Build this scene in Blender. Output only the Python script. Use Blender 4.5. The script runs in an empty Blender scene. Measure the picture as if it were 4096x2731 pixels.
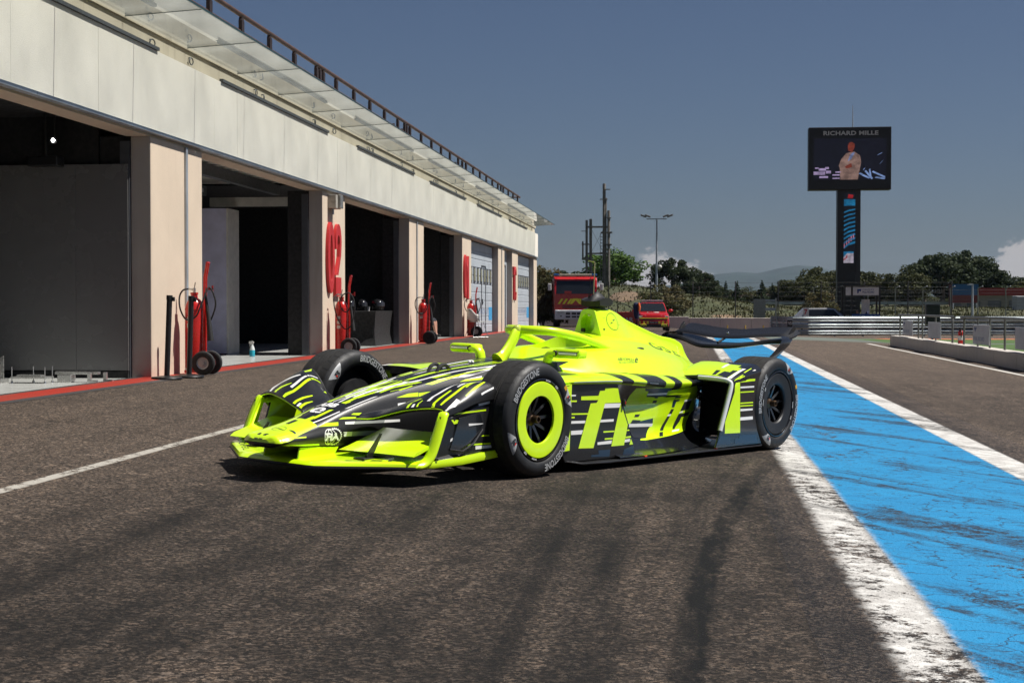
import bpy, bmesh, math, random
import numpy as np
from mathutils import Vector, Matrix, Quaternion
from mathutils.bvhtree import BVHTree
from mathutils.geometry import tessellate_polygon
random.seed(7); np.random.seed(7)
SC = bpy.context.scene
COL = SC.collection
R = math.radians
PI = math.pi

# ------------------------------------------------------------------ camera
SL = 0.035            # cross-fall of the pit lane (rises towards the garages)
CAMH = 1.05
yaw, pit = R(6.5221), R(1.2705)
fw = Vector((-math.sin(yaw)*math.cos(pit), math.cos(yaw)*math.cos(pit), -math.sin(pit)))
rt = Vector((math.cos(yaw), math.sin(yaw), 0)); up = rt.cross(fw)
cd = bpy.data.cameras.new('camera'); cam = bpy.data.objects.new('camera', cd); COL.objects.link(cam)
cam.matrix_world = Matrix(((rt.x, up.x, -fw.x, 0), (rt.y, up.y, -fw.y, 0), (rt.z, up.z, -fw.z, CAMH), (0, 0, 0, 1)))
cd.sensor_width = 36; cd.lens = 54.49; cd.clip_start = 0.1; cd.clip_end = 30000
cd.dof.use_dof = True; cd.dof.focus_distance = 9.6; cd.dof.aperture_fstop = 22
SC.camera = cam

# ------------------------------------------------------------------ sky and sun
SUN = Vector((0.60, 0.05, 1.0)).normalized()
w = bpy.data.worlds.new('World'); SC.world = w; w.use_nodes = True
nt = w.node_tree; nt.nodes.clear()
def N(nt, t, **k):
    n = nt.nodes.new(t)
    for a, v in k.items():
        if hasattr(n, a): setattr(n, a, v)
    return n
def LK(nt, a, b): nt.links.new(a, b)
def VAL(nt, sock, v):
    if hasattr(v, 'is_output'): nt.links.new(v, sock)
    else: sock.default_value = v
def MATH(nt, op, a, b=None, c=None, clamp=False):
    n = nt.nodes.new('ShaderNodeMath'); n.operation = op; n.use_clamp = clamp
    VAL(nt, n.inputs[0], a)
    if b is not None: VAL(nt, n.inputs[1], b)
    if c is not None: VAL(nt, n.inputs[2], c)
    return n.outputs[0]
def SMOOTH(nt, v, lo, hi, a=0.0, b=1.0):
    n = nt.nodes.new('ShaderNodeMapRange'); n.interpolation_type = 'SMOOTHSTEP'
    VAL(nt, n.inputs[0], v); n.inputs[1].default_value = lo; n.inputs[2].default_value = hi
    n.inputs[3].default_value = a; n.inputs[4].default_value = b
    return n.outputs[0]
def MIX(nt, f, a, b):
    n = nt.nodes.new('ShaderNodeMix'); n.data_type = 'RGBA'
    VAL(nt, n.inputs[0], f)
    for s, v in ((n.inputs[6], a), (n.inputs[7], b)):
        if hasattr(v, 'is_output'): nt.links.new(v, s)
        else: s.default_value = (*v[:3], 1)
    return n.outputs[2]
def NOISE(nt, vec, scale, detail=4, rough=.55, dist=0):
    n = nt.nodes.new('ShaderNodeTexNoise'); n.inputs['Scale'].default_value = scale
    n.inputs['Detail'].default_value = detail; n.inputs['Roughness'].default_value = rough
    n.inputs['Distortion'].default_value = dist
    if vec is not None: nt.links.new(vec, n.inputs['Vector'])
    return n.outputs[0]
def SCALEV(nt, vec, s, off=(0, 0, 0)):
    n = nt.nodes.new('ShaderNodeMapping'); nt.links.new(vec, n.inputs[0])
    n.inputs['Scale'].default_value = s; n.inputs['Location'].default_value = off
    return n.outputs[0]
sky = N(nt, 'ShaderNodeTexSky', sky_type='NISHITA', sun_disc=False)
sky.sun_elevation = math.asin(SUN.z); sky.sun_rotation = math.atan2(SUN.x, SUN.y)
sky.altitude = 400; sky.air_density = 1.0; sky.dust_density = 1.0; sky.ozone_density = 2.0
tc = N(nt, 'ShaderNodeTexCoord')
sx = N(nt, 'ShaderNodeSeparateXYZ'); LK(nt, tc.outputs['Generated'], sx.inputs[0])
az = MATH(nt, 'ARCTAN2', sx.outputs[0], sx.outputs[1])       # 0 along the pit lane, + to the right
el = MATH(nt, 'ARCSINE', sx.outputs[2])
# a bank of low fair-weather cumulus along the horizon
cv = N(nt, 'ShaderNodeCombineXYZ'); LK(nt, az, cv.inputs[0]); LK(nt, MATH(nt, 'MULTIPLY', el, 1.6), cv.inputs[1])
big = NOISE(nt, SCALEV(nt, cv.outputs[0], (9, 1, 1), (CLOUD_OFF if 'CLOUD_OFF' in globals() else 0.0, 0, 0)), 1.0, 1, .5)
det = NOISE(nt, cv.outputs[0], 60, 8, .66)
def bump(c, wd):
    d = MATH(nt, 'DIVIDE', MATH(nt, 'SUBTRACT', az, c), wd); return MATH(nt, 'POWER', 2.718, MATH(nt, 'MULTIPLY', MATH(nt, 'MULTIPLY', d, d), -1))
tops = MATH(nt, 'ADD', MATH(nt, 'MULTIPLY', bump(.212, .040), .044), MATH(nt, 'MULTIPLY', bump(-.018, .045), .034))
tops = MATH(nt, 'ADD', tops, MATH(nt, 'MULTIPLY', SMOOTH(nt, MATH(nt, 'ABSOLUTE', az), .5, .8), MATH(nt, 'MULTIPLY', big, .07)))
tops = MATH(nt, 'ADD', tops, MATH(nt, 'MULTIPLY', MATH(nt, 'SUBTRACT', det, .5), .036))
cm = SMOOTH(nt, MATH(nt, 'SUBTRACT', tops, el), -.002, .0035)
cm = MATH(nt, 'MULTIPLY', cm, .78)
hs = N(nt, 'ShaderNodeHueSaturation'); hs.inputs['Saturation'].default_value = 0.92; hs.inputs['Value'].default_value = 0.61
LK(nt, sky.outputs[0], hs.inputs['Color'])
tn = N(nt, 'ShaderNodeVectorMath', operation='MULTIPLY'); LK(nt, hs.outputs[0], tn.inputs[0]); tn.inputs[1].default_value = (.70, .76, .93)
skyc = MIX(nt, cm, tn.outputs[0], (7.2, 6.7, 6.5))
bg = N(nt, 'ShaderNodeBackground'); LK(nt, skyc, bg.inputs[0]); bg.inputs[1].default_value = 0.05
out = N(nt, 'ShaderNodeOutputWorld'); LK(nt, bg.outputs[0], out.inputs[0])
sd = bpy.data.lights.new('sun', 'SUN'); sd.energy = 4.5; sd.angle = R(0.53); sd.color = (1.0, .955, .89)
so = bpy.data.objects.new('sun', sd); COL.objects.link(so); so.rotation_euler = SUN.to_track_quat('Z', 'Y').to_euler(); so.location = (20, 0, 40)
SC.view_settings.view_transform = 'Standard'; SC.view_settings.look = 'None'
SC.view_settings.exposure = 0.6; SC.view_settings.gamma = 1.0; SC.view_settings.use_curve_mapping = False
SC.cycles.volume_bounces = 0; SC.cycles.max_bounces = 6; SC.cycles.transparent_max_bounces = 16
SC.cycles.caustics_reflective = False; SC.cycles.caustics_refractive = False

# ------------------------------------------------------------------ helpers
def sst(a, b, x):
    t = min(1, max(0, (x-a)/(b-a))); return t*t*(3-2*t)
def gz(x, y):         # height of the ground
    return -SL*min(8, max(-6.3, x)) - .35*sst(55, 92, y)
def obj(name, me, m=None, parent=None):
    o = bpy.data.objects.new(name, me); COL.objects.link(o)
    if m is not None:
        for k in (m if isinstance(m, (list, tuple)) else [m]): me.materials.append(k)
    if parent is not None: o.parent = parent
    return o
def tag(o, label, cat, group=None):
    o['label'] = label; o['category'] = cat
    if group: o['group'] = group
    return o
def struct(o): o['kind'] = 'structure'; return o
def thing(name, label, cat, loc=(0, 0, 0), rz=0, group=None):
    o = bpy.data.objects.new(name, None); COL.objects.link(o); o.location = loc; o.rotation_euler = (0, 0, rz)
    o.empty_display_size = .1
    return tag(o, label, cat, group)
def copy_tree(o, parent=None):
    c = o.copy(); COL.objects.link(c); c.parent = parent
    for ch in list(o.children): copy_tree(ch, c)
    return c
class MB:
    def __init__(s): s.v = []; s.f = []; s.mi = []
    def add(s, vs, fs, mi=0):
        n = len(s.v); s.v += [tuple(p) for p in vs]; s.f += [[i+n for i in f] for f in fs]; s.mi += [mi]*len(fs); return s
    def box(s, c, d, M=None, mi=0, b=0.0):
        x, y, z = d[0]/2, d[1]/2, d[2]/2
        if b <= 0:
            vs = [Vector((i*x, j*y, k*z)) for i in (-1, 1) for j in (-1, 1) for k in (-1, 1)]
            fs = [(0, 1, 3, 2), (4, 6, 7, 5), (0, 4, 5, 1), (2, 3, 7, 6), (0, 2, 6, 4), (1, 5, 7, 3)]
        else:
            bm = bmesh.new(); bmesh.ops.create_cube(bm, size=1)
            for v in bm.verts: v.co = Vector((v.co.x*2*x, v.co.y*2*y, v.co.z*2*z))
            bmesh.ops.bevel(bm, geom=bm.edges[:], offset=b, segments=2, profile=.6, affect='EDGES')
            bm.verts.index_update(); vs = [v.co.copy() for v in bm.verts]; fs = [[v.index for v in f.verts] for f in bm.faces]; bm.free()
        c = Vector(c)
        if M is not None: vs = [M @ v for v in vs]
        return s.add([v+c for v in vs], fs, mi)
    def bx(s, x0, x1, y0, y1, z0, z1, mi=0, b=0):
        return s.box(((x0+x1)/2, (y0+y1)/2, (z0+z1)/2), (abs(x1-x0), abs(y1-y0), abs(z1-z0)), mi=mi, b=b)
    def tube(s, pts, r, n=8, cap=True, mi=0, closed=False, sc=(1, 1)):
        pts = [Vector(p) for p in pts]; m = len(pts)
        rs = r if isinstance(r, (list, tuple)) else [r]*m
        T = []
        for i in range(m):
            a = pts[(i-1) % m] if closed else pts[max(0, i-1)]; b = pts[(i+1) % m] if closed else pts[min(m-1, i+1)]
            T.append((b-a).normalized())
        ref = Vector((0, 0, 1)) if abs(T[0].z) < .9 else Vector((1, 0, 0))
        u = T[0].cross(ref).normalized(); vs = []
        for i in range(m):
            u = (u - T[i]*u.dot(T[i])).normalized(); w_ = T[i].cross(u)
            for k in range(n):
                a = 2*PI*k/n; vs.append(pts[i]+(u*math.cos(a)*sc[0]+w_*math.sin(a)*sc[1])*rs[i])
        fs = []
        for i in range(m if closed else m-1):
            j = (i+1) % m
            for k in range(n): fs.append((i*n+k, i*n+(k+1) % n, j*n+(k+1) % n, j*n+k))
        if cap and not closed: fs += [tuple(range(n))[::-1], tuple(range((m-1)*n, m*n))]
        return s.add(vs, fs, mi)
    def cyl(s, a, b, r, n=12, mi=0, r2=None): return s.tube([a, b], [r, r if r2 is None else r2], n, mi=mi)
    def lathe(s, prof, c=(0, 0, 0), axis='z', n=32, mi=0, M=None):
        vs = []; k = len(prof); c = Vector(c)
        for i in range(n):
            a = 2*PI*i/n; ca, sa = math.cos(a), math.sin(a)
            for r, h in prof:
                p = Vector((r*ca, r*sa, h)) if axis == 'z' else (Vector((r*ca, h, r*sa)) if axis == 'y' else Vector((h, r*ca, r*sa)))
                if M is not None: p = M @ p
                vs.append(p+c)
        fs = [(i*k+j, ((i+1) % n)*k+j, ((i+1) % n)*k+j+1, i*k+j+1) for i in range(n) for j in range(k-1)]
        return s.add(vs, fs, mi)
    def grid(s, rows, mi=0, close_u=False, mis=None):
        k = len(rows[0]); n = len(s.v); fs = []
        for i in range(len(rows)-1):
            for j in range(k if close_u else k-1): fs.append((i*k+j, i*k+(j+1) % k, (i+1)*k+(j+1) % k, (i+1)*k+j))
        s.add([p for r in rows for p in r], fs, mi); return s
    def prism(s, poly, vec, mi=0):
        """solid from a planar 3-D polygon and an extrusion vector"""
        p = [Vector(q) for q in poly]; v = Vector(vec); n = len(p)
        tri = tessellate_polygon([p])
        fs = [tuple(t) for t in tri] + [tuple(i+n for i in t[::-1]) for t in tri] + [(i, (i+1) % n, (i+1) % n+n, i+n) for i in range(n)]
        return s.add(p+[q+v for q in p], fs, mi)
    def sphere(s, c, r, n=12, mi=0, sc=(1, 1, 1)):
        prof = [(math.sin(PI*i/n)*r, -math.cos(PI*i/n)*r) for i in range(n+1)]
        k = len(s.v); s.lathe(prof, (0, 0, 0), 'z', n*2, mi)
        for i in range(k, len(s.v)): p = s.v[i]; s.v[i] = (p[0]*sc[0]+c[0], p[1]*sc[1]+c[1], p[2]*sc[2]+c[2])
        return s
    def mesh(s, name='m', smooth=None):
        me = bpy.data.meshes.new(name); me.from_pydata(s.v, [], s.f); 
        if max(s.mi, default=0) > 0: me.polygons.foreach_set('material_index', s.mi)
        bm = bmesh.new(); bm.from_mesh(me); bmesh.ops.remove_doubles(bm, verts=bm.verts, dist=1e-5)
        bmesh.ops.recalc_face_normals(bm, faces=bm.faces)
        if smooth is not None:
            for f in bm.faces: f.smooth = True
            for e in bm.edges:
                if len(e.link_faces) == 2 and e.calc_face_angle(0) > R(smooth): e.smooth = False
        bm.to_mesh(me); bm.free(); me.update(); return me
    def build(s, name, m=None, parent=None, smooth=None, bevel=0):
        o = obj(name, s.mesh(name, smooth), m, parent)
        if bevel:
            md = o.modifiers.new('b', 'BEVEL'); md.width = bevel; md.segments = 2; md.limit_method = 'ANGLE'; md.angle_limit = R(40)
        return o
def catmull(pts, n):
    """open Catmull-Rom through 2/3-D points, n samples per span"""
    P = [np.array(p, float) for p in pts]; out = []
    for i in range(len(P)-1):
        a = P[i-1] if i > 0 else 2*P[i]-P[i+1]; b, c = P[i], P[i+1]; d = P[i+2] if i+2 < len(P) else 2*P[i+1]-P[i]
        for k in range(n):
            t = k/n; out.append(.5*((2*b)+(-a+c)*t+(2*a-5*b+4*c-d)*t*t+(-a+3*b-3*c+d)*t**3))
    out.append(P[-1]); return out
def text_mb(txt, size=1.0, bold=0.0, sx=1.0, shear=0.0, spacing=1.0, res=3):
    """flat text as (verts2d, faces), origin at its lower left corner"""
    cu = bpy.data.curves.new('t', 'FONT'); cu.body = txt; cu.size = size; cu.offset = bold; cu.shear = shear; cu.space_character = spacing
    cu.resolution_u = res; cu.fill_mode = 'FRONT'
    o = bpy.data.objects.new('t', cu); COL.objects.link(o)
    dg = bpy.context.evaluated_depsgraph_get(); me = o.evaluated_get(dg).to_mesh()
    v = np.array([tuple(p.co) for p in me.vertices]); f = [list(p.vertices) for p in me.polygons]
    o.evaluated_get(dg).to_mesh_clear(); bpy.data.objects.remove(o); bpy.data.curves.remove(cu)
    v = v[:, :2]; v[:, 0] -= v[:, 0].min(); v[:, 1] -= v[:, 1].min(); v[:, 0] *= sx
    return v, f
def place_text(mb, txt, origin, ux, uy, height, width=None, align='l', mi=0, **k):
    v, f = text_mb(txt, **k); h = v[:, 1].max(); wd = v[:, 0].max()
    s = height/h; sxx = s if width is None else width/wd
    ox = {'l': 0, 'c': -wd*sxx/2, 'r': -wd*sxx}[align]
    o, a, b = Vector(origin), Vector(ux), Vector(uy)
    return mb.add([o+a*(x*sxx+ox)+b*(y*s) for x, y in v], f, mi)

# ------------------------------------------------------------------ materials
MATS = {}
def pmat(name, col, rough=.5, metal=0., var=.12, vs=6., bump=0., bs=60., coat=0., spec=.5, emit=None, es=1., trans=0., alpha=1., dirt=0.):
    if name in MATS: return MATS[name]
    m = bpy.data.materials.new(name); m.use_nodes = True; nt = m.node_tree; p = nt.nodes['Principled BSDF']; MATS[name] = m
    tc = N(nt, 'ShaderNodeTexCoord'); o = tc.outputs['Object']
    c = (*col, 1)
    if var > 0:
        n1 = NOISE(nt, o, vs, 5, .6); f = SMOOTH(nt, n1, .3, .7, 1-var, 1+var*.6)
        mu = N(nt, 'ShaderNodeVectorMath', operation='SCALE'); mu.inputs[0].default_value = col; LK(nt, f, mu.inputs['Scale'])
        base = mu.outputs[0]
        if dirt > 0:
            d = SMOOTH(nt, NOISE(nt, SCALEV(nt, o, (1, 1, .25)), vs*1.7, 6, .65), .5, .75, 0, dirt); base = MIX(nt, d, base, [x*.35+.02 for x in col])
        LK(nt, base, p.inputs['Base Color'])
        LK(nt, SMOOTH(nt, NOISE(nt, o, vs*3, 4), .3, .7, max(.02, rough*.85), min(1, rough*1.15)), p.inputs['Roughness'])
    else:
        p.inputs['Base Color'].default_value = c; p.inputs['Roughness'].default_value = rough
    p.inputs['Metallic'].default_value = metal; p.inputs['Specular IOR Level'].default_value = spec
    p.inputs['Coat Weight'].default_value = coat; p.inputs['Coat Roughness'].default_value = .03
    if bump > 0:
        b = N(nt, 'ShaderNodeBump'); b.inputs['Strength'].default_value = bump; b.inputs['Distance'].default_value = .01
        LK(nt, NOISE(nt, o, bs, 4), b.inputs['Height']); LK(nt, b.outputs[0], p.inputs['Normal'])
    if emit: p.inputs['Emission Color'].default_value = (*emit, 1); p.inputs['Emission Strength'].default_value = es
    if trans: p.inputs['Transmission Weight'].default_value = trans
    if alpha < 1: p.inputs['Alpha'].default_value = alpha
    return m
def glassmat(name, tint=(.8, .9, .86), refl=.12, rough=.02):
    if name in MATS: return MATS[name]
    m = bpy.data.materials.new(name); m.use_nodes = True; nt = m.node_tree; nt.nodes.clear(); MATS[name] = m
    t = N(nt, 'ShaderNodeBsdfTransparent'); t.inputs[0].default_value = (*tint, 1)
    g = N(nt, 'ShaderNodeBsdfGlossy'); g.inputs['Roughness'].default_value = rough
    fr = N(nt, 'ShaderNodeFresnel'); fr.inputs[0].default_value = 1.45
    mx = N(nt, 'ShaderNodeMixShader'); LK(nt, MATH(nt, 'ADD', fr.outputs[0], refl-.04, clamp=True), mx.inputs[0]); LK(nt, t.outputs[0], mx.inputs[1]); LK(nt, g.outputs[0], mx.inputs[2])
    # dust film
    d = N(nt, 'ShaderNodeBsdfDiffuse'); d.inputs[0].default_value = (.80, .84, .80, 1)
    tr = N(nt, 'ShaderNodeBsdfTranslucent'); tr.inputs[0].default_value = (.86, .90, .86, 1)
    ad = N(nt, 'ShaderNodeMixShader'); ad.inputs[0].default_value = .7; LK(nt, d.outputs[0], ad.inputs[1]); LK(nt, tr.outputs[0], ad.inputs[2])
    tc = N(nt, 'ShaderNodeTexCoord')
    m2 = N(nt, 'ShaderNodeMixShader'); LK(nt, SMOOTH(nt, NOISE(nt, tc.outputs['Object'], 1.3, 5, .6),  .3, .75, .06, .17), m2.inputs[0])
    LK(nt, mx.outputs[0], m2.inputs[1]); LK(nt, ad.outputs[0], m2.inputs[2])
    o = N(nt, 'ShaderNodeOutputMaterial'); LK(nt, m2.outputs[0], o.inputs[0]); return m
# ================================================================== GROUND
def asphalt_nodes(nt):
    g = N(nt, 'ShaderNodeNewGeometry'); P = g.outputs['Position']
    vo = N(nt, 'ShaderNodeTexVoronoi'); vo.inputs['Scale'].default_value = 52; LK(nt, P, vo.inputs['Vector'])
    sp = N(nt, 'ShaderNodeSeparateColor'); LK(nt, vo.outputs['Color'], sp.inputs[0])
    vo2 = N(nt, 'ShaderNodeTexVoronoi'); vo2.inputs['Scale'].default_value = 125; LK(nt, P, vo2.inputs['Vector'])
    sp2 = N(nt, 'ShaderNodeSeparateColor'); LK(nt, vo2.outputs['Color'], sp2.inputs[0])
    grain = MATH(nt, 'POWER', sp.outputs[0], 1.6)
    n40 = SMOOTH(nt, NOISE(nt, P, 52, 2, .75), .47, .60); n15 = SMOOTH(nt, NOISE(nt, SCALEV(nt, P, (1, .8, 1)), 13, 5, .75), .36, .66)
    grain = MATH(nt, 'ADD', MATH(nt, 'MULTIPLY', grain, .32), MATH(nt, 'ADD', MATH(nt, 'MULTIPLY', MATH(nt, 'POWER', sp2.outputs[1], 2.0), .22), MATH(nt, 'MULTIPLY', MATH(nt, 'MULTIPLY', n40, MATH(nt, 'ADD', .35, n15)), 1.0)))
    big = NOISE(nt, P, .55, 5, .6); mid = NOISE(nt, P, 5.5, 5, .62)
    streak = NOISE(nt, SCALEV(nt, P, (2.6, .10, 1)), 1.0, 3, .55, .35)     # tyre tracks along the lane
    streak2 = NOISE(nt, SCALEV(nt, P, (7.5, .16, 1), (3, 0, 0)), 1.0, 3, .5, .3)
    s = N(nt, 'ShaderNodeSeparateXYZ'); LK(nt, P, s.inputs[0])
    # two darker rubber bands that swing out of the fast lane
    def band(c2, c1, c0, w, amt):
        xc = MATH(nt, 'ADD', MATH(nt, 'ADD', MATH(nt, 'MULTIPLY', MATH(nt, 'MULTIPLY', s.outputs[1], s.outputs[1]), c2), MATH(nt, 'MULTIPLY', s.outputs[1], c1)), c0)
        d = MATH(nt, 'ABSOLUTE', MATH(nt, 'SUBTRACT', MATH(nt, 'ADD', s.outputs[0], MATH(nt, 'MULTIPLY', MATH(nt, 'SUBTRACT', mid, .5), .10)), xc))
        return MATH(nt, 'MULTIPLY', SMOOTH(nt, d, w*.45, w, 1, 0), amt)
    bands = band(.0100, -.0628, .0745, .075, 1.0)
    for q in ((-.0007, .0297, -.469, .07, .38), (.0017, -.0295, -.451, .05, .42), (-.0242, .364, -2.672, .09, .3), (.0105, -.0628, -.16, .04, .30)): bands = MATH(nt, 'MAXIMUM', bands, band(*q))
    bands = MATH(nt, 'MULTIPLY', bands, SMOOTH(nt, NOISE(nt, SCALEV(nt, P, (5, 1.4, 1)), 2.2, 5, .7), .30, .58, .25, 1.0))
    blot = SMOOTH(nt, NOISE(nt, SCALEV(nt, P, (1, .55, 1)), 2.6, 7, .74, .4), .47, .60)
    lane = SMOOTH(nt, s.outputs[0], -3.6, -2.2)                               # busy side of the lane is darker
    lane = MATH(nt, 'MULTIPLY', lane, SMOOTH(nt, s.outputs[1], 40, 15))
    right = SMOOTH(nt, s.outputs[0], 2.2, 2.9)
    f = MATH(nt, 'ADD', MATH(nt, 'MULTIPLY', SMOOTH(nt, streak, .38, .62), .24), MATH(nt, 'MULTIPLY', SMOOTH(nt, streak2, .4, .66), .13))
    f = MATH(nt, 'ADD', f, MATH(nt, 'MULTIPLY', SMOOTH(nt, big, .35, .7), .25))
    lum = MATH(nt, 'SUBTRACT', .86, MATH(nt, 'MULTIPLY', f, MATH(nt, 'ADD', .32, MATH(nt, 'MULTIPLY', lane, .48))))
    lum = MATH(nt, 'SUBTRACT', lum, MATH(nt, 'MULTIPLY', lane, .23))
    lum = MATH(nt, 'SUBTRACT', lum, MATH(nt, 'MULTIPLY', bands, MATH(nt, 'MULTIPLY', .42, SMOOTH(nt, s.outputs[1], 13, 9))))
    lum = MATH(nt, 'MULTIPLY', lum, MATH(nt, 'SUBTRACT', 1, MATH(nt, 'MULTIPLY', blot, MATH(nt, 'ADD', .16, MATH(nt, 'MULTIPLY', lane, .26)))))
    lum = MATH(nt, 'ADD', lum, MATH(nt, 'MULTIPLY', right, .30))
    lum = MATH(nt, 'MULTIPLY', lum, MATH(nt, 'ADD', .82, MATH(nt, 'MULTIPLY', mid, .36)))
    lum = MATH(nt, 'MULTIPLY', lum, MATH(nt, 'ADD', .09, MATH(nt, 'MULTIPLY', grain, 2.15)))
    # fine cracks
    cr = N(nt, 'ShaderNodeTexVoronoi'); cr.feature = 'DISTANCE_TO_EDGE'; cr.inputs['Scale'].default_value = .42
    wv = N(nt, 'ShaderNodeVectorMath', operation='ADD'); LK(nt, P, wv.inputs[0])
    nz = N(nt, 'ShaderNodeTexNoise'); nz.inputs['Scale'].default_value = 2.2; LK(nt, P, nz.inputs['Vector'])
    nsc = N(nt, 'ShaderNodeVectorMath', operation='SCALE'); LK(nt, nz.outputs['Color'], nsc.inputs[0]); nsc.inputs['Scale'].default_value = .8
    LK(nt, nsc.outputs[0], wv.inputs[1]); LK(nt, wv.outputs[0], cr.inputs['Vector'])
    crk = MATH(nt, 'MULTIPLY', SMOOTH(nt, cr.outputs['Distance'], .004, .012, 1, 0), SMOOTH(nt, big, .45, .6))
    lum = MATH(nt, 'MULTIPLY', lum, MATH(nt, 'SUBTRACT', 1, MATH(nt, 'MULTIPLY', crk, .45)))
    tint = MIX(nt, sp.outputs[2], (.088, .063, .045), (.072, .057, .046))
    mu = N(nt, 'ShaderNodeVectorMath', operation='SCALE'); LK(nt, tint, mu.inputs[0]); LK(nt, lum, mu.inputs['Scale'])
    b = N(nt, 'ShaderNodeBump'); b.inputs['Strength'].default_value = .55; b.inputs['Distance'].default_value = .006
    LK(nt, MATH(nt, 'ADD', grain, MATH(nt, 'MULTIPLY', mid, .6)), b.inputs['Height'])
    return dict(P=P, X=s.outputs[0], Y=s.outputs[1], col=mu.outputs[0], bump=b.outputs[0], grain=grain, mid=mid, big=big, streak=streak)
def ground_mat(name, kind=None):
    m = bpy.data.materials.new(name); m.use_nodes = True; nt = m.node_tree; p = nt.nodes['Principled BSDF']
    a = asphalt_nodes(nt); col = a['col']; rough = .86
    P = a['P']
    if kind:
        wear1 = NOISE(nt, P, 14, 6, .72); wear2 = NOISE(nt, SCALEV(nt, P, (1.2, .5, 1)), 1.1, 4, .6, .8); fine = NOISE(nt, P, 75, 4, .7)
        # scuff marks that wander diagonally over the paint
        sq = N(nt, 'ShaderNodeCombineXYZ'); LK(nt, MATH(nt, 'ADD', a['Y'], MATH(nt, 'MULTIPLY', a['X'], 1.35)), sq.inputs[0]); LK(nt, MATH(nt, 'MULTIPLY', MATH(nt, 'SUBTRACT', a['X'], MATH(nt, 'MULTIPLY', a['Y'], .3)), .28), sq.inputs[1])
        rub = NOISE(nt, sq.outputs[0], 1.15, 5, .62, .35)
        ck = N(nt, 'ShaderNodeTexVoronoi'); ck.feature = 'DISTANCE_TO_EDGE'; ck.inputs['Scale'].default_value = 5.5
        wq = N(nt, 'ShaderNodeVectorMath', operation='ADD'); nq = N(nt, 'ShaderNodeTexNoise'); nq.inputs['Scale'].default_value = 7; LK(nt, P, nq.inputs['Vector']); nk = N(nt, 'ShaderNodeVectorMath', operation='SCALE'); LK(nt, nq.outputs['Color'], nk.inputs[0]); nk.inputs['Scale'].default_value = .22; LK(nt, SCALEV(nt, P, (.75, 1, 1)), wq.inputs[0]); LK(nt, nk.outputs[0], wq.inputs[1]); LK(nt, wq.outputs[0], ck.inputs['Vector'])
        cracks = MATH(nt, 'MULTIPLY', SMOOTH(nt, ck.outputs['Distance'], .012, .035, 1, 0), SMOOTH(nt, wear2, .42, .56))
        def mask(lo, hi, edge, thr):
            X = MATH(nt, 'ADD', a['X'], MATH(nt, 'MULTIPLY', MATH(nt, 'SUBTRACT', wear1, .5), edge*2.2))
            d = MATH(nt, 'MULTIPLY', SMOOTH(nt, X, lo-edge, lo+edge), SMOOTH(nt, X, hi-edge, hi+edge, 1, 0))
            t = MATH(nt, 'ADD', MATH(nt, 'MULTIPLY', wear1, .55), MATH(nt, 'ADD', MATH(nt, 'MULTIPLY', wear2, .40), MATH(nt, 'MULTIPLY', fine, .30)))
            return MATH(nt, 'MULTIPLY', d, SMOOTH(nt, t, thr, thr+.07))
        if kind == 'strip':
            blue = MIX(nt, SMOOTH(nt, NOISE(nt, P, 2.3, 5, .6), .35, .7), (.018, .228, .46), (.014, .195, .41))
            mb_ = mask(.855, 2.16, .012, .50)
            # dark scuffs on the blue
            sc_ = SMOOTH(nt, MATH(nt, 'ADD', rub, SMOOTH(nt, a['Y'], 12, 4, 0, .045)), .52, .61, 0, .97); blue = MIX(nt, MATH(nt, 'MULTIPLY', cracks, .75), blue, (.02, .035, .06))
            blue = MIX(nt, MATH(nt, 'MULTIPLY', sc_, SMOOTH(nt, MATH(nt, 'ADD', MATH(nt, 'MULTIPLY', fine, .4), MATH(nt, 'MULTIPLY', wear1, .6)), .40, .56)), blue, (.020, .022, .030))
            col = MIX(nt, mb_, col, blue)
            mw = mask(.635, .855, .036, .56)
            white = MIX(nt, SMOOTH(nt, NOISE(nt, P, 9, 5, .65), .42, .62), (.46, .445, .42), (.64, .63, .60))
            white = MIX(nt, MATH(nt, 'MULTIPLY', SMOOTH(nt, rub, .53, .62, 0, .95), SMOOTH(nt, wear1, .38, .56)), white, (.05, .048, .045))
            col = MIX(nt, mw, col, white)
            mr = mask(2.16, 2.41, .016, .47)
            col = MIX(nt, mr, col, MIX(nt, SMOOTH(nt, rub, .55, .7, 0, .5), white, (.25, .24, .22)))
            rough = .62
        elif kind == 'line':
            col = MIX(nt, mask(-3.50, -3.415, .010, .55), col, (.36, .34, .30))
        elif kind == 'red':
            col = MIX(nt, mask(-6.40, -6.05, .008, .47), (.06, .055, .055), MIX(nt, SMOOTH(nt, wear2, .4, .7), (.33, .030, .018), (.27, .045, .030)))
            rough = .5
        elif kind == 'edge':
            col = MIX(nt, mask(6.08, 6.26, .015, .50), col, (.48, .46, .42))
        elif kind == 'green':
            col = MIX(nt, SMOOTH(nt, wear2, .2, .5, .55, .85), col, (.135, .160, .140))
    LK(nt, col, p.inputs['Base Color']); p.inputs['Roughness'].default_value = rough; p.inputs['Specular IOR Level'].default_value = .28; LK(nt, a['bump'], p.inputs['Normal'])
    return m
def sheet(name, xs, ys, dz, m, zf=gz):
    mb = MB(); mb.grid([[(x, y, zf(x, y)+dz) for x in xs] for y in ys]); o = mb.build(name, m, smooth=30); return struct(o)
XS = [-6.3, -3, 0, 3, 6, 8, 14, 30, 60, 120]
YS = [-12, -4, 4, 12, 20, 30, 40, 50, 55, 60, 65, 70, 75, 80, 85, 92, 100, 108]
A = ground_mat('asphalt')
sheet('pit_lane', XS, YS, 0, A)
sheet('apron', [-60, -30, -12, -6.3], [64.2]+YS[YS.index(65):], 0, A)
YR = lambda a, b: [a]+[y for y in YS if a < y < b]+[b]
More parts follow.
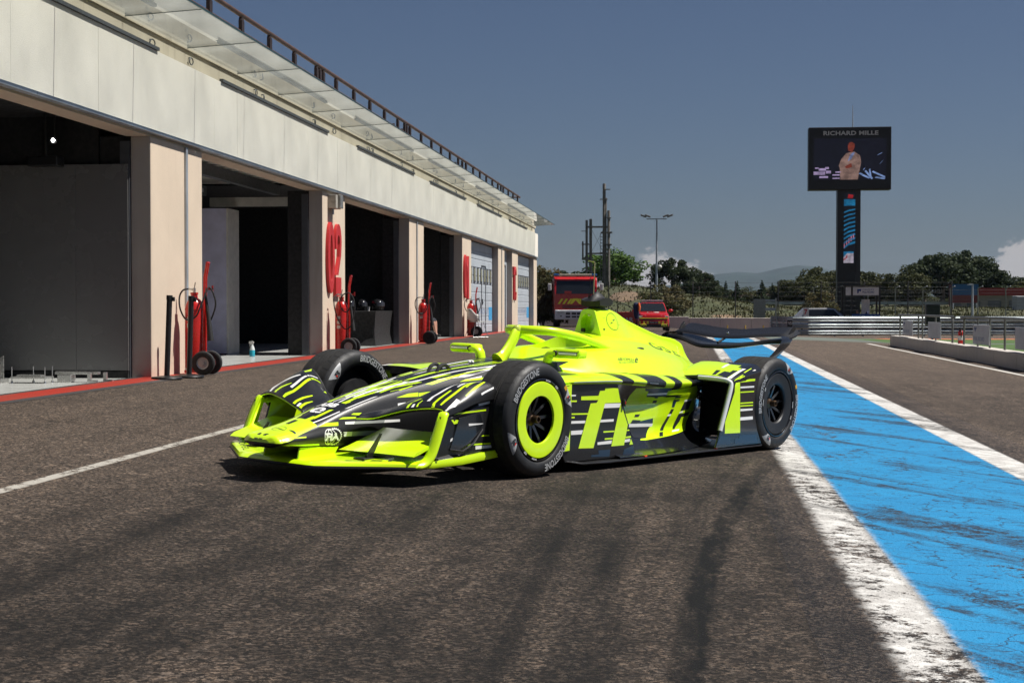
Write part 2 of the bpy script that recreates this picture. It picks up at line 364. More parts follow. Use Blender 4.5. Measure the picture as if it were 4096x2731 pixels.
sheet('painted_strip', [.40, 1.2, 2.0, 2.75], YR(-4, 66), .0005, ground_mat('strip_paint', 'strip'))
sheet('lane_line', [-3.58, -3.34], YR(-4, 64), .0005, ground_mat('line_paint', 'line'))
sheet('threshold_line', [-6.5, -6.3, -5.92], YR(8, 64.2), .003, ground_mat('red_paint', 'red'))
sheet('wall_foot_line', [5.95, 6.2, 6.36], YR(20, 55), .0005, ground_mat('foot_paint', 'edge'))
sheet('painted_runoff', [2.9, 8, 14], YR(57, 79), .002, ground_mat('green_paint', 'green'))

# ================================================================== GARAGE BUILDING
def plaster(name, col, stain=.35, splash=.32):
    m = bpy.data.materials.new(name); m.use_nodes = True; nt = m.node_tree; p = nt.nodes['Principled BSDF']
    g = N(nt, 'ShaderNodeNewGeometry'); P = g.outputs['Position']; s = N(nt, 'ShaderNodeSeparateXYZ'); LK(nt, P, s.inputs[0])
    n1 = NOISE(nt, P, 1.1, 5, .6); n2 = NOISE(nt, SCALEV(nt, P, (2.5, 2.5, .22)), 1.6, 6, .65); n3 = NOISE(nt, P, 95, 3, .6)
    c = MIX(nt, SMOOTH(nt, n1, .3, .7), col, [x*.90 for x in col])
    c = MIX(nt, SMOOTH(nt, n2, .52, .74, 0, stain), c, [col[0]*.55, col[1]*.53, col[2]*.50])
    c = MIX(nt, SMOOTH(nt, n3, .3, .75, .16, 0), c, [x*.55 for x in col])
    # splash of red lane dust near the foot
    c = MIX(nt, MATH(nt, 'MULTIPLY', SMOOTH(nt, s.outputs[2], .22, .75, splash, 0), SMOOTH(nt, NOISE(nt, P, 3.3, 5, .6), .40, .66)), c, (.40, .20, .17))
    LK(nt, c, p.inputs['Base Color']); p.inputs['Roughness'].default_value = .9
    b = N(nt, 'ShaderNodeBump'); b.inputs['Strength'].default_value = .5; b.inputs['Distance'].default_value = .006; LK(nt, n3, b.inputs['Height']); LK(nt, b.outputs[0], p.inputs['Normal'])
    return m
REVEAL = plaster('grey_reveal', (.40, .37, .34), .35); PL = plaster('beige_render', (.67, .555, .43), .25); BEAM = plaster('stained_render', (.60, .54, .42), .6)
FASC = plaster('cream_cladding', (.89, .845, .75), .03)
STEEL = pmat('galvanised_edge', (.42, .46, .50), .45, .5, .2, 2.5); DSTEEL = pmat('dark_channel', (.10, .11, .12), .5, .4)
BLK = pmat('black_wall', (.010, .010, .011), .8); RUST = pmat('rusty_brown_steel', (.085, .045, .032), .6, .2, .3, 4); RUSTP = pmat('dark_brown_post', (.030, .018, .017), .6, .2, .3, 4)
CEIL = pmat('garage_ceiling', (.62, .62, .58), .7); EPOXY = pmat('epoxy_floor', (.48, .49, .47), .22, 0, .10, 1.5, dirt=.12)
CLAD = pmat('grey_panel', (.15, .15, .15), .26, 0, .06, .8, spec=.6)
DOORM = pmat('door_grey', (.42, .46, .50), .5, 0, .10, 1.5, dirt=.08); DOORF = pmat('door_frame_dark', (.05, .055, .065), .6); PANEG = pmat('door_glass', (.34, .33, .22), .12, 0, .15, 3)
B = thing('garage_building', 'long cream pit garage building with glass canopy and roof railing', 'building', (0, 0, 0))
PIL = [(9.35, 11.2), (17.68, 19.61), (26.28, 28.04), (34.65, 36.56), (42.90, 44.67), (51.08, 52.82), (55.17, 57.01), (62.91, 64.2)]
FX = -6.30
for a, b in PIL:
    mb = MB(); mb.bx(FX-.24, FX, a, b, .15, 3.06); mb.build('pillar', PL, B, bevel=.012)
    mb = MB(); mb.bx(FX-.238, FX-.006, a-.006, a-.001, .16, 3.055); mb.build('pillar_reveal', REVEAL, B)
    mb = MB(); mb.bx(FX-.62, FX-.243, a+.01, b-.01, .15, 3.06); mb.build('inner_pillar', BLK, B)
    for y0_, y1_ in ((a-.045, a+.012), (b-.012, b+.045)):
        mb = MB(); mb.bx(FX-.36, FX-.245, y0_, y1_, .2, 3.0); mb.build('door_track', DOORF, B)
for y in (18.93, 35.55, 51.93):                     # rain pipes in the pillar joints
    mb = MB(); mb.bx(FX+.001, FX+.028, y-.035, y+.035, .24, 3.05); mb.build('pillar_joint_cover', STEEL, B, bevel=.004)
LZ, FT = 3.06, 4.07
mb = MB(); mb.bx(FX-.30, FX-.02, 9.35, 64.2, LZ, 3.40); mb.build('lintel', PL, B)
FXF = FX+.045
joints = [9.35]
yj = 10.6
k = 0
while yj < 63.4:
    joints.append(yj); yj += (2.15, 1.05, 2.15, 1.9)[k % 4]; k += 1
joints.append(64.2)
for i in range(len(joints)-1):
    mb = MB(); mb.bx(FX-.017, FXF+(.0015 if i % 3 == 1 else 0), joints[i]+.001, joints[i+1]-.001, 3.13, FT); mb.build('fascia_panel', FASC, B, bevel=.001)
for i in range(11):                                 # steel drip edge in lengths
    a = 9.35+i*5; b = min(64.2, a+4.99)
    mb = MB(); mb.bx(FX-.017, FXF+.02, a, b, 3.085, 3.127); mb.build('drip_edge', STEEL, B, bevel=.004)
for a, b in ((10.2, 17.8), (20.3, 26.5), (28.9, 35.0), (37.2, 43.2), (45.6, 51.6), (53.8, 59.8)):
    mb = MB(); mb.bx(FXF-.02, FXF+.03, a, b, FT+.002, FT+.04); mb.build('shutter_channel', DSTEEL, B)
mb = MB(); mb.bx(FX-.6, FX-.09, 9.35, 64.2, 3.4, 4.32); mb.build('ring_beam', BEAM, B)
mb = MB(); mb.bx(FX-.9, FX-.06, 9.35, 64.35, 4.325, 4.50); mb.build('roof_edge', BEAM, B)
mb = MB(); mb.bx(-17, FX-.91, 9.35, 64.2, 4.2, 4.45); mb.build('roof', BEAM, B)
ring = MB()
ring.tube([(0, .045*math.cos(t), .045*math.sin(t)) for t in np.linspace(0, 2*PI, 11)[:-1]], .008, 5, closed=True); ring.cyl((-.06, 0, .045), (0, 0, .045), .009, 6)
rme = ring.mesh('eye_bolt', 40)
yb = 17.9
k = 0
while yb < 63:
    o = obj('eye_bolt', rme, None, B); o.location = (FX-.05, yb, 4.185+.01*(k % 3)); o.rotation_euler = (0, 0, .5*((k % 5)-2)*.4)
    yb += (1.45, 3.0, .42, 3.2)[k % 4]; k += 1
rme.materials.append(DSTEEL)
# glass canopy
GL = glassmat('canopy_glass', (.955, .975, .965), .08); GEDGE = pmat('glass_edge', (.02, .05, .045), .2)
pane = MB(); pane.prism([(-6.42, .012, 4.34), (-6.42, 2.188, 4.34), (-5.46, 2.188, 4.40), (-5.46, .012, 4.40)], (0, 0, .016)); gme = pane.mesh('glass_pane'); gme.materials.append(GL)
ej = MB(); ej.prism([(-6.42, -.006, 4.336), (-6.42, .006, 4.336), (-5.455, .006, 4.396), (-5.455, -.006, 4.396)], (0, 0, .024)); eme = ej.mesh('pane_joint'); eme.materials.append(GEDGE)
y = 8.25
while y < 63:
    o = obj('glass_pane', gme, None, B); o.location = (0, y, 0)
    o = obj('pane_joint', eme, None, B); o.location = (0, y, 0)
    y += 2.195
mb = MB(); mb.bx(-5.462, -5.452, 8.25, y, 4.396, 4.42); mb.build('canopy_rim', GEDGE, B)
arm = MB(); arm.prism([(-6.45, -.012, 4.2), (-6.45, -.012, 4.33), (-5.9, -.012, 4.365)], (0, .024, 0)); ame = arm.mesh('canopy_bracket'); ame.materials.append(STEEL)
# railing
post = MB(); post.prism([(-.025, -.062, 0), (.025, -.062, 0), (.025, .062, 0), (-.025, .062, 0)], (0, 0, .68)); post.prism([(-.025, -.062, .68), (-.025, .062, .68), (-.022, 0, .78)], (.044, 0, 0))
pme = post.mesh('railing_post'); pme.materials.append(RUSTP)
ys = [9.7+1.492*i for i in range(34)] + [26.35, 26.6, 34.4, 34.65, 43.3, 52.3]
for y in ys:
    if y < 58.3: o = obj('railing_post', pme, None, B); o.location = (-6.36, y, 4.45)
mb = MB(); mb.cyl((-6.36, 9.4, 5.22), (-6.36, 58.2, 5.18), .036, 10); mb.build('top_rail', RUST, B, smooth=40)
for z in (4.98, 4.72):
    mb = MB(); mb.cyl((-6.36, 9.4, z), (-6.36, 58.2, z-.02), .016, 6); mb.build('middle_rail', RUST, B, smooth=40)
mb = MB(); mb.cyl((-6.36, 58.2, 5.18), (-9.0, 58.2, 5.18), .026, 8); mb.build('return_rail', RUST, B)
for y in (33.2, 42.2, 50.4):                         # stub walkways behind the railing
    mb = MB(); mb.cyl((-6.36, y, 5.0), (-7.6, y, 5.0), .03, 6); mb.cyl((-6.36, y+1, 5.0), (-7.6, y+1, 5.0), .03, 6); mb.cyl((-7.6, y, 5.0), (-7.6, y+1, 5.0), .03, 6); mb.build('walkway_rail', RUSTP, B)
# rooms
mb = MB(); mb.bx(-15, FX-.015, 9.35, 64.2, .12, .213); fl = mb.build('garage_floor', EPOXY, B)
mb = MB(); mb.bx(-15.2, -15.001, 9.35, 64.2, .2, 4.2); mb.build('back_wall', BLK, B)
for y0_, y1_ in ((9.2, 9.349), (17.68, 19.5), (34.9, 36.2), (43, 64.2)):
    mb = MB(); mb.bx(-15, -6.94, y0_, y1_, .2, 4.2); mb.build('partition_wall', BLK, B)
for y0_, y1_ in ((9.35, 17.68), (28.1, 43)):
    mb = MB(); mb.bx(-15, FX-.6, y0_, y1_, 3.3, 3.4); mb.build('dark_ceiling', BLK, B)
mb = MB(); mb.bx(-15, FX-.6, 19.5, 28.1, 3.34, 3.4)
for i in range(20): mb.bx(-15, FX-.6, 19.6+i*.42, 19.66+i*.42, 3.31, 3.339)
mb.build('ribbed_ceiling', CEIL, B)
for x in (-7.6, -9.0, -10.8):
    mb = MB(); mb.bx(x-.06, x+.06, 19.5, 28.1, 3.12, 3.30); mb.build('ceiling_beam', DSTEEL, B)
for x in (-7.9, -8.6, -9.5):
    mb = MB(); mb.bx(x-.03, x+.03, 24.2, 24.5, 2.95, 3.30); mb.bx(x-.12, x+.12, 24.2, 24.3, 2.9, 2.96); mb.build('ceiling_hanger', STEEL, B)
mb = MB(); mb.bx(-8.6, -6.9, 27.2, 27.3, 2.86, 3.02); mb.build('white_duct', pmat('duct_white', (.55, .54, .50), .6), B)
for x0, x1 in ((-9.4, -7.2015), (-7.2, -6.56)):
    mb = MB(); mb.bx(x0, x1, 17.62, 17.67, .30, 2.73); mb.build('wall_panel', CLAD, B, bevel=.003)
mb = MB(); mb.bx(-9.4, -6.56, 17.60, 17.66, .214, .29); mb.build('skirting', BLK, B)
# sectional doors
def sect_door(y0, y1, wicket):
    d = bpy.data.objects.new('sectional_door', None); COL.objects.link(d); d.parent = B
    x = FX-.21; z = .235; n = 11; h = (3.02-z)/n
    for i in range(n):
        z0 = z+i*h; zz = [(z0+.004, .0), (z0+.02, .012), (z0+h-.02, .012), (z0+h-.004, 0)]
        mb = MB(); mb.grid([[(x+q, y0+.06, a), (x+q, y1-.06, a)] for a, q in zz]); mb.bx(x-.04, x-.001, y0+.06, y1-.06, z0, z0+h); mb.build('door_section', DOORM, d)
    mb = MB(); mb.bx(x-.05, x-.0405, y0, y1, .2, 3.06); mb.build('door_backing', DOORF, d)
    wz0, wz1 = z+6*h+.03, z+7*h+.18
    nw = 4 if not wicket else 5
    for i in range(8):
        yc = y0+.55+i*(y1-y0-1.1)/7
        f = MB(); f.bx(x+.0125, x+.03, yc-.21, yc+.21, 1.80, 2.28, b=.006); f.build('window_frame', DOORF, d)
        f = MB(); f.bx(x+.0305, x+.035, yc-.16, yc+.16, 1.85, 2.23); f.build('pane', PANEG, d)
    if wicket:
        f = MB(); yc = y0+4.15
        for a, b_, c, e in ((yc-.5, yc-.47, .26, 2.36), (yc+.47, yc+.5, .26, 2.36), (yc-.5, yc+.5, 2.33, 2.36)): f.bx(x+.0125, x+.032, a, b_, c, e)
        f.build('wicket_frame', DOORF, d)
        f = MB(); f.bx(x+.0125, x+.05, yc-.44, yc-.36, 1.12, 1.3); f.cyl((x+.05, yc-.40, 1.2), (x+.05, yc-.25, 1.2), .015, 6); f.build('handle', DOORF, d)
    f = MB(); f.bx(x+.0125, x+.015, y1-.95, y1-.1, .62, 1.05); f.build('blue_sticker', pmat('sticker_blue', (.06, .33, .62), .5), d)
    f = MB(); place_text(f, 'PAUL RICARD', (x+.016, y1-1.15, .83), (0, -1, 0), (0, 0, 1), .16, 3.2, 'l'); 
    for i_, p_ in enumerate(f.v): f.v[i_] = (p_[0], 2*(y1-2.75)-p_[1], p_[2])
    f.build('faded_lettering', pmat('lettering_faded', (.26, .32, .46), .6), d)
sect_door(44.67, 51.08, True); sect_door(57.01, 62.91, False)
d = bpy.data.objects.new('side_door', None); COL.objects.link(d); d.parent = B
mb = MB(); mb.bx(FX-.26, FX-.20, 52.82, 55.17, .235, 3.06); mb.build('door_leaf', DOORM, d)
mb = MB(); mb.bx(FX-.199, FX-.185, 53.5, 54.0, 1.72, 2.22); mb.build('pane', PANEG, d)
mb = MB(); mb.bx(FX-.199, FX-.17, 53.0, 53.05, .25, 2.5); mb.bx(FX-.199, FX-.17, 54.6, 54.65, .25, 2.5); mb.bx(FX-.199, FX-.17, 53.0, 54.65, 2.5, 2.54); mb.build('door_frame', DOORF, d)
mb = MB(); mb.cyl((FX-.14, 53.15, 1.2), (FX-.14, 53.35, 1.2), .02, 6); mb.bx(FX-.199, FX-.15, 53.1, 53.16, 1.1, 1.3); mb.build('handle', DOORF, d)

# red pillar numbers
RED = pmat('sign_red', (.48, .020, .022), .45, 0, .08, 3)
def sign(name, label, segs):
    t = thing(name, label, 'sign', (FX, 0, 0), 0)
    for ch, polys in segs:
        mb = MB()
        for poly in polys: mb.prism([(.003, a, b) for a, b in poly], (.055, 0, 0))
        mb.build('digit' if ch.isdigit() else 'letter', RED, t, bevel=.004)
    return t
def ell(cy, cz, ry, rz, a0, a1, wv, wh, n=20):
    o = [(cy+ry*math.cos(t), cz+rz*math.sin(t)) for t in np.linspace(a0, a1, n)]
    i = [(cy+(ry-wv)*math.cos(t), cz+(rz-wh)*math.sin(t)) for t in np.linspace(a1, a0, n)]
    return o+i
def zero(y0, y1, z0, z1): 
    cy, cz, ry, rz = (y0+y1)/2, (z0+z1)/2, (y1-y0)/2, (z1-z0)/2
    return ('0', [ell(cy, cz, ry, rz, .02-PI/2, PI/2-.02, .15, .22, 24), ell(cy, cz, ry, rz, PI/2+.02, 1.5*PI-.02, .15, .22, 24)])
sign('garage_number', 'red raised number 02 above a wheeled extinguisher', [zero(26.47, 26.97, 1.29, 2.54),
    ('2', [ell(27.28, 2.2, .23, .335, PI/2, PI, .13, .2)[:] + [], [(27.05, 2.2), (27.18, 2.2), (27.18, 2.08), (27.05, 2.08)], ell(27.28, 2.2, .23, .335, 0, PI/2-.02, .13, .2) + [], [(27.51, 2.2), (27.38, 2.2), (27.33, 1.95), (27.10, 1.62), (27.25, 1.62), (27.47, 1.98)], [(27.05, 1.58), (27.48, 1.58), (27.48, 1.24), (27.05, 1.24)]])])
sign('garage_number', 'red raised number 01 above the white armchair', [zero(42.98, 43.47, 1.30, 2.52), ('1', [[(43.62, 1.28), (43.86, 1.28), (43.86, 2.5), (43.70, 2.5), (43.52, 2.2), (43.52, 2.05), (43.62, 2.12)]])])
sign('garage_number', 'red raised letters TC between the two closed grey doors', [('T', [[(55.2, 2.5), (55.6, 2.5), (55.6, 2.2), (55.2, 2.2)], [(55.3, 2.18), (55.48, 2.18), (55.48, 1.3), (55.3, 1.3)]]), ('C', [ell(55.9, 2.2, .23, .31, 0, PI, .12, .15), [(55.67, 2.2), (55.8, 2.2), (55.8, 1.6), (55.67, 1.6)], ell(55.9, 1.6, .23, .31, PI, 2*PI, .12, .15)])])
# ================================================================== RACING CAR
CO = Vector((-1.6428, 9.6337, SL*1.6428)); HD = .5364
nz_ = Vector((SL, 0, 1)).normalized(); ax = Vector((math.sin(HD), math.cos(HD), 0)); ax = (ax-nz_*ax.dot(nz_)).normalized(); ay = -nz_.cross(ax)
# car axes: +x rearwards, +y to the near side, +z up (mirrored handedness is avoided by storing y negated)
CAR = bpy.data.objects.new('racing_car', None); COL.objects.link(CAR)
tag(CAR, 'low fluorescent yellow and black single seater racing car with halo in the pit lane', 'racing car')
CAR.matrix_world = Matrix(((ax.x, -ay.x, nz_.x, CO.x), (ax.y, -ay.y, nz_.y, CO.y), (ax.z, -ay.z, nz_.z, CO.z), (0, 0, 0, 1)))
def fy(me):           # car data below is written with +y on the near side; flip into the right-handed frame
    me.transform(Matrix.Scale(-1, 4, (0, 1, 0))); me.flip_normals(); return me
def cpart(mb, name, m, parent=None, smooth=35, bevel=0, sub=0):
    me = fy(mb.mesh(name, smooth)); o = obj(name, me, m, parent or CAR)
    if bevel:
        md = o.modifiers.new('b', 'BEVEL'); md.width = bevel; md.segments = 2; md.limit_method = 'ANGLE'; md.angle_limit = R(35)
    return o
def both(f):
    for s in (1, -1): f(s)
def carpaint(name, col, rough=.3, coat=.6, flake=0., weave=0.):
    m = bpy.data.materials.new(name); m.use_nodes = True; nt = m.node_tree; p = nt.nodes['Principled BSDF']
    tc = N(nt, 'ShaderNodeTexCoord'); o = tc.outputs['Object']
    n1 = NOISE(nt, o, 9, 4, .6)
    c = MIX(nt, SMOOTH(nt, n1, .3, .7), col, [x*.96 for x in col])
    if weave:             # 2x2 twill carbon weave
        v = SCALEV(nt, o, (1, 1, 1)); sp = N(nt, 'ShaderNodeSeparateXYZ'); LK(nt, v, sp.inputs[0])
        d1 = MATH(nt, 'ADD', sp.outputs[0], MATH(nt, 'MULTIPLY', MATH(nt, 'ADD', sp.outputs[1], sp.outputs[2]), .9))
        d2 = MATH(nt, 'SUBTRACT', sp.outputs[0], MATH(nt, 'MULTIPLY', MATH(nt, 'ADD', sp.outputs[1], sp.outputs[2]), .9))
        w1 = MATH(nt, 'SINE', MATH(nt, 'MULTIPLY', d1, 900)); w2 = MATH(nt, 'SINE', MATH(nt, 'MULTIPLY', d2, 420))
        ww = MATH(nt, 'MULTIPLY', w1, w2)
        c = MIX(nt, SMOOTH(nt, ww, -.4, .5), c, [x*weave for x in col])
        LK(nt, SMOOTH(nt, ww, -.5, .5, rough*.8, rough*1.5), p.inputs['Roughness'])
        b = N(nt, 'ShaderNodeBump'); b.inputs['Strength'].default_value = .12; b.inputs['Distance'].default_value = .001; LK(nt, ww, b.inputs['Height']); LK(nt, b.outputs[0], p.inputs['Normal'])
    else: LK(nt, SMOOTH(nt, n1, .3, .7, rough*.9, rough*1.1), p.inputs['Roughness'])
    LK(nt, c, p.inputs['Base Color']); p.inputs['Coat Weight'].default_value = coat; p.inputs['Coat Roughness'].default_value = .06
    return m
YEL = carpaint('fluo_yellow', (.63, .92, .006), .32, .6); CARB = carpaint('carbon', (.012, .012, .0135), .34, .18, weave=.35)
GLOSSB = carpaint('gloss_black', (.012, .013, .016), .22, .5); WHT = carpaint('decal_white', (.80, .80, .79), .4, .2); NAVY = carpaint('decal_navy', (.012, .035, .07), .35, .3); GREYD = carpaint('decal_grey', (.32, .34, .33), .4, .2)
MATB = pmat('matt_black', (.012, .012, .013), .55); INK = carpaint('decal_black', (.016, .018, .022), .4, .2)
RUB = pmat('tyre_rubber', (.0085, .009, .0105), .58, 0, .25, 8, bump=.15, bs=220); TREAD = pmat('tyre_tread', (.0105, .010, .0098), .82, 0, .3, 12, bump=.25, bs=160)
SILV = pmat('tyre_silver_print', (.42, .43, .44), .45, .2); HUBM = pmat('hub_bronze', (.14, .09, .055), .35, .9)
def hermite_sections(stations, nper):
    """stations: list of (x, [(y,z)...]); returns dense sections interpolated along x"""
    arr = [np.array([[x, p[0], p[1]] for p in pr], float) for x, pr in stations]
    out = []
    xs = [s[0] for s in stations]
    for i in range(len(arr)-1):
        for k in range(nper):
            t = k/nper
            def tang(j):
                if j == 0: return (arr[1]-arr[0])/(xs[1]-xs[0])
                if j == len(arr)-1: return (arr[-1]-arr[-2])/(xs[-1]-xs[-2])
                a = (arr[j]-arr[j-1])/(xs[j]-xs[j-1]); b = (arr[j+1]-arr[j])/(xs[j+1]-xs[j])
                h0, h1 = xs[j]-xs[j-1], xs[j+1]-xs[j]
                m = (a*h1+b*h0)/(h0+h1); m[a*b <= 0] *= .25
                return m
            h = xs[i+1]-xs[i]; t2, t3 = t*t, t*t*t
            out.append((2*t3-3*t2+1)*arr[i]+(t3-2*t2+t)*h*tang(i)+(-2*t3+3*t2)*arr[i+1]+(t3-t2)*h*tang(i+1))
    out.append(arr[-1]); return out
def smooth_prof(sec, n):
    return np.array(catmull([tuple(p) for p in sec], n))
def full(sec):            # mirror a half profile (bottom centre .. top centre)
    m = sec[::-1].copy(); m[:, 1] *= -1
    return np.vstack([sec, m[1:-1]])
def loft(stations, nper=6, nprof=4, mirror=True, cap=(True, True)):
    secs = [smooth_prof(s, nprof) for s in hermite_sections(stations, nper)]
    rows = [full(s) if mirror else s for s in secs]
    mb = MB(); mb.grid([[tuple(p) for p in r] for r in rows], close_u=mirror)
    k = len(rows[0])
    if mirror:
        if cap[0]: mb.add([tuple(p) for p in rows[0]], [list(range(k))])
        if cap[1]: mb.add([tuple(p) for p in rows[-1]], [list(range(k))])
    return mb
# --- nose and survival cell: bottom centre, bottom corner, side low, side high, ridge, top, top centre
def TS(x, zb, wb, zs, ws, zr, wr, zt): return (x, [(0, zb), (wb*.6, zb), (wb, zb+.012), (ws, zs), (ws*.55+wr*.45, zs*.38+zr*.62), (wr+.012, zr-.010), (wr-.012, zr+.006), (wr*.5, zr*.22+zt*.78), (0, zt)])
tub = [TS(-1.456, .206, .06, .218, .085, .230, .070, .234), TS(-1.442, .194, .095, .216, .125, .243, .100, .249), TS(-1.40, .186, .118, .220, .150, .254, .120, .266), TS(-1.30, .178, .130, .225, .162, .272, .126, .292),
       TS(-1.13, .170, .135, .235, .165, .310, .122, .336), TS(-.92, .166, .150, .26, .180, .378, .125, .400), TS(-.64, .165, .175, .30, .205, .452, .140, .470), TS(-.36, .163, .205, .34, .235, .505, .160, .522),
       TS(0, .155, .24, .38, .285, .566, .195, .585), TS(.4, .13, .28, .40, .335, .612, .245, .626), TS(.75, .11, .32, .42, .375, .640, .290, .655), TS(1.0, .10, .36, .43, .42, .650, .315, .662), TS(1.5, .09, .40, .43, .47, .655, .335, .672), TS(2.0, .09, .36, .42, .42, .60, .30, .62)]
TUB = cpart(loft(tub, 8, 4), 'nose_and_tub', CARB, smooth=50)
caprows = []
for q_ in hermite_sections(tub, 8):
    x_ = q_[0][0]
    if x_ > -1.13: break
    sec = smooth_prof(q_, 4); j0 = 12.5+7.3*sst(-1.42, -1.15, x_); js = np.linspace(j0, len(sec)-1, 15); row = []
    for j in js:
        i_ = min(len(sec)-2, int(j)); p_ = sec[i_]*(1-(j-i_))+sec[i_+1]*(j-i_); dv = sec[i_+1]-sec[i_]; nl = np.hypot(dv[1], dv[2])+1e-9
        row.append((p_[0]-(.0015 if x_ < -1.44 else 0), p_[1]+dv[2]/nl*.0013, p_[2]-dv[1]/nl*.0013))
    caprows.append(row+[(a, -b, c) for a, b, c in row[::-1][1:]])
mb = MB(); mb.grid(caprows); mb.add(caprows[0], [list(range(len(caprows[0])))]); cpart(mb, 'nose_cap', YEL, TUB, smooth=45)
# --- yellow cockpit coaming / engine cover
def EC(x, pts): return (x, pts)
cov = [EC(.94, [(0, .56), (.32, .56), (.355, .575), (.36, .60), (.34, .622), (.29, .642), (.21, .654), (.10, .660), (0, .662)]),
       EC(1.06, [(0, .50), (.42, .50), (.44, .54), (.425, .58), (.385, .622), (.32, .658), (.24, .682), (.12, .690), (0, .692)]),
       EC(1.20, [(0, .50), (.48, .50), (.495, .535), (.465, .585), (.41, .642), (.34, .695), (.25, .728), (.12, .736), (0, .737)]),
       EC(1.38, [(0, .50), (.54, .50), (.55, .535), (.505, .59), (.44, .650), (.365, .706), (.28, .738), (.14, .752), (0, .756)]),
       EC(1.58, [(0, .50), (.59, .50), (.595, .535), (.535, .59), (.45, .650), (.375, .708), (.29, .740), (.17, .80), (0, .82)]),
       EC(1.72, [(0, .50), (.60, .50), (.60, .535), (.54, .58), (.46, .640), (.38, .705), (.29, .742), (.16, .81), (0, .84)]),
       EC(1.95, [(0, .50), (.60, .50), (.60, .53), (.53, .57), (.455, .625), (.375, .69), (.28, .738), (.15, .80), (0, .86)]),
       EC(2.25, [(0, .49), (.56, .49), (.56, .52), (.49, .555), (.415, .605), (.335, .676), (.235, .730), (.115, .785), (0, .83)]),
       EC(2.6, [(0, .48), (.46, .48), (.46, .505), (.40, .535), (.33, .575), (.268, .638), (.185, .692), (.09, .738), (0, .765)]),
       EC(2.95, [(0, .46), (.33, .46), (.33, .482), (.275, .508), (.225, .545), (.178, .592), (.122, .635), (.06, .672), (0, .69)]),
       EC(3.18, [(0, .45), (.21, .45), (.21, .468), (.175, .488), (.15, .515), (.12, .545), (.085, .57), (.045, .585), (0, .592)]),
       EC(3.33, [(0, .445), (.12, .445), (.12, .455), (.11, .465), (.10, .48), (.09, .492), (.065, .502), (.03, .51), (0, .512)])]
COV = cpart(loft(cov, 7, 3), 'engine_cover', YEL, smooth=45)
def boolcut(o, mb):
    c = obj('cut', fy(mb.mesh('cut')), None, CAR); md = o.modifiers.new('c', 'BOOLEAN'); md.operation = 'DIFFERENCE'; md.object = c; md.solver = 'EXACT'
    dg = bpy.context.evaluated_depsgraph_get(); dg.update(); me = bpy.data.meshes.new_from_object(o.evaluated_get(dg)); o.modifiers.clear(); old = o.data; o.data = me
    bpy.data.objects.remove(c)
    bm = bmesh.new(); bm.from_mesh(me)
    for f in bm.faces: f.smooth = True
    for e in bm.edges:
        if len(e.link_faces) == 2 and e.calc_face_angle(0) > R(40): e.smooth = False
    bm.to_mesh(me); bm.free()
cut = MB(); cut.sphere((1.42, 0, .80), 1, 12, sc=(.25, .20, .32)); boolcut(COV, cut)
cut = MB(); cut.sphere((1.42, 0, .80), 1, 12, sc=(.245, .195, .50)); boolcut(TUB, cut)
mb = MB(); mb.sphere((1.42, 0, .46), 1, 10, sc=(.30, .22, .16)); cpart(mb, 'cockpit_liner', MATB)
mb = MB(); mb.lathe([(0, .012), (.10, .012), (.11, 0), (.10, -.012), (0, -.012)], (1.24, 0, .63), 'x', 20); cpart(mb, 'steering_wheel', MATB)
# --- airbox and dorsal fin
def FS(x, zb, w0, w1, zt, wt): return (x, [(0, zb), (w0, zb), (w0, zb+.01), (w1, zb*.6+zt*.4), (wt*1.25, zb*.22+zt*.78), (wt, zt-.012), (wt*.5, zt-.002), (0, zt)])
fin = [FS(1.735, .79, .128, .100, 1.010, .056), FS(1.80, .79, .134, .106, 1.020, .062), FS(1.92, .78, .140, .108, 1.017, .060), FS(2.06, .76, .135, .094, .992, .040), FS(2.2, .73, .125, .072, .948, .020), FS(2.4, .70, .11, .055, .895, .010),
       FS(2.7, .65, .085, .038, .825, .008), FS(3.0, .58, .06, .024, .775, .007), FS(3.045, .57, .055, .022, .755, .007), FS(3.10, .56, .05, .020, .69, .006), FS(3.28, .48, .03, .012, .56, .006)]
FIN = cpart(loft(fin, 5, 3, cap=(True, True)), 'airbox_and_fin', YEL, smooth=40)
cut = MB(); cut.prism([(1.70, .062*math.cos(t)*(1 if math.sin(t) < 0 else 1), .905+.072*math.sin(t)) for t in np.linspace(0, 2*PI, 25)[:-1]], (.11, 0, 0)); boolcut(FIN, cut)
mb = MB(); mb.bx(1.80, 1.808, -.06, .06, .84, .98); cpart(mb, 'inlet_back', YEL, FIN)
mb = MB(); mb.bx(1.726, 1.742, -.052, -.020, .845, .872, b=.004); cpart(mb, 'inlet_window', MATB, FIN)
mb = MB(); mb.sphere((1.76, -.005, .968), .012, 8); cpart(mb, 'inlet_sensor', WHT, FIN)
both(lambda s: cpart(MB().box((1.80, s*.103, .86), (.045, .014, .030), Matrix.Rotation(s*-.18, 3, 'Z'), b=.005), 'fin_window', MATB, FIN))
both(lambda s: cpart(MB().sphere((2.03, s*.262, .735), 1, 8, sc=(.055, .018, .012)), 'cover_vent', MATB, COV))
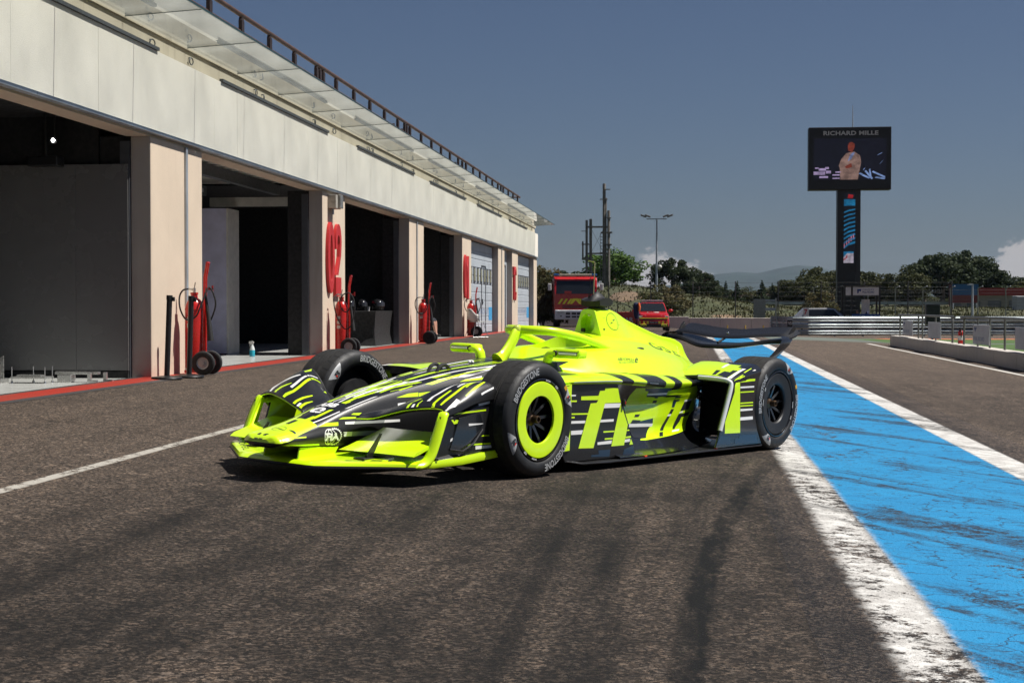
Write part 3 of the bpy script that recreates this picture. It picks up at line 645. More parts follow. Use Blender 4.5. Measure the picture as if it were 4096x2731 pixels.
# --- T camera and aerial
mb = MB(); mb.grid([[(x, y*w, z+.012*(1-abs(y))) for x, z, w in ((1.70, 1.052, .10), (1.76, 1.098, .112), (1.84, 1.128, .062), (1.90, 1.116, .09), (1.96, 1.092, .122), (1.93, 1.052, .124), (1.84, 1.034, .10), (1.72, 1.028, .10))] for y in np.linspace(-1, 1, 9)], close_u=False)
mb = MB()
rowsT = []
for y in np.linspace(-1, 1, 13):
    a = abs(y); hump = math.exp(-(a/.42)**2)
    pr = [(1.765-.015*(1-a*a), 1.028), (1.760-.015*(1-a*a), 1.066), (1.80, 1.080+.040*hump), (1.845, 1.086+.055*hump), (1.89, 1.082+.040*hump), (1.93, 1.068), (1.925, 1.036), (1.85, 1.022)]
    rowsT.append([(x, y*.082, z+.010*(a**3)) for x, z in pr])
mb.grid(rowsT, close_u=True); mb.add(rowsT[0], [list(range(8))]); mb.add(rowsT[-1], [list(range(8))])
TC_ = cpart(mb, 'roll_hoop_camera', MATB, smooth=40)
cpart(MB().tube([(1.84, 0, 1.0), (1.845, 0, 1.045)], [.062, .070], 14, sc=(1, .8)), 'camera_neck', MATB, TC_)
cpart(MB().cyl((1.758, -.045, 1.055), (1.768, -.045, 1.055), .011, 10), 'camera_lens', YEL, TC_)
cpart(MB().tube([(1.80, .0, 1.10), (1.80, 0, 1.345), (1.798, -.006, 1.352), (1.79, -.05, 1.358)], .0045, 6), 'pitot_tube', pmat('aerial_brass', (.45, .40, .26), .35, .8), TC_)
cpart(MB().tube([(1.785, -.02, 1.08), (1.78, -.02, 1.24)], .0018, 5), 'aerial_wire', MATB, TC_)
cpart(MB().tube([(1.785, -.03, 1.08), (1.783, -.03, 1.125)], [.010, .002], 6), 'aerial_fin', MATB, TC_)
# --- halo
hh = [(1.63, .262, .733), (1.45, .262, .778), (1.27, .245, .818), (1.12, .215, .842), (1.02, .165, .855), (.95, .085, .857), (.93, 0, .857)]
hp = catmull(hh+[(a, -b, c) for a, b, c in hh[::-1][1:]], 6)
HALO = cpart(MB().tube(hp, [.0265+.004*abs(math.sin(i/len(hp)*PI)) for i in range(len(hp))], 14), 'halo', YEL, smooth=60)
cpart(MB().tube(catmull([(.70, 0, .640), (.76, 0, .685), (.83, 0, .757), (.885, 0, .826), (.935, 0, .860)], 5), [.072, .062, .054, .049, .046, .044, .043, .042, .041, .041, .041, .042, .043, .043, .044, .044, .045, .045, .044, .042, .036], 14, sc=(.62, 1.0)), 'halo_pillar', YEL, HALO)
cpart(MB().sphere((.892, 0, .856), 1, 8, sc=(.03, .028, .034)), 'halo_camera', pmat('clear_lens', (.40, .48, .08), .08), HALO)
both(lambda s: cpart(MB().box((1.665, s*.262, .722), (.12, .05, .03), b=.008), 'halo_mount', YEL, HALO))
both(lambda s: cpart(MB().tube([(1.17, s*.226, .835), (1.27, s*.245, .818)], .0305, 12), 'halo_cap', YEL, HALO))
# --- mirrors
def mirror(s):
    t = bpy.data.objects.new('mirror', None); COL.objects.link(t); t.parent = CAR
    cpart(MB().box((.90, s*.437, .715), (.10, .225, .062), b=.022), 'mirror_housing', YEL, t, smooth=60)
    cpart(MB().tube(catmull([(.875, s*.36, .714), (.87, s*.318, .710), (.868, s*.292, .690), (.868, s*.280, .640)], 5), .036, 12, sc=(1.15, .75)), 'mirror_stalk', YEL, t, smooth=60)
    cpart(MB().cyl((.838, s*.358, .715), (.852, s*.358, .715), .019, 16), 'mirror_camera', MATB, t)
    cpart(MB().box((.853, s*.458, .715), (.014, .150, .022), b=.004), 'light_bar_frame', MATB, t)
    cpart(MB().box((.8455, s*.458, .715), (.006, .142, .014), b=.002), 'light_bar', pmat('light_bar', (.75, .77, .75), .15, .3, emit=(.8, .85, .8), es=.05), t)
both(mirror)
# --- winglets and sensors on the nose
for y in (-.035, .035):
    cpart(MB().tube(catmull([(.02, y, .578), (.055, y, .622), (.11, y, .628), (.16, y, .595)], 4), .012, 8), 'nose_hoop', MATB)
for y in (-.06, -.035): cpart(MB().sphere((.47, y, .640), .011, 8), 'nose_sensor', WHT)
# --- sidepods: shelf, hanging front panel, undercut flank and floor
def sidepod(s):
    t = bpy.data.objects.new('sidepod', None); COL.objects.link(t); t.parent = CAR
    # upper shelf with a rolled edge (y,z from inner root over the top to the lip and back underneath)
    st = []
    for x, yi, zi, ym, zm, ye, ze, zl in ((.30, .30, .575, .55, .588, .800, .560, .545), (.42, .30, .58, .56, .598, .822, .566, .543), (.70, .32, .585, .58, .602, .826, .568, .542), (1.0, .36, .585, .60, .596, .815, .562, .533), (1.35, .40, .58, .60, .585, .775, .548, .512), (1.7, .40, .565, .56, .572, .722, .532, .490), (2.05, .38, .548, .50, .556, .650, .520, .478), (2.35, .30, .53, .43, .538, .572, .510, .478), (2.6, .24, .515, .36, .520, .478, .498, .475)):
        st.append((x, [(yi, zi), ((yi+ym)/2, (zi+zm)/2+.004), (ym, zm), (ym*.45+ye*.55, zm*.72+ze*.28+.003), (ye, ze), (ye+.004, (ze+zl)/2), (ye-.012, zl), (ye-.06, zl-.004), (yi+.02, zl-.01), (yi, zi-.03)]))
    global SHELF; SHELF = st
    secs = [smooth_prof(q, 3) for q in hermite_sections(st, 8)]
    mb = MB(); mb.grid([[(p[0], s*p[1], p[2]) for p in q] for q in secs])
    for q in (secs[0], secs[-1]): mb.add([(p[0], s*p[1], p[2]) for p in q], [list(range(len(q)))])
    cpart(mb, 'sidepod_shelf', CARB, t, smooth=50)
    # undercut flank, narrowing to the rear
    fl = []
    for x, y0, y1, y2, y3, zt in ((.92, .785, .755, .745, .742, .535), (1.1, .775, .715, .712, .735, .530), (1.4, .745, .680, .676, .715, .512), (1.75, .695, .652, .640, .672, .488), (2.05, .632, .598, .582, .612, .480), (2.3, .562, .535, .515, .540, .478), (2.5, .490, .465, .445, .468, .477), (2.72, .39, .37, .35, .36, .475)):
        fl.append((x, [(y0, zt), ((y0+y1)/2+.004, zt-.06), (y1, .38), ((y1+y2)/2, .28), (y2, .20), (y3, .140), (y3+.06, .085), (y3+.13, .062)]))
    secs = [smooth_prof(q, 3) for q in hermite_sections(fl, 8)]
    mb = MB(); mb.grid([[(p[0], s*min(p[1], .852), p[2]) for p in q] for q in secs]); cpart(mb, 'sidepod_flank', GLOSSB, t, smooth=60)
    # front hanging panel with raked rear edge
    mb = MB(); prof = [(.31, .545), (.915, .545), (.931, .512), (1.058, .27), (1.131, .134), (1.165, .062), (.36, .062), (.31, .135)]
    mb.prism([(a, s*.812, b) for a, b in prof], (0, -s*.022, 0)); cpart(mb, 'side_panel', CARB, t, smooth=30, bevel=.004)
    mb = MB(); mb.prism([(.30, s*.60, .56), (.30, s*.835, .545), (.30, s*.835, .135), (.30, s*.60, .10)], (.022, 0, 0)); mb.prism([(.30, s*.835, .545), (.39, s*.822, .55), (.39, s*.822, .135), (.30, s*.835, .135)], (0, -s*.018, 0)); cpart(mb, 'panel_leading_edge', YEL, t, smooth=30, bevel=.004)
    cpart(MB().box((.985, s*.822, .415), (.022, .02, .045), b=.004), 'panel_marker', MATB, t)
    mb = MB(); mb.box((.985, s*.834, .416), (.010, .004, .018)); cpart(mb, 'panel_marker_lens', pmat('marker_red', (.35, .02, .02), .3), t)
    # floor
    mb = MB(); P = [(.34, .70), (.40, .80), (.52, .845), (.75, .858), (2.2, .862), (2.60, .862), (2.84, .852), (2.84, .30), (.34, .30)]
    mb.prism([(a, s*b, .040 + (.045 if a < .36 else .02 if a < .45 else .0)) for a, b in P], (0, 0, .014)); cpart(mb, 'floor_edge', CARB, t, smooth=30, bevel=.003)
    mb = MB(); mb.tube([(.36, s*.80, .072), (.48, s*.848, .052), (.75, s*.862, .046), (2.2, s*.866, .046), (2.8, s*.864, .046)], .006, 6); cpart(mb, 'floor_lip', CARB, t)
    for x in (1.22, 2.16): cpart(MB().box((x, s*.850, .058), (.05, .016, .008), Matrix.Rotation(-s*.25, 3, 'Z')), 'floor_marker', pmat('marker_orange', (.80, .06, .01), .4), t)
both(sidepod)
mb = MB(); mb.bx(.4, 2.85, -.5, .5, .035, .052); cpart(mb, 'floor', MATB)
mb = MB(); mb.prism([(2.4, .46, .05), (3.4, .46, .22), (3.4, .46, .235), (2.4, .46, .065)], (0, -.92, 0)); mb.prism([(2.5, .47, .05), (3.4, .47, .2), (3.4, .47, .40), (3.2, .47, .40)], (0, -.01, 0)); mb.prism([(2.5, -.47, .05), (3.4, -.47, .2), (3.4, -.47, .40), (3.2, -.47, .40)], (0, .01, 0)); cpart(mb, 'diffuser', CARB, smooth=30)
mb = MB(); mb.tube([(2.5, 0, .30), (3.35, 0, .36)], [.20, .10], 14); cpart(mb, 'gearbox', MATB)
# --- rear fender ahead of the rear wheel
def rfender(s):
    t = bpy.data.objects.new('rear_fender', None); COL.objects.link(t); t.parent = CAR
    # top: from the light bar to the tyre, from inner root to outer rolled edge
    st = []
    for x, z, zo, yo in ((2.30, .545, .535, .845), (2.36, .560, .548, .858), (2.48, .596, .578, .866), (2.62, .628, .604, .868), (2.745, .648, .622, .868)):
        yi = .36-.05*(x-2.3)/.45
        st.append((x, [(yi, z-.025), (yi+.06, z-.004), (.55, z), (.72, z), (yo-.05, (z+zo)/2+.008), (yo, zo-.012), (yo+.002, zo-.05)]))
    secs = [smooth_prof(q, 3) for q in hermite_sections(st, 6)]
    mb = MB(); mb.grid([[(p[0], s*p[1], p[2]) for p in q] for q in secs]); mb.grid([[(p[0], s*(p[1]-.012 if p[1] > .8 else p[1]), p[2]-.014) for p in q] for q in secs])
    cpart(mb, 'fender_top', GLOSSB, t, smooth=50)
    prof = [(2.335, .508), (2.745, .575), (2.70, .46), (2.685, .36), (2.69, .26), (2.73, .16), (2.80, .062), (2.125, .062), (2.165, .15)]
    mb = MB(); mb.prism([(a, s*.866, b) for a, b in prof], (0, -s*.014, 0)); cpart(mb, 'fender_side', GLOSSB, t, smooth=30, bevel=.003)
    # white light tube round the front edge
    pts = catmull([(2.30, s*.60, .545), (2.305, s*.78, .540), (2.318, s*.840, .528), (2.318, s*.862, .495), (2.26, s*.864, .36), (2.18, s*.864, .180)], 6)
    cpart(MB().tube(pts, .0165, 10), 'light_tube', pmat('light_tube', (.66, .68, .68), .35, 0, .03), t, smooth=60)
    pts2 = [(p[0]+.012, p[1]-s*.012, p[2]-.002) for p in pts]
    cpart(MB().tube(pts2, .022, 8), 'light_tube_holder', MATB, t, smooth=60)
    cpart(MB().tube([(2.30, s*.40, .530), (2.30, s*.605, .545)], .018, 10), 'fender_bar', MATB, t)
    mb = MB(); mb.prism([(2.68, s*.40, .10), (2.68, s*.86, .10), (2.70, s*.86, .56), (2.70, s*.40, .60)], (.012, 0, 0)); cpart(mb, 'fender_back', MATB, t)
both(rfender)
# --- front wing
LE = [(-1.32, .29), (-1.32, .10), (-1.325, 0)]
def wing():
    mb = MB(); rows = []
    for y in np.linspace(-.745, .745, 31):
        a = abs(y); xl = -1.322 if a < .29 else -1.322+(a-.29)/(.745-.29)*.345
        xt = -.80 if a > .2 else -.88; zl = .104+.010*sst(.25, .74, a); c = xt-xl
        pr = [(0, 0), (.03, .014), (.12, .024), (.35, .030), (.7, .036), (1, .046), (1, .040), (.6, .016), (.2, -.004), (.05, -.006)]
        rows.append([(xl+c*u_, y, zl+v_) for u_, v_ in pr])
    mb.grid(rows, close_u=True); mb.add(rows[0], [list(range(10))]); mb.add(rows[-1], [list(range(10))])
    W = cpart(mb, 'front_wing', YEL, smooth=35)
    lip = []
    for y in np.linspace(-.745, .745, 31):
        a = abs(y); xl = -1.328 if a < .29 else -1.328+(a-.29)/(.745-.29)*.345; lip.append((xl+.012, y, .094+.010*sst(.25, .74, a)))
    cpart(MB().tube(lip, .011, 8, sc=(1, .8)), 'wing_lip', CARB, W)
    mb = MB(); mb.grid([[(x, y, .092) for y in (-.72, -.3, 0, .3, .72)] for x in (-1.28+.0, -.82)]); 
    for i_, p_ in enumerate(mb.v):
        if i_ < 5: mb.v[i_] = (-1.30 if abs(p_[1]) < .35 else -.97, p_[1], .090)
    cpart(mb, 'wing_underside', MATB, W)
    for s in (1, -1):
        mb = MB(); mb.prism([(-1.285, s*.130, .120), (-1.00, s*.140, .135), (-.965, s*.140, .180), (-1.27, s*.128, .190)], (0, s*.012, 0)); cpart(mb, 'wing_pylon', YEL, W, bevel=.004)
        # upper flap
        rows = []
        for y in np.linspace(.22, .735, 12):
            k = (y-.22)/.515
            pr = [(-.99-.05*(1-k)**2, .172), (-.96, .192), (-.85, .225), (-.70, .268), (-.66, .282), (-.665, .272), (-.80, .225), (-.93, .182), (-.985, .168)]
            rows.append([(x, s*y, z) for x, z in pr])
        mb = MB(); mb.grid(rows, close_u=True); mb.add(rows[0], [list(range(9))]); mb.add(rows[-1], [list(range(9))]); cpart(mb, 'wing_flap', YEL, W, smooth=40)
        mb = MB(); mb.prism([(-1.06, s*.452, .135), (-1.025, s*.452, .130), (-.935, s*.448, .275), (-.95, s*.448, .277), (-1.06, s*.452, .165)], (0, s*.006, 0)); cpart(mb, 'wing_strake', CARB, W)
        mb = MB(); mb.bx(-1.10, -.92, s*.39, s*.47, .138, .146); cpart(mb, 'strake_foot', CARB, W, bevel=.002)
    return W
wing()
# --- front fenders with end plates
def ffender(s):
    t = bpy.data.objects.new('front_fender', None); COL.objects.link(t); t.parent = CAR
    # rows run from the inner edge to the outer edge; each row from leading edge to trailing edge
    ctl = [((-.860, .215, .330), (-.905, .218, .345), (-.86, .222, .366), (-.74, .235, .385), (-.60, .270, .400), (-.50, .33, .405)),
           ((-.800, .285, .332), (-.842, .286, .348), (-.80, .288, .372), (-.70, .305, .402), (-.57, .345, .432), (-.47, .40, .425)),
           ((-.775, .385, .360), (-.818, .386, .378), (-.78, .390, .402), (-.68, .405, .440), (-.55, .435, .478), (-.43, .480, .448)),
           ((-.755, .480, .388), (-.797, .480, .405), (-.76, .483, .430), (-.66, .495, .472), (-.53, .515, .522), (-.395, .545, .485)),
           ((-.730, .565, .402), (-.772, .565, .420), (-.735, .568, .446), (-.64, .578, .492), (-.51, .597, .548), (-.370, .618, .538)),
           ((-.700, .650, .410), (-.740, .650, .428), (-.70, .652, .454), (-.61, .660, .500), (-.48, .675, .556), (-.350, .688, .572)),
           ((-.690, .704, .405), (-.727, .708, .424), (-.69, .714, .446), (-.59, .722, .486), (-.46, .731, .538), (-.325, .738, .562)),
           ((-.715, .735, .385), (-.745, .740, .405), (-.71, .746, .424), (-.60, .753, .456), (-.46, .761, .500), (-.295, .766, .524)),
           ((-.730, .742, .345), (-.756, .748, .362), (-.72, .754, .382), (-.62, .760, .408), (-.48, .766, .448), (-.305, .770, .470))]
    cols = [catmull(r, 5) for r in ctl]; n = len(cols[0]); rows = [catmull([c[i] for c in cols], 5) for i in range(n)]
    mb = MB(); mb.grid([[(p[0], s*p[1], p[2]) for p in r] for r in rows])
    o = cpart(mb, 'fender_skin', CARB, t, smooth=60); md = o.modifiers.new('s', 'SOLIDIFY'); md.thickness = .012; md.offset = -1 if s < 0 else -1
    cpart(MB().tube([(p[0], s*p[1], p[2]) for p in catmull([c[4] for c in cols], 4)], .0045, 8, sc=(1.0, .8)), 'fender_leading_edge', YEL, t, smooth=60)
    cpart(MB().tube([(p[0], s*p[1], p[2]-.006) for p in rows[-1]], .007, 6), 'fender_trailing_edge', MATB, t)
    # end plate: outline minus a raked slot
    cut_ = [(-.722, .365), (-.655, .365), (-.715, .175), (-.800, .165)]
    outl = [(-.780, .385), (-.330, .505), (-.345, .44), (-.345, .36), (-.325, .27), (-.275, .150), (-.60, .118), (-.880, .112)]
    mb = MB()
    def pr(poly, y0=.752, th=.016): mb.prism([(a, s*y0, b) for a, b in poly], (0, -s*th, 0))
    pr([(-.78, .385), (-.64, .42), (-.655, .365), (-.722, .365), (-.80, .165), (-.80, .118), (-.88, .112)])
    pr([(-.64, .42), (-.330, .505), (-.345, .44), (-.345, .36), (-.325, .27), (-.275, .150), (-.60, .118), (-.80, .118), (-.80, .165), (-.715, .175), (-.655, .365)])
    cpart(mb, 'end_plate', CARB, t, smooth=20)
    if s > 0: mb = MB(); mb.prism([(a, .7525, b) for a, b in [(-.735, .372), (-.645, .372), (-.705, .170), (-.81, .158)]], (0, -.004, 0)); cpart(mb, 'slot_cover', CARB, t, smooth=20)
    mb = MB(); mb.prism([(a, s*.7355, b) for a, b in [(-.78, .40), (-.64, .43), (-.655, .365), (-.722, .365), (-.80, .165), (-.80, .118), (-.88, .112)]], (0, -s*.004, 0))
    mb.prism([(a, s*.7355, b) for a, b in [(-.64, .43), (-.33, .51), (-.345, .36), (-.275, .150), (-.60, .118), (-.80, .118), (-.80, .165), (-.715, .175), (-.655, .365)]], (0, -s*.004, 0)); cpart(mb, 'end_plate_liner', YEL, t, smooth=20)
    path = catmull([(-.738, s*.738, .402), (-.758, s*.746, .385), (-.800, s*.752, .300), (-.855, s*.752, .180), (-.90, s*.742, .130), (-.965, s*.725, .118)], 6)
    cpart(MB().tube(path, [.012]*2+[.0205]*(len(path)-4)+[.016]*2, 12, sc=(1.55, .85)), 'end_plate_edge', YEL, t, smooth=60)
    rows = []
    for x, z0, z1, yy in ((-.985, .100, .122, .715), (-.93, .098, .128, .742), (-.85, .098, .140, .766), (-.6, .104, .152, .772), (-.40, .118, .168, .772), (-.262, .128, .176, .770)):
        rows.append([(x, s*(yy-.045), z0), (x, s*yy, z0+.004), (x, s*(yy+.006), (z0+z1)/2), (x, s*yy, z1), (x, s*(yy-.045), z1)])
    mb = MB(); mb.grid(rows, close_u=True); mb.add(rows[0], [list(range(5))]); mb.add(rows[-1], [list(range(5))]); cpart(mb, 'end_plate_foot', YEL, t, smooth=50)
    mb = MB(); mb.prism([(a, s*.753, b) for a, b in [(-.62, .375), (-.43, .395), (-.40, .33), (-.47, .24), (-.60, .19), (-.70, .195)]], (0, s*.004, 0)); cpart(mb, 'brake_duct_scoop', GLOSSB, t, bevel=.002)
    cpart(MB().tube([(-.70, s*.757, .198), (-.60, s*.770, .185), (-.50, s*.770, .225), (-.41, s*.760, .300)], .006, 6), 'scoop_vane', CARB, t)
    for a, b in ((-.745, .378), (-.825, .150)): cpart(MB().cyl((a, s*.752, b), (a, s*.776, b), .0075, 8), 'bolt', MATB, t)
both(ffender)
# --- suspension arms
def arms(s):
    for a, b in (((-.02, .22, .44), (0, .62, .43)), ((.26, .26, .42), (0, .62, .43)), ((-.04, .24, .20), (0, .62, .22)), ((.28, .28, .19), (0, .62, .22)), ((.1, .24, .50), (0, .62, .27))):
        cpart(MB().tube([(p[0], s*p[1], p[2]) for p in (a, b)], .014, 8, sc=(1.6, .6)), 'suspension_arm', CARB)
    for a, b in (((2.62, .20, .42), (3.0, .56, .44)), ((2.95, .16, .44), (3.02, .56, .44)), ((2.55, .24, .20), (3.0, .56, .20)), ((3.2, .16, .24), (3.03, .56, .2)), ((2.70, .18, .46), (2.98, .56, .28)), ((2.40, .40, .50), (2.62, .60, .33))):
        cpart(MB().tube([(p[0], s*p[1], p[2]) for p in (a, b)], .015, 8, sc=(1.6, .6)), 'suspension_arm', CARB)
    cpart(MB().tube([(3.02, s*.15, .35), (3.02, s*.60, .348)], .024, 10), 'drive_shaft', pmat('shaft_bronze', (.10, .055, .035), .4, .7))
both(arms)
# --- rear wing
def rwing():
    mb = MB(); rows = []; sp = .53
    for y in np.linspace(-sp, sp, 33):
        a = abs(y)/sp; z = .732+.058*sst(.1, .95, a); xl = 3.50+.20*sst(.1, .9, a)-.0; ch = .30-.12*sst(.3, 1, a)
        pr = [(0, .006), (.04, .022), (.2, .026), (.6, .030), (1, .040), (1, .034), (.6, .006), (.2, -.010), (.04, -.008)]
        rows.append([(xl+u_*ch, y, z+v_) for u_, v_ in pr])
    mb.grid(rows, close_u=True); mb.add(rows[0], [list(range(9))]); mb.add(rows[-1], [list(range(9))])
    W = cpart(mb, 'rear_wing', CARB, smooth=40)
    mb = MB(); mb.grid([[(p[0], p[1], p[2]-.0016) for p in (r[6], r[7], r[8])] for r in rows]); cpart(mb, 'wing_underside', YEL, W, smooth=40)
    rows = []; sp = .56
    for y in np.linspace(-sp, sp, 35):
        a = abs(y)/sp; z = .806+.032*sst(.05, .85, a)-.018*sst(.86, 1.0, a); xl = 3.70+.08*sst(.2, .9, a); tl = .070
        pr = [(0, 0), (.012, .014), (.08, .030), (.20, .078), (.203, .076), (.11, .022), (.03, -.004)]
        rows.append([(xl+u_, y, z+v_*(1-.35*sst(.85, 1, a))) for u_, v_ in pr])
    mb = MB(); mb.grid(rows, close_u=True); mb.add(rows[0], [list(range(7))]); mb.add(rows[-1], [list(range(7))]); cpart(mb, 'rear_flap', CARB, W, smooth=40)
    for s in (1, -1):
        mb = MB(); mb.prism([(3.80, s*.505, .800), (3.88, s*.505, .800), (3.965, s*.515, .905), (3.94, s*.515, .925), (3.90, s*.515, .900)], (0, s*.008, 0)); cpart(mb, 'flap_bracket', CARB, W)
        # swan strut from the wing tip down to the wheel fairing
        rows = []
        for x, y, z, c in ((3.70, .500, .842, .19), (3.69, .535, .838, .19), (3.66, .558, .815, .18), (3.62, .562, .775, .165), (3.55, .545, .715, .15), (3.47, .515, .640, .14), (3.42, .495, .590, .14)):
            rows.append([(x, s*(y), z), (x+c*.5, s*(y+.012), z), (x+c, s*y, z), (x+c*.5, s*(y-.012), z-.004)])
        mb = MB(); mb.grid(rows, close_u=True); mb.add(rows[-1], [[0, 1, 2, 3]]); cpart(mb, 'wing_strut', GLOSSB, W, smooth=60)
    cpart(MB().tube([(3.62, 0, .768), (3.76, 0, .815)], .010, 8), 'flap_actuator', MATB, W)
    cpart(MB().sphere((3.78, 0, .845), .012, 8), 'actuator_head', pmat('chrome', (.6, .6, .6), .15, 1.), W)
rwing()
mb = MB(); mb.box((3.44, 0, .40), (.03, .10, .06), b=.006); cpart(mb, 'rain_light', pmat('rain_light', (.3, .02, .02), .3))
# --- wheels
SATIN = pmat('satin_black', (.012, .0125, .014), .42, 0, .1, 6)
def ring_text(mb, txt, r, h, ang, span, y, flip=False, mi=0):
    """text bent round the y axis; ang = centre angle (0 = rearwards, 90 = up), letters upright on the outside when not flipped"""
    v, f = text_mb(txt, bold=.018, shear=.12, spacing=1.0, res=4); v[:, 1] *= h/v[:, 1].max(); v[:, 0] = (v[:, 0]/v[:, 0].max()-.5)*span
    vs = []
    for a, b in v:
        rr = r+b; th = ang-a
        if flip: rr = r+h-b; th = ang+a
        vs.append((rr*math.cos(th), y, rr*math.sin(th)))
    mb.add(vs, f, mi)
def wheel(x, s, front):
    wd = .285 if front else .325; RAD = .3477; yo = .881; yc = yo-wd/2
    t = bpy.data.objects.new('wheel', None); COL.objects.link(t); t.parent = CAR
    hw = wd/2
    # local profile h: + = outboard
    prof = [(.242, hw-.022), (.250, hw-.010), (.265, hw+.000), (.290, hw+.004), (.315, hw-.001), (.333, hw-.016), (.3415, hw-.034), (RAD-.001, hw-.06), (RAD, 0), (RAD-.001, -hw+.06), (.3415, -hw+.034), (.333, -hw+.016), (.315, -hw+.001), (.290, -hw-.004), (.265, -hw), (.250, -hw+.010), (.242, -hw+.022)]
    C0 = Vector((x, s*yc, RAD))
    def mk(mb, name, m, parent=t, **k):
        mb.v = [(p[0]+x, s*(p[1]+yc), p[2]+RAD) for p in mb.v]; return cpart(mb, name, m, parent, **k)
    mb = MB(); mb.lathe([p for p in prof[:7]], axis='y', n=72); mb.lathe(prof[10:], axis='y', n=72); ty = mk(mb, 'tyre_sidewall', RUB, smooth=50)
    tr = [prof[6]]
    for h in ((-hw+.10), -.03, .03+.0, hw-.10)[::-1]:
        tr += [(RAD-.0004, h+.006), (RAD-.007, h+.004), (RAD-.007, h-.004), (RAD-.0004, h-.006)]
    tr += [prof[10]]
    mb = MB(); mb.lathe(tr, axis='y', n=72); mk(mb, 'tyre_tread', TREAD, ty, smooth=40)
    # sipes across the shoulders
    mb = MB()
    for i in range(34):
        a0 = 2*PI*i/34
        for sd_ in (1, -1):
            pts = [(hw-.022, 0, RAD-.0095), (hw-.045, .02, RAD-.0022), (hw-.09, .05, RAD+.0006)]
            q = []
            for h, da, rr in pts:
                for e in (-.0013, .0013):
                    a = a0+(da if sd_ > 0 else -da)+e/RAD+(.05 if sd_ < 0 else 0); q.append((rr*math.cos(a), sd_*h, rr*math.sin(a)))
            mb.add(q, [(0, 1, 3, 2), (2, 3, 5, 4)])
    sp = mk(mb, 'tread_sipes', MATB, ty); sp['kind'] = 'stuff'
    # rim barrel, disc cover, spokes, nut
    mb = MB(); mb.lathe([(.243, hw-.020), (.247, hw-.004), (.240, hw-.002), (.236, hw-.012), (.232, hw-.06), (.230, -hw+.03), (.244, -hw+.010), (.247, -hw+.004), (.243, -hw+.020)], axis='y', n=56); mk(mb, 'rim', GLOSSB, smooth=40)
    if front: mb = MB(); mb.lathe([(.141, hw-.022), (.1415, hw-.010), (.144, hw-.008), (.218, hw-.003), (.227, hw-.004), (.230, hw-.012)], axis='y', n=64); cv_ = mk(mb, 'wheel_cover', YEL, smooth=12)
    else: mb = MB(); mb.lathe([(.141, hw-.040), (.142, hw-.026), (.150, hw-.018), (.170, hw-.012), (.222, hw-.006), (.229, hw-.010), (.233, hw-.02)], axis='y', n=64); cv_ = mk(mb, 'wheel_cover', SATIN, smooth=25)
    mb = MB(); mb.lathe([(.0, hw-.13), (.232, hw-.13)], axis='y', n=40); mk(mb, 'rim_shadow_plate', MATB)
    for i in range(10):
        a = 2*PI*i/10+.1
        for da in ((0,) if front else (0,)):
            mb = MB(); ca, sa = math.cos(a), math.sin(a)
            def pt(r, h, w_): return [(r*ca-w_*sa, h, r*sa+w_*ca), (r*ca+w_*sa, h, r*sa-w_*ca)]
            q = pt(.035, hw-.075, .012)+pt(.12, hw-.055, .009)+pt(.235, hw-.035, .013)+pt(.035, hw-.10, .012)+pt(.12, hw-.09, .009)+pt(.235, hw-.07, .013)
            mb.add(q, [(0, 1, 3, 2), (2, 3, 5, 4), (6, 8, 9, 7), (8, 10, 11, 9), (0, 2, 8, 6), (2, 4, 10, 8), (1, 7, 9, 3), (3, 9, 11, 5)]); mk(mb, 'spoke', GLOSSB, smooth=30)
    mb = MB(); mb.lathe([(.0, hw-.10), (.046, hw-.10), (.044, hw-.075), (.024, hw-.06), (.024, hw-.026), (.021, hw-.020), (.015, hw-.020), (.014, hw-.04), (0, hw-.04)], axis='y', n=24); mk(mb, 'wheel_nut', HUBM, smooth=30)
    mb = MB(); mb.lathe([(0, -hw+.06), (.16, -hw+.06), (.16, -hw+.02), (0, -hw+.02)], axis='y', n=28); mk(mb, 'brake_drum', MATB, smooth=30)
    # lettering on the outer and the inner sidewall
    mb = MB(); ph = {(1, 1): R(128), (1, 0): R(163), (-1, 1): R(62), (-1, 0): R(40)}[(s, 1 if front else 0)]
    for side in (1, -1):
        yy = side*(hw+.0055)
        outer = (side*s > 0)          # seen from the near side of the car, letters must not be mirrored
        for k_ in (0, PI):
            ring_text(mb, 'BRIDGESTONE', .272, .043, ph+k_, 1.02, yy, False) if outer else None
            if not outer:
                n0 = len(mb.v); ring_text(mb, 'BRIDGESTONE', .272, .043, ph+k_, 1.02, yy, False)
                c2 = ph+k_
                for i_ in range(n0, len(mb.v)):          # mirror about its own centre angle for the other side
                    p_ = mb.v[i_]; a_ = 2*c2-math.atan2(p_[2], p_[0]); r_ = math.hypot(p_[0], p_[2]); mb.v[i_] = (r_*math.cos(a_), p_[1], r_*math.sin(a_))
    mk(mb, 'sidewall_lettering', SILV, ty, smooth=None)['kind'] = 'stuff'
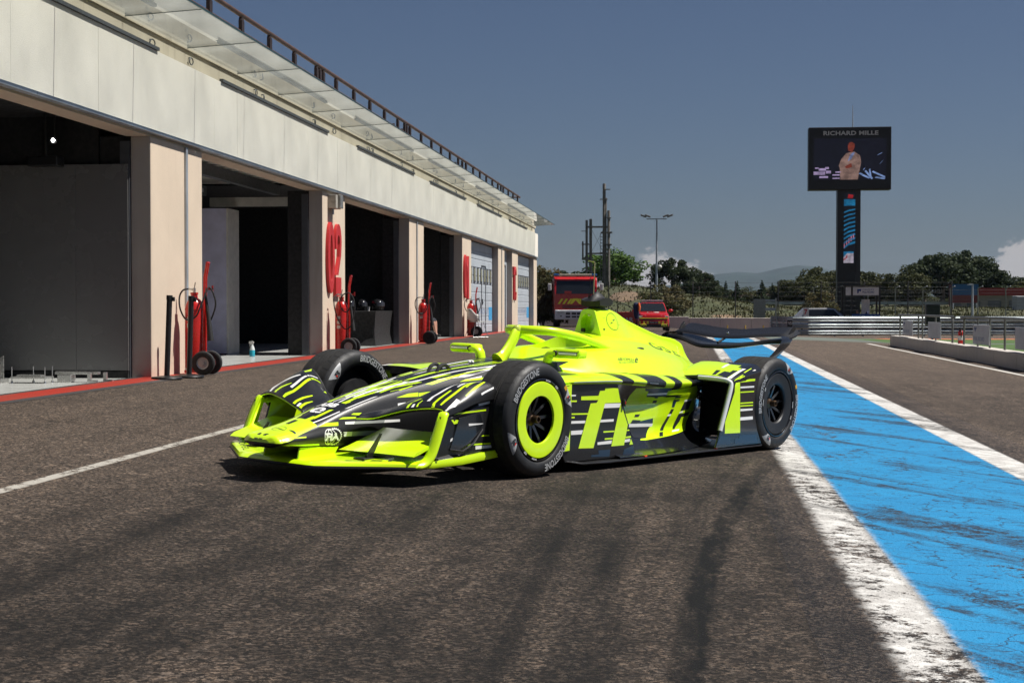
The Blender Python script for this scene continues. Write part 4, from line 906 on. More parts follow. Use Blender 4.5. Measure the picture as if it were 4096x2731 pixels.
    for side in (1, -1):
        for k_ in (0, PI):
            a = ph+k_+(R(76) if side*s > 0 else -R(76)); yy = side*(hw+.005)
            pr_ = sorted((r_, h_) for r_, h_ in prof[:7]); yr = lambda r_: float(np.interp(r_, [q_[0] for q_ in pr_], [q_[1] for q_ in pr_]))
            rows_ = [[(r_*math.cos(a+k2*hw_), side*(yr(r_)+.0016), r_*math.sin(a+k2*hw_)) for k2 in np.linspace(-1, 1, 7)] for r_, hw_ in ((.262, .06), (.275, .10), (.290, .145), (.303, .18), (.315, .21), (.325, .23))]
            mb = MB(); mb.grid(rows_); mk(mb, 'sidewall_badge', SILV, ty, smooth=80)
            mb = MB(); ring_text(mb, 'B', .272, .040, a, .13, side*(hw+.0072)); mk(mb, 'badge_letter', INK, ty, smooth=None)
            mb = MB(); pl = [(r_*math.cos(a+d_), side*(hw+.0076), r_*math.sin(a+d_)) for r_, d_ in ((.276, .055), (.300, .075), (.288, .025))]; mb.add(pl, [[0, 1, 2]]); mk(mb, 'badge_flash', pmat('badge_red', (.7, .03, .01), .5), ty, smooth=None)
    a = ph - s*R(70)*1.0
    mb = MB(); a = R(38) if front else R(24); pl = [(r_*math.cos(a+d_), hw+.004, r_*math.sin(a+d_)) for r_, d_ in ((.288, -.05), (.288, .05), (.312, .05), (.312, -.05))]; mb.add(pl, [[0, 1, 2, 3]]); mk(mb, 'barcode_sticker', pmat('sticker_amber', (.62, .33, .02), .5), ty, smooth=None)
    mb = MB()
    for k_ in (0, PI):
        for txt, dd, sp_ in (('OZ', R(52), .12), ('RACING', R(76), .20)):
            n0 = len(mb.v); ring_text(mb, txt, .2335, .0095 if txt != 'OZ' else .013, dd+k_+(0 if front else R(100)), sp_, hw-.0008)
    mk(mb, 'rim_lettering', WHT, t, smooth=None)
    return t
for xx in (0, 3.0174):
    for s in (1, -1): wheel(xx, s, xx == 0)
# --- livery: printed shapes laid on the bodywork (car coordinates; 's' = seen from the side (x,z), 't' = from above (x,y))
NAMES = {}
def reg(o_names):
    for o in CAR.children_recursive:
        NAMES.setdefault(o.name.split('.')[0], []).append(o)
reg(0)
DG = bpy.context.evaluated_depsgraph_get(); DG.update()
def bvh_of(target, s):
    """all meshes called target on side s (car frame with +y near)"""
    vs, fs = [], []
    for o in NAMES[target]:
        me = o.evaluated_get(DG).to_mesh(); n = len(vs); co = [(v.co.x, -v.co.y, v.co.z) for v in me.vertices]
        my = sum(c[1] for c in co)/len(co)
        if abs(my) > .05 and my*s < 0: continue
        vs += co; fs += [[i+n for i in p.vertices] for p in me.polygons]
    return BVHTree.FromPolygons(vs, fs)
BV = {}
def bv(t, s):
    if (t, s) not in BV: BV[(t, s)] = bvh_of(t, s)
    return BV[(t, s)]
def lay(poly_v, faces, target, proj, s, off, step=.03, pad=.02):
    """poly_v: 2-D points; returns 3-D verts, faces laid on target"""
    bm = bmesh.new(); V = [bm.verts.new((a, b, 0)) for a, b in poly_v]
    for f in faces:
        try: bm.faces.new([V[i] for i in f])
        except ValueError: pass
    xs = [p[0] for p in poly_v]; ys = [p[1] for p in poly_v]
    if step:
        for ax_, lo, hi in ((0, min(xs), max(xs)), (1, min(ys), max(ys))):
            k = lo+step
            while k < hi:
                co = (k, 0, 0) if ax_ == 0 else (0, k, 0); no = (1, 0, 0) if ax_ == 0 else (0, 1, 0)
                bmesh.ops.bisect_plane(bm, geom=bm.verts[:]+bm.edges[:]+bm.faces[:], plane_co=co, plane_no=no); k += step
    bm.verts.ensure_lookup_table(); bm.verts.index_update(); T = bv(target, s); out = []; ok = []
    for v in bm.verts:
        a, b = v.co.x, v.co.y
        if proj == 's': o, d = Vector((a, s*1.6, b)), Vector((0, -s, 0))
        else: o, d = Vector((a, s*b, 1.6)), Vector((0, 0, -1))
        h, n, i, dist = T.ray_cast(o, d)
        if h is None:
            h, n, i, dist = T.find_nearest(Vector((a, s*.8, b)) if proj == 's' else Vector((a, s*b, .55)))
            g = True
            if h is not None: g = ((Vector((h.x, h.z)) if proj == 's' else Vector((h.x, s*h.y)))-Vector((a, b))).length < pad
        else: g = True
        if n is None: n = Vector((0, 0, 1))
        if n.dot(d) > 0: n = -n
        out.append((h if h is not None else o)+n*off); ok.append(g)
    F = [[v.index for v in f.verts] for f in bm.faces if all(ok[v.index] for v in f.verts)]; bm.free()
    return out, F
LAYERS = {}
def decal(target, col, proj, pts, off=.0012, sides=(1, -1), faces=None, step=.03):
    if faces is None:
        tri = tessellate_polygon([[Vector((a, b, 0)) for a, b in pts]]); faces = [list(t) for t in tri]
    for s in sides:
        v, f = lay(pts, faces, target, proj, s, off, step)
        LAYERS.setdefault((target, col, s), MB()).add(v, f)
def dtext(target, col, proj, txt, bl, br, tl, off=.0014, sides=(1,), mirror_far=True, **k):
    v, f = text_mb(txt, **k); w_, h_ = v[:, 0].max(), v[:, 1].max()
    bl, br, tl = (np.array(q) for q in (bl, br, tl))
    pts = [tuple(bl+(br-bl)*a/w_+(tl-bl)*b/h_) for a, b in v]
    for s in sides:
        p2 = pts if s > 0 or not mirror_far else [tuple(bl+(br-bl)*(1-a/w_)+(tl-bl)*b/h_) for a, b in v]
        vv, ff = lay(p2, f, target, proj, s, off, None)
        LAYERS.setdefault((target, col, s), MB()).add(vv, ff)
def dring(target, col, proj, c, a, b, wd, off=.0014, sides=(1, -1), n=40, t0=0, t1=2*PI):
    """elliptic ring: centre c, half-axis vectors a and b, relative width wd"""
    c, a, b = (np.array(q, float) for q in (c, a, b)); o, i = [], []
    for t in np.linspace(t0, t1, n): o.append(tuple(c+a*math.cos(t)+b*math.sin(t))); i.append(tuple(c+(a*math.cos(t)+b*math.sin(t))*(1-wd)))
    pts = o+i; faces = [[k, k+1, n+k+1, n+k] for k in range(n-1)]
    for s in sides:
        v, f = lay(pts, faces, target, proj, s, off, None); LAYERS.setdefault((target, col, s), MB()).add(v, f)
def dtext3(target, col, txt, bl, br, tl, off=.002, sides=(1, -1), **k):
    v, f = text_mb(txt, **k); w_, h_ = v[:, 0].max(), v[:, 1].max(); bl, br, tl = (Vector(q) for q in (bl, br, tl))
    for s in sides:
        T = bv(target, 1); vs = []
        for a, b in v:
            a_ = a/w_ if s > 0 else 1-a/w_; q = bl+(br-bl)*a_+(tl-bl)*(b/h_); h, n, i, d = T.find_nearest(q)
            if n.dot(Vector((0, 1, .6))) < 0: n = -n
            q2 = h+n*off; vs.append((q2.x, s*q2.y, q2.z))
        LAYERS.setdefault((target, col, s), MB()).add(vs, f)
DC = {'Y': YEL, 'W': WHT, 'K': INK, 'N': NAVY, 'G': GREYD, 'C': CARB}
DN = {'Y': 'yellow_print', 'W': 'white_print', 'K': 'black_print', 'N': 'navy_print', 'G': 'grey_print', 'C': 'black_print'}
DECALS = [
 ('nose_and_tub','Y','t',[(-1.142,-0.107),(-1.155,-0.017),(-1.139,0.083),(-1.137,0.108),(-1.138,0.127),(-1.271,0.134),(-1.332,0.138),(-1.388,0.138),(-1.434,0.126),(-1.452,0.087),(-1.456,0.033),(-1.456,-0.009),(-1.456,-0.036),(-1.448,-0.045),(-1.382,-0.059),(-1.308,-0.089),(-1.217,-0.109)]),
 ('nose_and_tub','K','t',[(-1.413,0.016),(-1.405,0.037),(-1.456,0.032),(-1.456,0.002)]),
 ('nose_and_tub','K','t',[(-1.238,0.004),(-1.233,0.014),(-1.164,0.016),(-1.163,-0.008)]),
 ('nose_and_tub','K','t',[(-1.311,0.089),(-1.3,0.099),(-1.295,0.117),(-1.293,0.131),(-1.306,0.136),(-1.31,0.124)]),
 ('nose_and_tub','W','t',[(-1.14,-0.106),(-0.938,-0.123),(-0.931,-0.117),(-1.131,-0.098)]),
 ('nose_and_tub','W','t',[(-0.895,-0.118),(-0.656,-0.129),(-0.629,-0.137),(-0.867,-0.125)]),
 ('nose_and_tub','W','t',[(-0.731,-0.04),(-0.514,-0.056),(-0.191,-0.121),(-0.193,-0.102),(-0.531,-0.022),(-0.73,-0.022)]),
 ('nose_and_tub','W','t',[(-0.847,0.016),(-0.592,-0.011),(-0.59,0.003),(-0.841,0.029)]),
 ('nose_and_tub','W','t',[(-0.594,0.075),(-0.285,0.043),(-0.281,0.066),(-0.586,0.092)]),
 ('nose_and_tub','Y','t',[(-0.73,-0.074),(-0.463,-0.102),(-0.246,-0.151),(-0.262,-0.123),(-0.487,-0.069),(-0.732,-0.055)]),
 ('nose_and_tub','Y','t',[(-0.76,-0.014),(-0.554,-0.018),(-0.27,-0.073),(-0.283,-0.05),(-0.573,0.011),(-0.759,0.008)]),
 ('nose_and_tub','Y','t',[(-0.844,0.05),(-0.659,0.04),(-0.651,0.06),(-0.841,0.078)]),
 ('nose_and_tub','Y','t',[(-0.832,-0.077),(-0.804,-0.084),(-0.81,-0.049),(-0.844,-0.038)]),
 ('nose_and_tub','Y','t',[(-1.106,0.055),(-0.96,0.062),(-0.944,0.081),(-1.095,0.077)]),
 ('nose_and_tub','Y','t',[(-1.132,-0.07),(-1.065,-0.073),(-1.073,-0.043),(-1.14,-0.036)]),
 ('nose_and_tub','Y','t',[(-0.536,0.027),(-0.278,0.01),(-0.283,0.025),(-0.53,0.049)]),
 ('nose_and_tub','Y','t',[(-0.587,0.101),(-0.277,0.08),(-0.271,0.091),(-0.576,0.114)]),
 ('nose_and_tub','Y','t',[(-0.465,0.15),(-0.336,0.149),(-0.348,0.159),(-0.454,0.156)]),
 ('nose_and_tub','Y','t',[(-0.124,-0.154),(0.019,-0.161),(-0.045,-0.106),(-0.139,-0.121)]),
 ('nose_and_tub','Y','t',[(-0.524,-0.138),(-0.308,-0.162),(-0.305,-0.162),(-0.519,-0.134)]),
 ('nose_and_tub','Y','s',[(-1.127,0.298),(-1.059,0.318),(-0.978,0.32),(-0.985,0.3)]),
 ('nose_and_tub','Y','s',[(-0.874,0.359),(-0.854,0.367),(-0.793,0.368),(-0.818,0.354)]),
 ('nose_and_tub','Y','s',[(-0.971,0.335),(-0.938,0.346),(-0.84,0.346),(-0.845,0.336)]),
 ('nose_and_tub','Y','s',[(-1.377,0.244),(-1.32,0.247),(-1.238,0.25),(-1.241,0.243),(-1.345,0.242)]),
 ('nose_and_tub','Y','s',[(-1.408,0.207),(-1.365,0.21),(-1.131,0.205),(-1.122,0.193),(-1.231,0.196)]),
 ('nose_and_tub','W','s',[(-0.93,0.32),(-0.859,0.321),(-0.871,0.306),(-0.934,0.306)]),
 ('nose_and_tub','W','s',[(-0.637,0.323),(-0.518,0.323),(-0.517,0.309),(-0.643,0.307)]),
 ('nose_and_tub','W','s',[(-0.957,0.264),(-0.891,0.264),(-0.892,0.238),(-0.952,0.238)]),
 ('nose_and_tub','W','s',[(-0.644,0.266),(-0.565,0.266),(-0.562,0.241),(-0.643,0.24)]),
 ('nose_and_tub','G','s',[(-0.859,0.321),(-0.637,0.323),(-0.643,0.307),(-0.871,0.306)]),
 ('nose_and_tub','G','s',[(-0.891,0.264),(-0.643,0.263),(-0.643,0.235),(-0.892,0.238)]),
 ('nose_and_tub','W','s',[(-0.148,0.547),(0.147,0.593),(0.41,0.623),(0.322,0.608),(0.104,0.565)]),
 ('nose_and_tub','W','s',[(0.068,0.549),(0.222,0.57),(0.206,0.554),(0.074,0.539)]),
 ('nose_and_tub','W','s',[(-0.509,0.415),(-0.446,0.42),(-0.473,0.405),(-0.515,0.398)]),
 ('nose_and_tub','Y','s',[(-0.508,0.448),(-0.41,0.47),(-0.329,0.476),(-0.339,0.452)]),
 ('nose_and_tub','Y','s',[(-0.327,0.472),(-0.201,0.483),(-0.263,0.458),(-0.335,0.452)]),
 ('fender_skin','Y','t',[(-0.74,0.645),(-0.709,0.631),(-0.665,0.631),(-0.574,0.64),(-0.569,0.652),(-0.659,0.646),(-0.703,0.645),(-0.734,0.663)]),
 ('fender_skin','Y','t',[(-0.706,0.679),(-0.658,0.674),(-0.552,0.678),(-0.381,0.676),(-0.376,0.683),(-0.54,0.692),(-0.655,0.69),(-0.706,0.691)]),
 ('fender_skin','Y','t',[(-0.501,0.694),(-0.379,0.679),(-0.37,0.688),(-0.495,0.702)]),
 ('fender_skin','Y','t',[(-0.55,0.735),(-0.5,0.73),(-0.432,0.722),(-0.352,0.71),(-0.344,0.719),(-0.438,0.737),(-0.502,0.742),(-0.544,0.741)]),
 ('fender_skin','Y','t',[(-0.787,0.497),(-0.749,0.479),(-0.694,0.489),(-0.674,0.51),(-0.677,0.525),(-0.722,0.49),(-0.782,0.511)]),
 ('fender_skin','Y','t',[(-0.768,0.556),(-0.74,0.543),(-0.702,0.544),(-0.705,0.553),(-0.739,0.552),(-0.765,0.566)]),
 ('fender_skin','W','t',[(-0.706,0.58),(-0.657,0.577),(-0.571,0.599),(-0.466,0.649),(-0.431,0.656),(-0.48,0.633),(-0.586,0.612),(-0.655,0.594),(-0.7,0.599)]),
 ('fender_skin','W','t',[(-0.528,0.653),(-0.464,0.653),(-0.426,0.661),(-0.483,0.668),(-0.524,0.662)]),
 ('fender_skin','W','t',[(-0.723,0.741),(-0.607,0.719),(-0.602,0.741),(-0.654,0.751)]),
 ('fender_skin','W','t',[(-0.778,0.526),(-0.745,0.514),(-0.743,0.528),(-0.773,0.542)]),
 ('fender_skin','W','t',[(-0.436,0.76),(-0.314,0.755),(-0.318,0.76),(-0.433,0.764)]),
 ('end_plate','W','s',[(-0.45,0.462),(-0.337,0.473),(-0.343,0.449),(-0.443,0.436)]),
 ('end_plate','W','s',[(-0.769,0.246),(-0.688,0.26),(-0.614,0.272),(-0.609,0.246)]),
 ('end_plate','W','s',[(-0.462,0.206),(-0.298,0.204),(-0.291,0.189),(-0.46,0.186)]),
 ('end_plate','Y','s',[(-0.693,0.402),(-0.374,0.415),(-0.375,0.406),(-0.689,0.393)]),
 ('end_plate','Y','s',[(-0.663,0.34),(-0.69,0.365),(-0.571,0.36),(-0.572,0.351)]),
 ('end_plate','Y','s',[(-0.412,0.259),(-0.394,0.266),(-0.322,0.264),(-0.319,0.257)]),
 ('end_plate','Y','s',[(-0.606,0.221),(-0.303,0.218),(-0.3,0.209),(-0.604,0.212)]),
 ('brake_duct_scoop','W','s',[(-0.538,0.339),(-0.403,0.335),(-0.401,0.331),(-0.534,0.325)]),
 ('side_panel','Y','s',[(0.497,0.144),(0.615,0.422),(0.68,0.423),(0.7,0.441),(0.508,0.446),(0.508,0.469),(0.7,0.468),(0.716,0.498),(0.772,0.499),(0.773,0.517),(0.923,0.51),(0.947,0.446),(0.963,0.417),(0.779,0.418),(0.664,0.138)]),
 ('side_panel','Y','s',[(0.961,0.413),(1.054,0.269),(1.018,0.137),(0.868,0.138)]),
 ('side_panel','Y','s',[(1.097,0.176),(1.128,0.137),(1.083,0.137)]),
 ('side_panel','Y','s',[(0.402,0.367),(0.591,0.362),(0.587,0.353),(0.402,0.358)]),
 ('side_panel','Y','s',[(0.403,0.346),(0.445,0.345),(0.443,0.335),(0.403,0.337)]),
 ('side_panel','Y','s',[(0.397,0.447),(0.462,0.446),(0.46,0.436),(0.397,0.438)]),
 ('side_panel','Y','s',[(0.771,0.24),(0.899,0.238),(0.895,0.229),(0.772,0.23)]),
 ('side_panel','Y','s',[(0.789,0.194),(0.882,0.193),(0.878,0.183),(0.789,0.184)]),
 ('side_panel','Y','s',[(1.028,0.192),(1.094,0.194),(1.098,0.182),(1.023,0.182)]),
 ('side_panel','Y','s',[(1.047,0.237),(1.074,0.236),(1.078,0.229),(1.043,0.229)]),
 ('side_panel','W','s',[(0.39,0.482),(0.45,0.481),(0.448,0.472),(0.39,0.473)]),
 ('side_panel','W','s',[(0.776,0.415),(0.965,0.413),(0.947,0.385),(0.765,0.387)]),
 ('side_panel','W','s',[(0.73,0.314),(0.886,0.313),(0.885,0.297),(0.729,0.298)]),
 ('side_panel','W','s',[(0.406,0.319),(0.564,0.316),(0.559,0.299),(0.407,0.303)]),
 ('side_panel','W','s',[(0.41,0.258),(0.541,0.257),(0.526,0.231),(0.412,0.233)]),
 ('side_panel','W','s',[(0.708,0.172),(0.872,0.176),(0.868,0.155),(0.709,0.155)]),
 ('side_panel','W','s',[(1.026,0.174),(1.088,0.176),(1.085,0.157),(1.021,0.155)]),
 ('side_panel','N','s',[(0.721,0.121),(0.858,0.118),(0.851,0.073),(0.642,0.082),(0.644,0.095),(0.727,0.094)]),
 ('side_panel','N','s',[(1.02,0.11),(1.128,0.13),(1.154,0.067),(1.006,0.066)]),
 ('sidepod_flank','Y','s',[(1.237,0.5),(2.421,0.477),(2.497,0.436),(2.634,0.351),(2.5,0.295),(2.356,0.266),(2.224,0.16),(2.057,0.152),(1.884,0.146),(1.443,0.139),(1.365,0.143),(1.384,0.152),(1.465,0.152),(1.609,0.247),(1.602,0.279),(1.245,0.256),(1.169,0.37),(1.192,0.456)]),
 ('sidepod_flank','K','s',[(1.574,0.404),(1.627,0.403),(1.631,0.384),(1.571,0.384)]),
 ('sidepod_flank','K','s',[(1.901,0.328),(1.957,0.328),(1.914,0.294),(1.852,0.294)]),
 ('sidepod_flank','K','s',[(1.832,0.278),(1.887,0.28),(1.731,0.149),(1.671,0.15)]),
 ('sidepod_flank','K','s',[(2.165,0.366),(2.368,0.369),(2.295,0.308),(2.093,0.306)]),
 ('sidepod_flank','K','s',[(1.339,0.316),(1.412,0.315),(1.388,0.298),(1.327,0.299)]),
 ('sidepod_flank','K','s',[(1.303,0.282),(1.425,0.273),(1.395,0.251),(1.27,0.257)]),
 ('sidepod_flank','K','s',[(1.257,0.234),(1.543,0.219),(1.465,0.155),(1.294,0.163),(1.28,0.189)]),
 ('sidepod_flank','K','s',[(2.061,0.286),(2.344,0.287),(2.308,0.263),(2.136,0.262),(2.105,0.228),(1.983,0.179),(1.944,0.181)]),
 ('sidepod_flank','K','s',[(2.582,0.325),(2.676,0.323),(2.564,0.293),(2.467,0.304)]),
 ('sidepod_flank','N','s',[(1.366,0.495),(1.786,0.483),(1.798,0.466),(1.74,0.465),(1.734,0.453),(1.437,0.457),(1.434,0.472),(1.38,0.479)]),
 ('sidepod_flank','N','s',[(1.433,0.444),(1.738,0.439),(1.731,0.429),(1.61,0.427),(1.615,0.418),(1.567,0.42),(1.565,0.427),(1.446,0.432)]),
 ('sidepod_flank','N','s',[(1.924,0.418),(2.023,0.417),(2.049,0.382),(1.983,0.378),(1.957,0.34),(1.907,0.34)]),
 ('sidepod_flank','W','s',[(1.438,0.457),(1.734,0.453),(1.736,0.439),(1.436,0.444)]),
 ('sidepod_flank','W','s',[(1.852,0.294),(1.902,0.295),(1.892,0.281),(1.831,0.28)]),
 ('sidepod_flank','W','s',[(2.17,0.382),(2.38,0.383),(2.368,0.371),(2.164,0.368)]),
 ('sidepod_flank','W','s',[(2.095,0.3),(2.164,0.304),(2.148,0.291),(2.069,0.29)]),
 ('sidepod_flank','W','s',[(1.257,0.258),(1.607,0.243),(1.599,0.221),(1.256,0.235)]),
 ('sidepod_flank','W','s',[(1.942,0.178),(2.098,0.176),(2.067,0.166),(1.922,0.166)]),
 ('fender_side','Y','s',[(2.246,0.159),(2.243,0.24),(2.366,0.453),(2.367,0.499),(2.381,0.515),(2.437,0.523),(2.529,0.54),(2.666,0.542),(2.664,0.526),(2.44,0.519),(2.469,0.154)]),
 ('fender_side','Y','s',[(2.449,0.452),(2.655,0.453),(2.655,0.445),(2.449,0.444)]),
 ('fender_side','Y','s',[(2.455,0.373),(2.646,0.373),(2.647,0.364),(2.456,0.364)]),
 ('fender_side','Y','s',[(2.456,0.353),(2.648,0.352),(2.645,0.344),(2.457,0.344)]),
 ('fender_side','W','s',[(2.446,0.489),(2.654,0.49),(2.653,0.478),(2.447,0.477)]),
 ('fender_side','W','s',[(2.459,0.327),(2.647,0.325),(2.644,0.312),(2.46,0.311)]),
 ('fender_side','W','s',[(2.463,0.267),(2.651,0.267),(2.653,0.244),(2.462,0.244)]),
 ('fender_side','N','s',[(2.136,0.084),(2.18,0.144),(2.324,0.14),(2.328,0.079)]),
 ('fender_side','N','s',[(2.392,0.079),(2.39,0.114),(2.454,0.115),(2.458,0.138),(2.705,0.132),(2.74,0.071)]),
 ('fender_top','Y','t',[(2.329,0.681),(2.493,0.645),(2.671,0.616),(2.644,0.762),(2.572,0.772),(2.568,0.806),(2.347,0.841),(2.315,0.821),(2.354,0.719)]),
 ('fender_top','Y','t',[(2.514,0.851),(2.642,0.843),(2.643,0.847),(2.528,0.857)]),
 ('fender_top','Y','t',[(2.357,0.86),(2.488,0.86),(2.506,0.87),(2.434,0.868)]),
 ('fender_top','K','t',[(2.372,0.67),(2.477,0.647),(2.477,0.686),(2.409,0.694),(2.381,0.698)]),
 ('fender_top','K','t',[(2.376,0.712),(2.461,0.723),(2.443,0.779),(2.492,0.778),(2.491,0.817),(2.317,0.819)]),
 ('fender_top','W','t',[(2.317,0.823),(2.561,0.818),(2.582,0.834),(2.346,0.842)]),
 ('fender_top','W','t',[(2.539,0.65),(2.661,0.629),(2.658,0.663),(2.544,0.672)]),
 ('fender_top','W','t',[(2.622,0.863),(2.666,0.86),(2.673,0.866),(2.654,0.866)]),
]
FARD = [
 ('Y',[(-0.593,0.714),(-0.47,0.7),(-0.461,0.694),(-0.556,0.714)]),
 ('W',[(-0.568,0.724),(-0.457,0.69),(-0.426,0.694),(-0.553,0.712)]),
 ('Y',[(-0.569,0.725),(-0.368,0.708),(-0.364,0.704),(-0.559,0.716)]),
 ('Y',[(-0.465,0.646),(-0.35,0.687),(-0.357,0.665),(-0.476,0.623)]),
 ('W',[(-0.722,0.682),(-0.647,0.729),(-0.6,0.72),(-0.532,0.612),(-0.538,0.596),(-0.622,0.68),(-0.679,0.681),(-0.725,0.666)]),
 ('W',[(-0.704,0.742),(-0.697,0.738),(-0.659,0.737),(-0.647,0.729),(-0.686,0.731),(-0.698,0.74)]),
 ('W',[(-0.676,0.552),(-0.413,0.581),(-0.409,0.572),(-0.686,0.523)]),
 ('Y',[(-0.74,0.622),(-0.717,0.634),(-0.677,0.628),(-0.634,0.582),(-0.637,0.573),(-0.69,0.603),(-0.729,0.609),(-0.745,0.599)]),
 ('Y',[(-0.782,0.506),(-0.751,0.514),(-0.704,0.498),(-0.424,0.543),(-0.437,0.522),(-0.719,0.471),(-0.773,0.481),(-0.791,0.48)]),
 ('Y',[(-0.81,0.389),(-0.779,0.395),(-0.728,0.39),(-0.664,0.371),(-0.668,0.36),(-0.735,0.37),(-0.784,0.373),(-0.813,0.368)]),
 ('W',[(-0.818,0.349),(-0.785,0.355),(-0.783,0.338),(-0.819,0.33)]),
 ('Y',[(-0.821,0.325),(-0.795,0.331),(-0.762,0.331),(-0.718,0.315),(-0.721,0.306),(-0.77,0.311),(-0.809,0.306),(-0.828,0.296)]),
 ('Y',[(-0.557,0.381),(-0.512,0.408),(-0.542,0.368)]),
]
TX = {'ABB': [(-0.904, -0.1255), (-0.9099, 0.0907), (-0.8613, -0.1203)], 'elogo': [(-1.0364, -0.0677), (-1.0127, 0.0808), (-0.9362, -0.122)], 'opel_ring': [(-1.3259, 0.0262), (-1.2933, 0.0518), (-1.2844, -0.0271), (-1.3069, -0.0484), (-1.3281, 0.0836), (-1.3301, 0.0175), (-1.3214, 0.0352)], 'FIA': [(-1.097, 0.2181), (-0.9823, 0.2126), (-1.0953, 0.2657), (-1.0661, 0.2404), (-1.0154, 0.2403), (-1.0543, 0.2847), (-1.0284, 0.2396), (-0.9735, 0.2385), (-1.0205, 0.2853)], 'OPEL': [(-0.951, -0.6886), (-1.2121, -0.3526), (-0.9329, -0.6492)], 'GSEw': [(-1.2175, 0.3648), (-1.0309, 0.622), (-1.1741, 0.3687)], 'fin_ring': [(1.9094, 0.9256), (2.0181, 0.926), (1.9471, 0.9926), (1.8012, 0.9494), (1.9674, 0.9456), (1.9195, 0.9337), (1.8905, 0.9308), (1.8644, 0.9146), (1.8998, 0.9282), (2.0657, 0.9115)], 'GSE': [(2.2715, 0.7436), (2.7874, 0.6657), (2.4473, 0.781)], 'FORMULA': [(1.4869, 0.6639), (1.6747, 0.6575), (1.5215, 0.683)], 'ee': [(1.6645, 0.6468), (1.7079, 0.6463), (1.7313, 0.6805)], 'WC': [(1.4729, 0.6471), (1.6618, 0.6454), (1.4889, 0.6552)]}
GSE3 = [(2.2999, 0.2055, 0.7372), (2.7952, 0.1503, 0.6645), (2.4473, 0.0454, 0.781)]
FORM3 = [(1.4852, 0.4311, 0.6629), (1.6729, 0.4427, 0.6565), (1.5216, 0.4088, 0.682)]
E3 = [(1.6675, 0.4546, 0.6468), (1.7079, 0.4534, 0.6463), (1.7359, 0.4136, 0.679)]
WC3 = [(1.5086, 0.4533, 0.6458), (1.6618, 0.4565, 0.6454), (1.5253, 0.4433, 0.6539)]
FA3 = [(1.472, 0.4522, 0.6457), (1.5006, 0.4536, 0.6454), (1.4922, 0.4391, 0.6566)]
NAMES.pop('nose_cap', None)
for t_, c_, p_, q_ in DECALS:
    if t_ == 'nose_and_tub' and c_ == 'Y' and len(q_) > 14: continue
    decal(t_, c_, p_, q_, (.0032 if t_ == 'nose_and_tub' else .0022) if (t_ == 'sidepod_flank' and c_ != 'Y') or c_ == 'K' or (t_ == 'fender_top' and c_ == 'W') else .0012, (1,) if t_ == 'fender_skin' else (1, -1))
for c_, q_ in FARD: decal('fender_skin', c_, 't', q_, .0012, (-1,))
decal('fender_top', 'Y', 't', [(2.302, .37), (2.302, .70), (2.52, .66), (2.60, .70), (2.70, .62), (2.742, .5), (2.742, .36)], .0010)
# sidepod shelf bands follow the rolled edge
dense = [smooth_prof(q, 3) for q in hermite_sections(SHELF, 24)]
dx_ = np.array([d[0, 0] for d in dense])
def shelf_at(x):
    i = int(np.clip(np.searchsorted(dx_, x)-1, 0, len(dense)-2)); k = (x-dx_[i])/(dx_[i+1]-dx_[i]); return dense[i]*(1-k)+dense[i+1]*k
def band(x0, x1, col='Y', lo=0, hi=19, off=.0014, slant=.0):
    for s in (1, -1):
        rows = []
        for x in np.linspace(x0, x1, max(3, int((x1-x0)/.03)+2)):
            base = None; row = []
            for j in range(lo, hi+1):
                sec = shelf_at(min(2.59, max(.301, x+slant*(j-lo)/(hi-lo)))); c0 = sec[max(0, j-1)]; c1 = sec[min(len(sec)-1, j+1)]
                tv = np.array([c1[1]-c0[1], c1[2]-c0[2]]); tv /= np.linalg.norm(tv)+1e-9
                row.append((sec[j][0], s*(sec[j][1]-tv[1]*off), sec[j][2]+tv[0]*off))
            rows.append(row)
        LAYERS.setdefault(('sidepod_shelf', col, s), MB()).grid(rows)
band(.302, .93, 'Y', 0, 17, slant=.03); band(.93, 2.58, 'Y', 0, 5); band(1.10, 1.30, 'Y', 5, 19, slant=.02); band(1.62, 1.78, 'Y', 5, 19, slant=.02); band(1.93, 2.15, 'Y', 5, 19, slant=.02)
band(.40, .95, 'W', 13, 14, .0024); band(.30, .40, 'W', 8, 10, .0024); band(.44, .62, 'K', 5, 9, .0024); band(.72, .86, 'K', 2, 5, .0024); band(1.36, 1.50, 'W', 14, 15, .002); band(1.2, 1.5, 'K', 2, 4, .0024); band(2.2, 2.4, 'W', 7, 8, .002)
# stripes along the top of the tub
for x0, x1, y0, y1, c_ in ((-.25, .55, .175, .19, 'Y'), (-.30, .30, .10, .118, 'W'), (-.28, .62, .02, .05, 'Y'), (-.12, .45, -.045, -.03, 'W'), (-.20, .66, -.105, -.085, 'Y'), (.05, .66, -.16, -.135, 'W'), (.2, .66, .13, .165, 'W'), (.3, .68, .07, .09, 'Y')):
    decal('nose_and_tub', c_, 't', [(x0, y0), (x1, y0*1.25), (x1, y1*1.25), (x0+.05, y1)], .0013, (1,))
for x0, x1, z0, z1, c_ in ((.02, .5, .535, .55, 'Y'), (-.05, .4, .50, .522, 'W'), (.1, .6, .455, .48, 'W'), (-.1, .3, .44, .452, 'Y')):
    decal('nose_and_tub', c_, 's', [(x0, z0), (x1, z0+.03), (x1, z1+.03), (x0+.06, z1)], .0013)
V2 = lambda p: np.array(p)
q = TX['ABB']; dtext('nose_and_tub', 'W', 't', 'ABB', (-.925, -.085), (-.925, .060), (-.862, -.085), bold=.045, off=.0018)
dtext('nose_and_tub', 'W', 't', 'e', (-1.030, -.055), (-1.030, .045), (-.945, -.055), bold=.02, off=.0018)
c = (-1.318, .022); dring('nose_and_tub', 'K', 't', c, (.036, 0), (0, .046), .06, .0032, (1,))
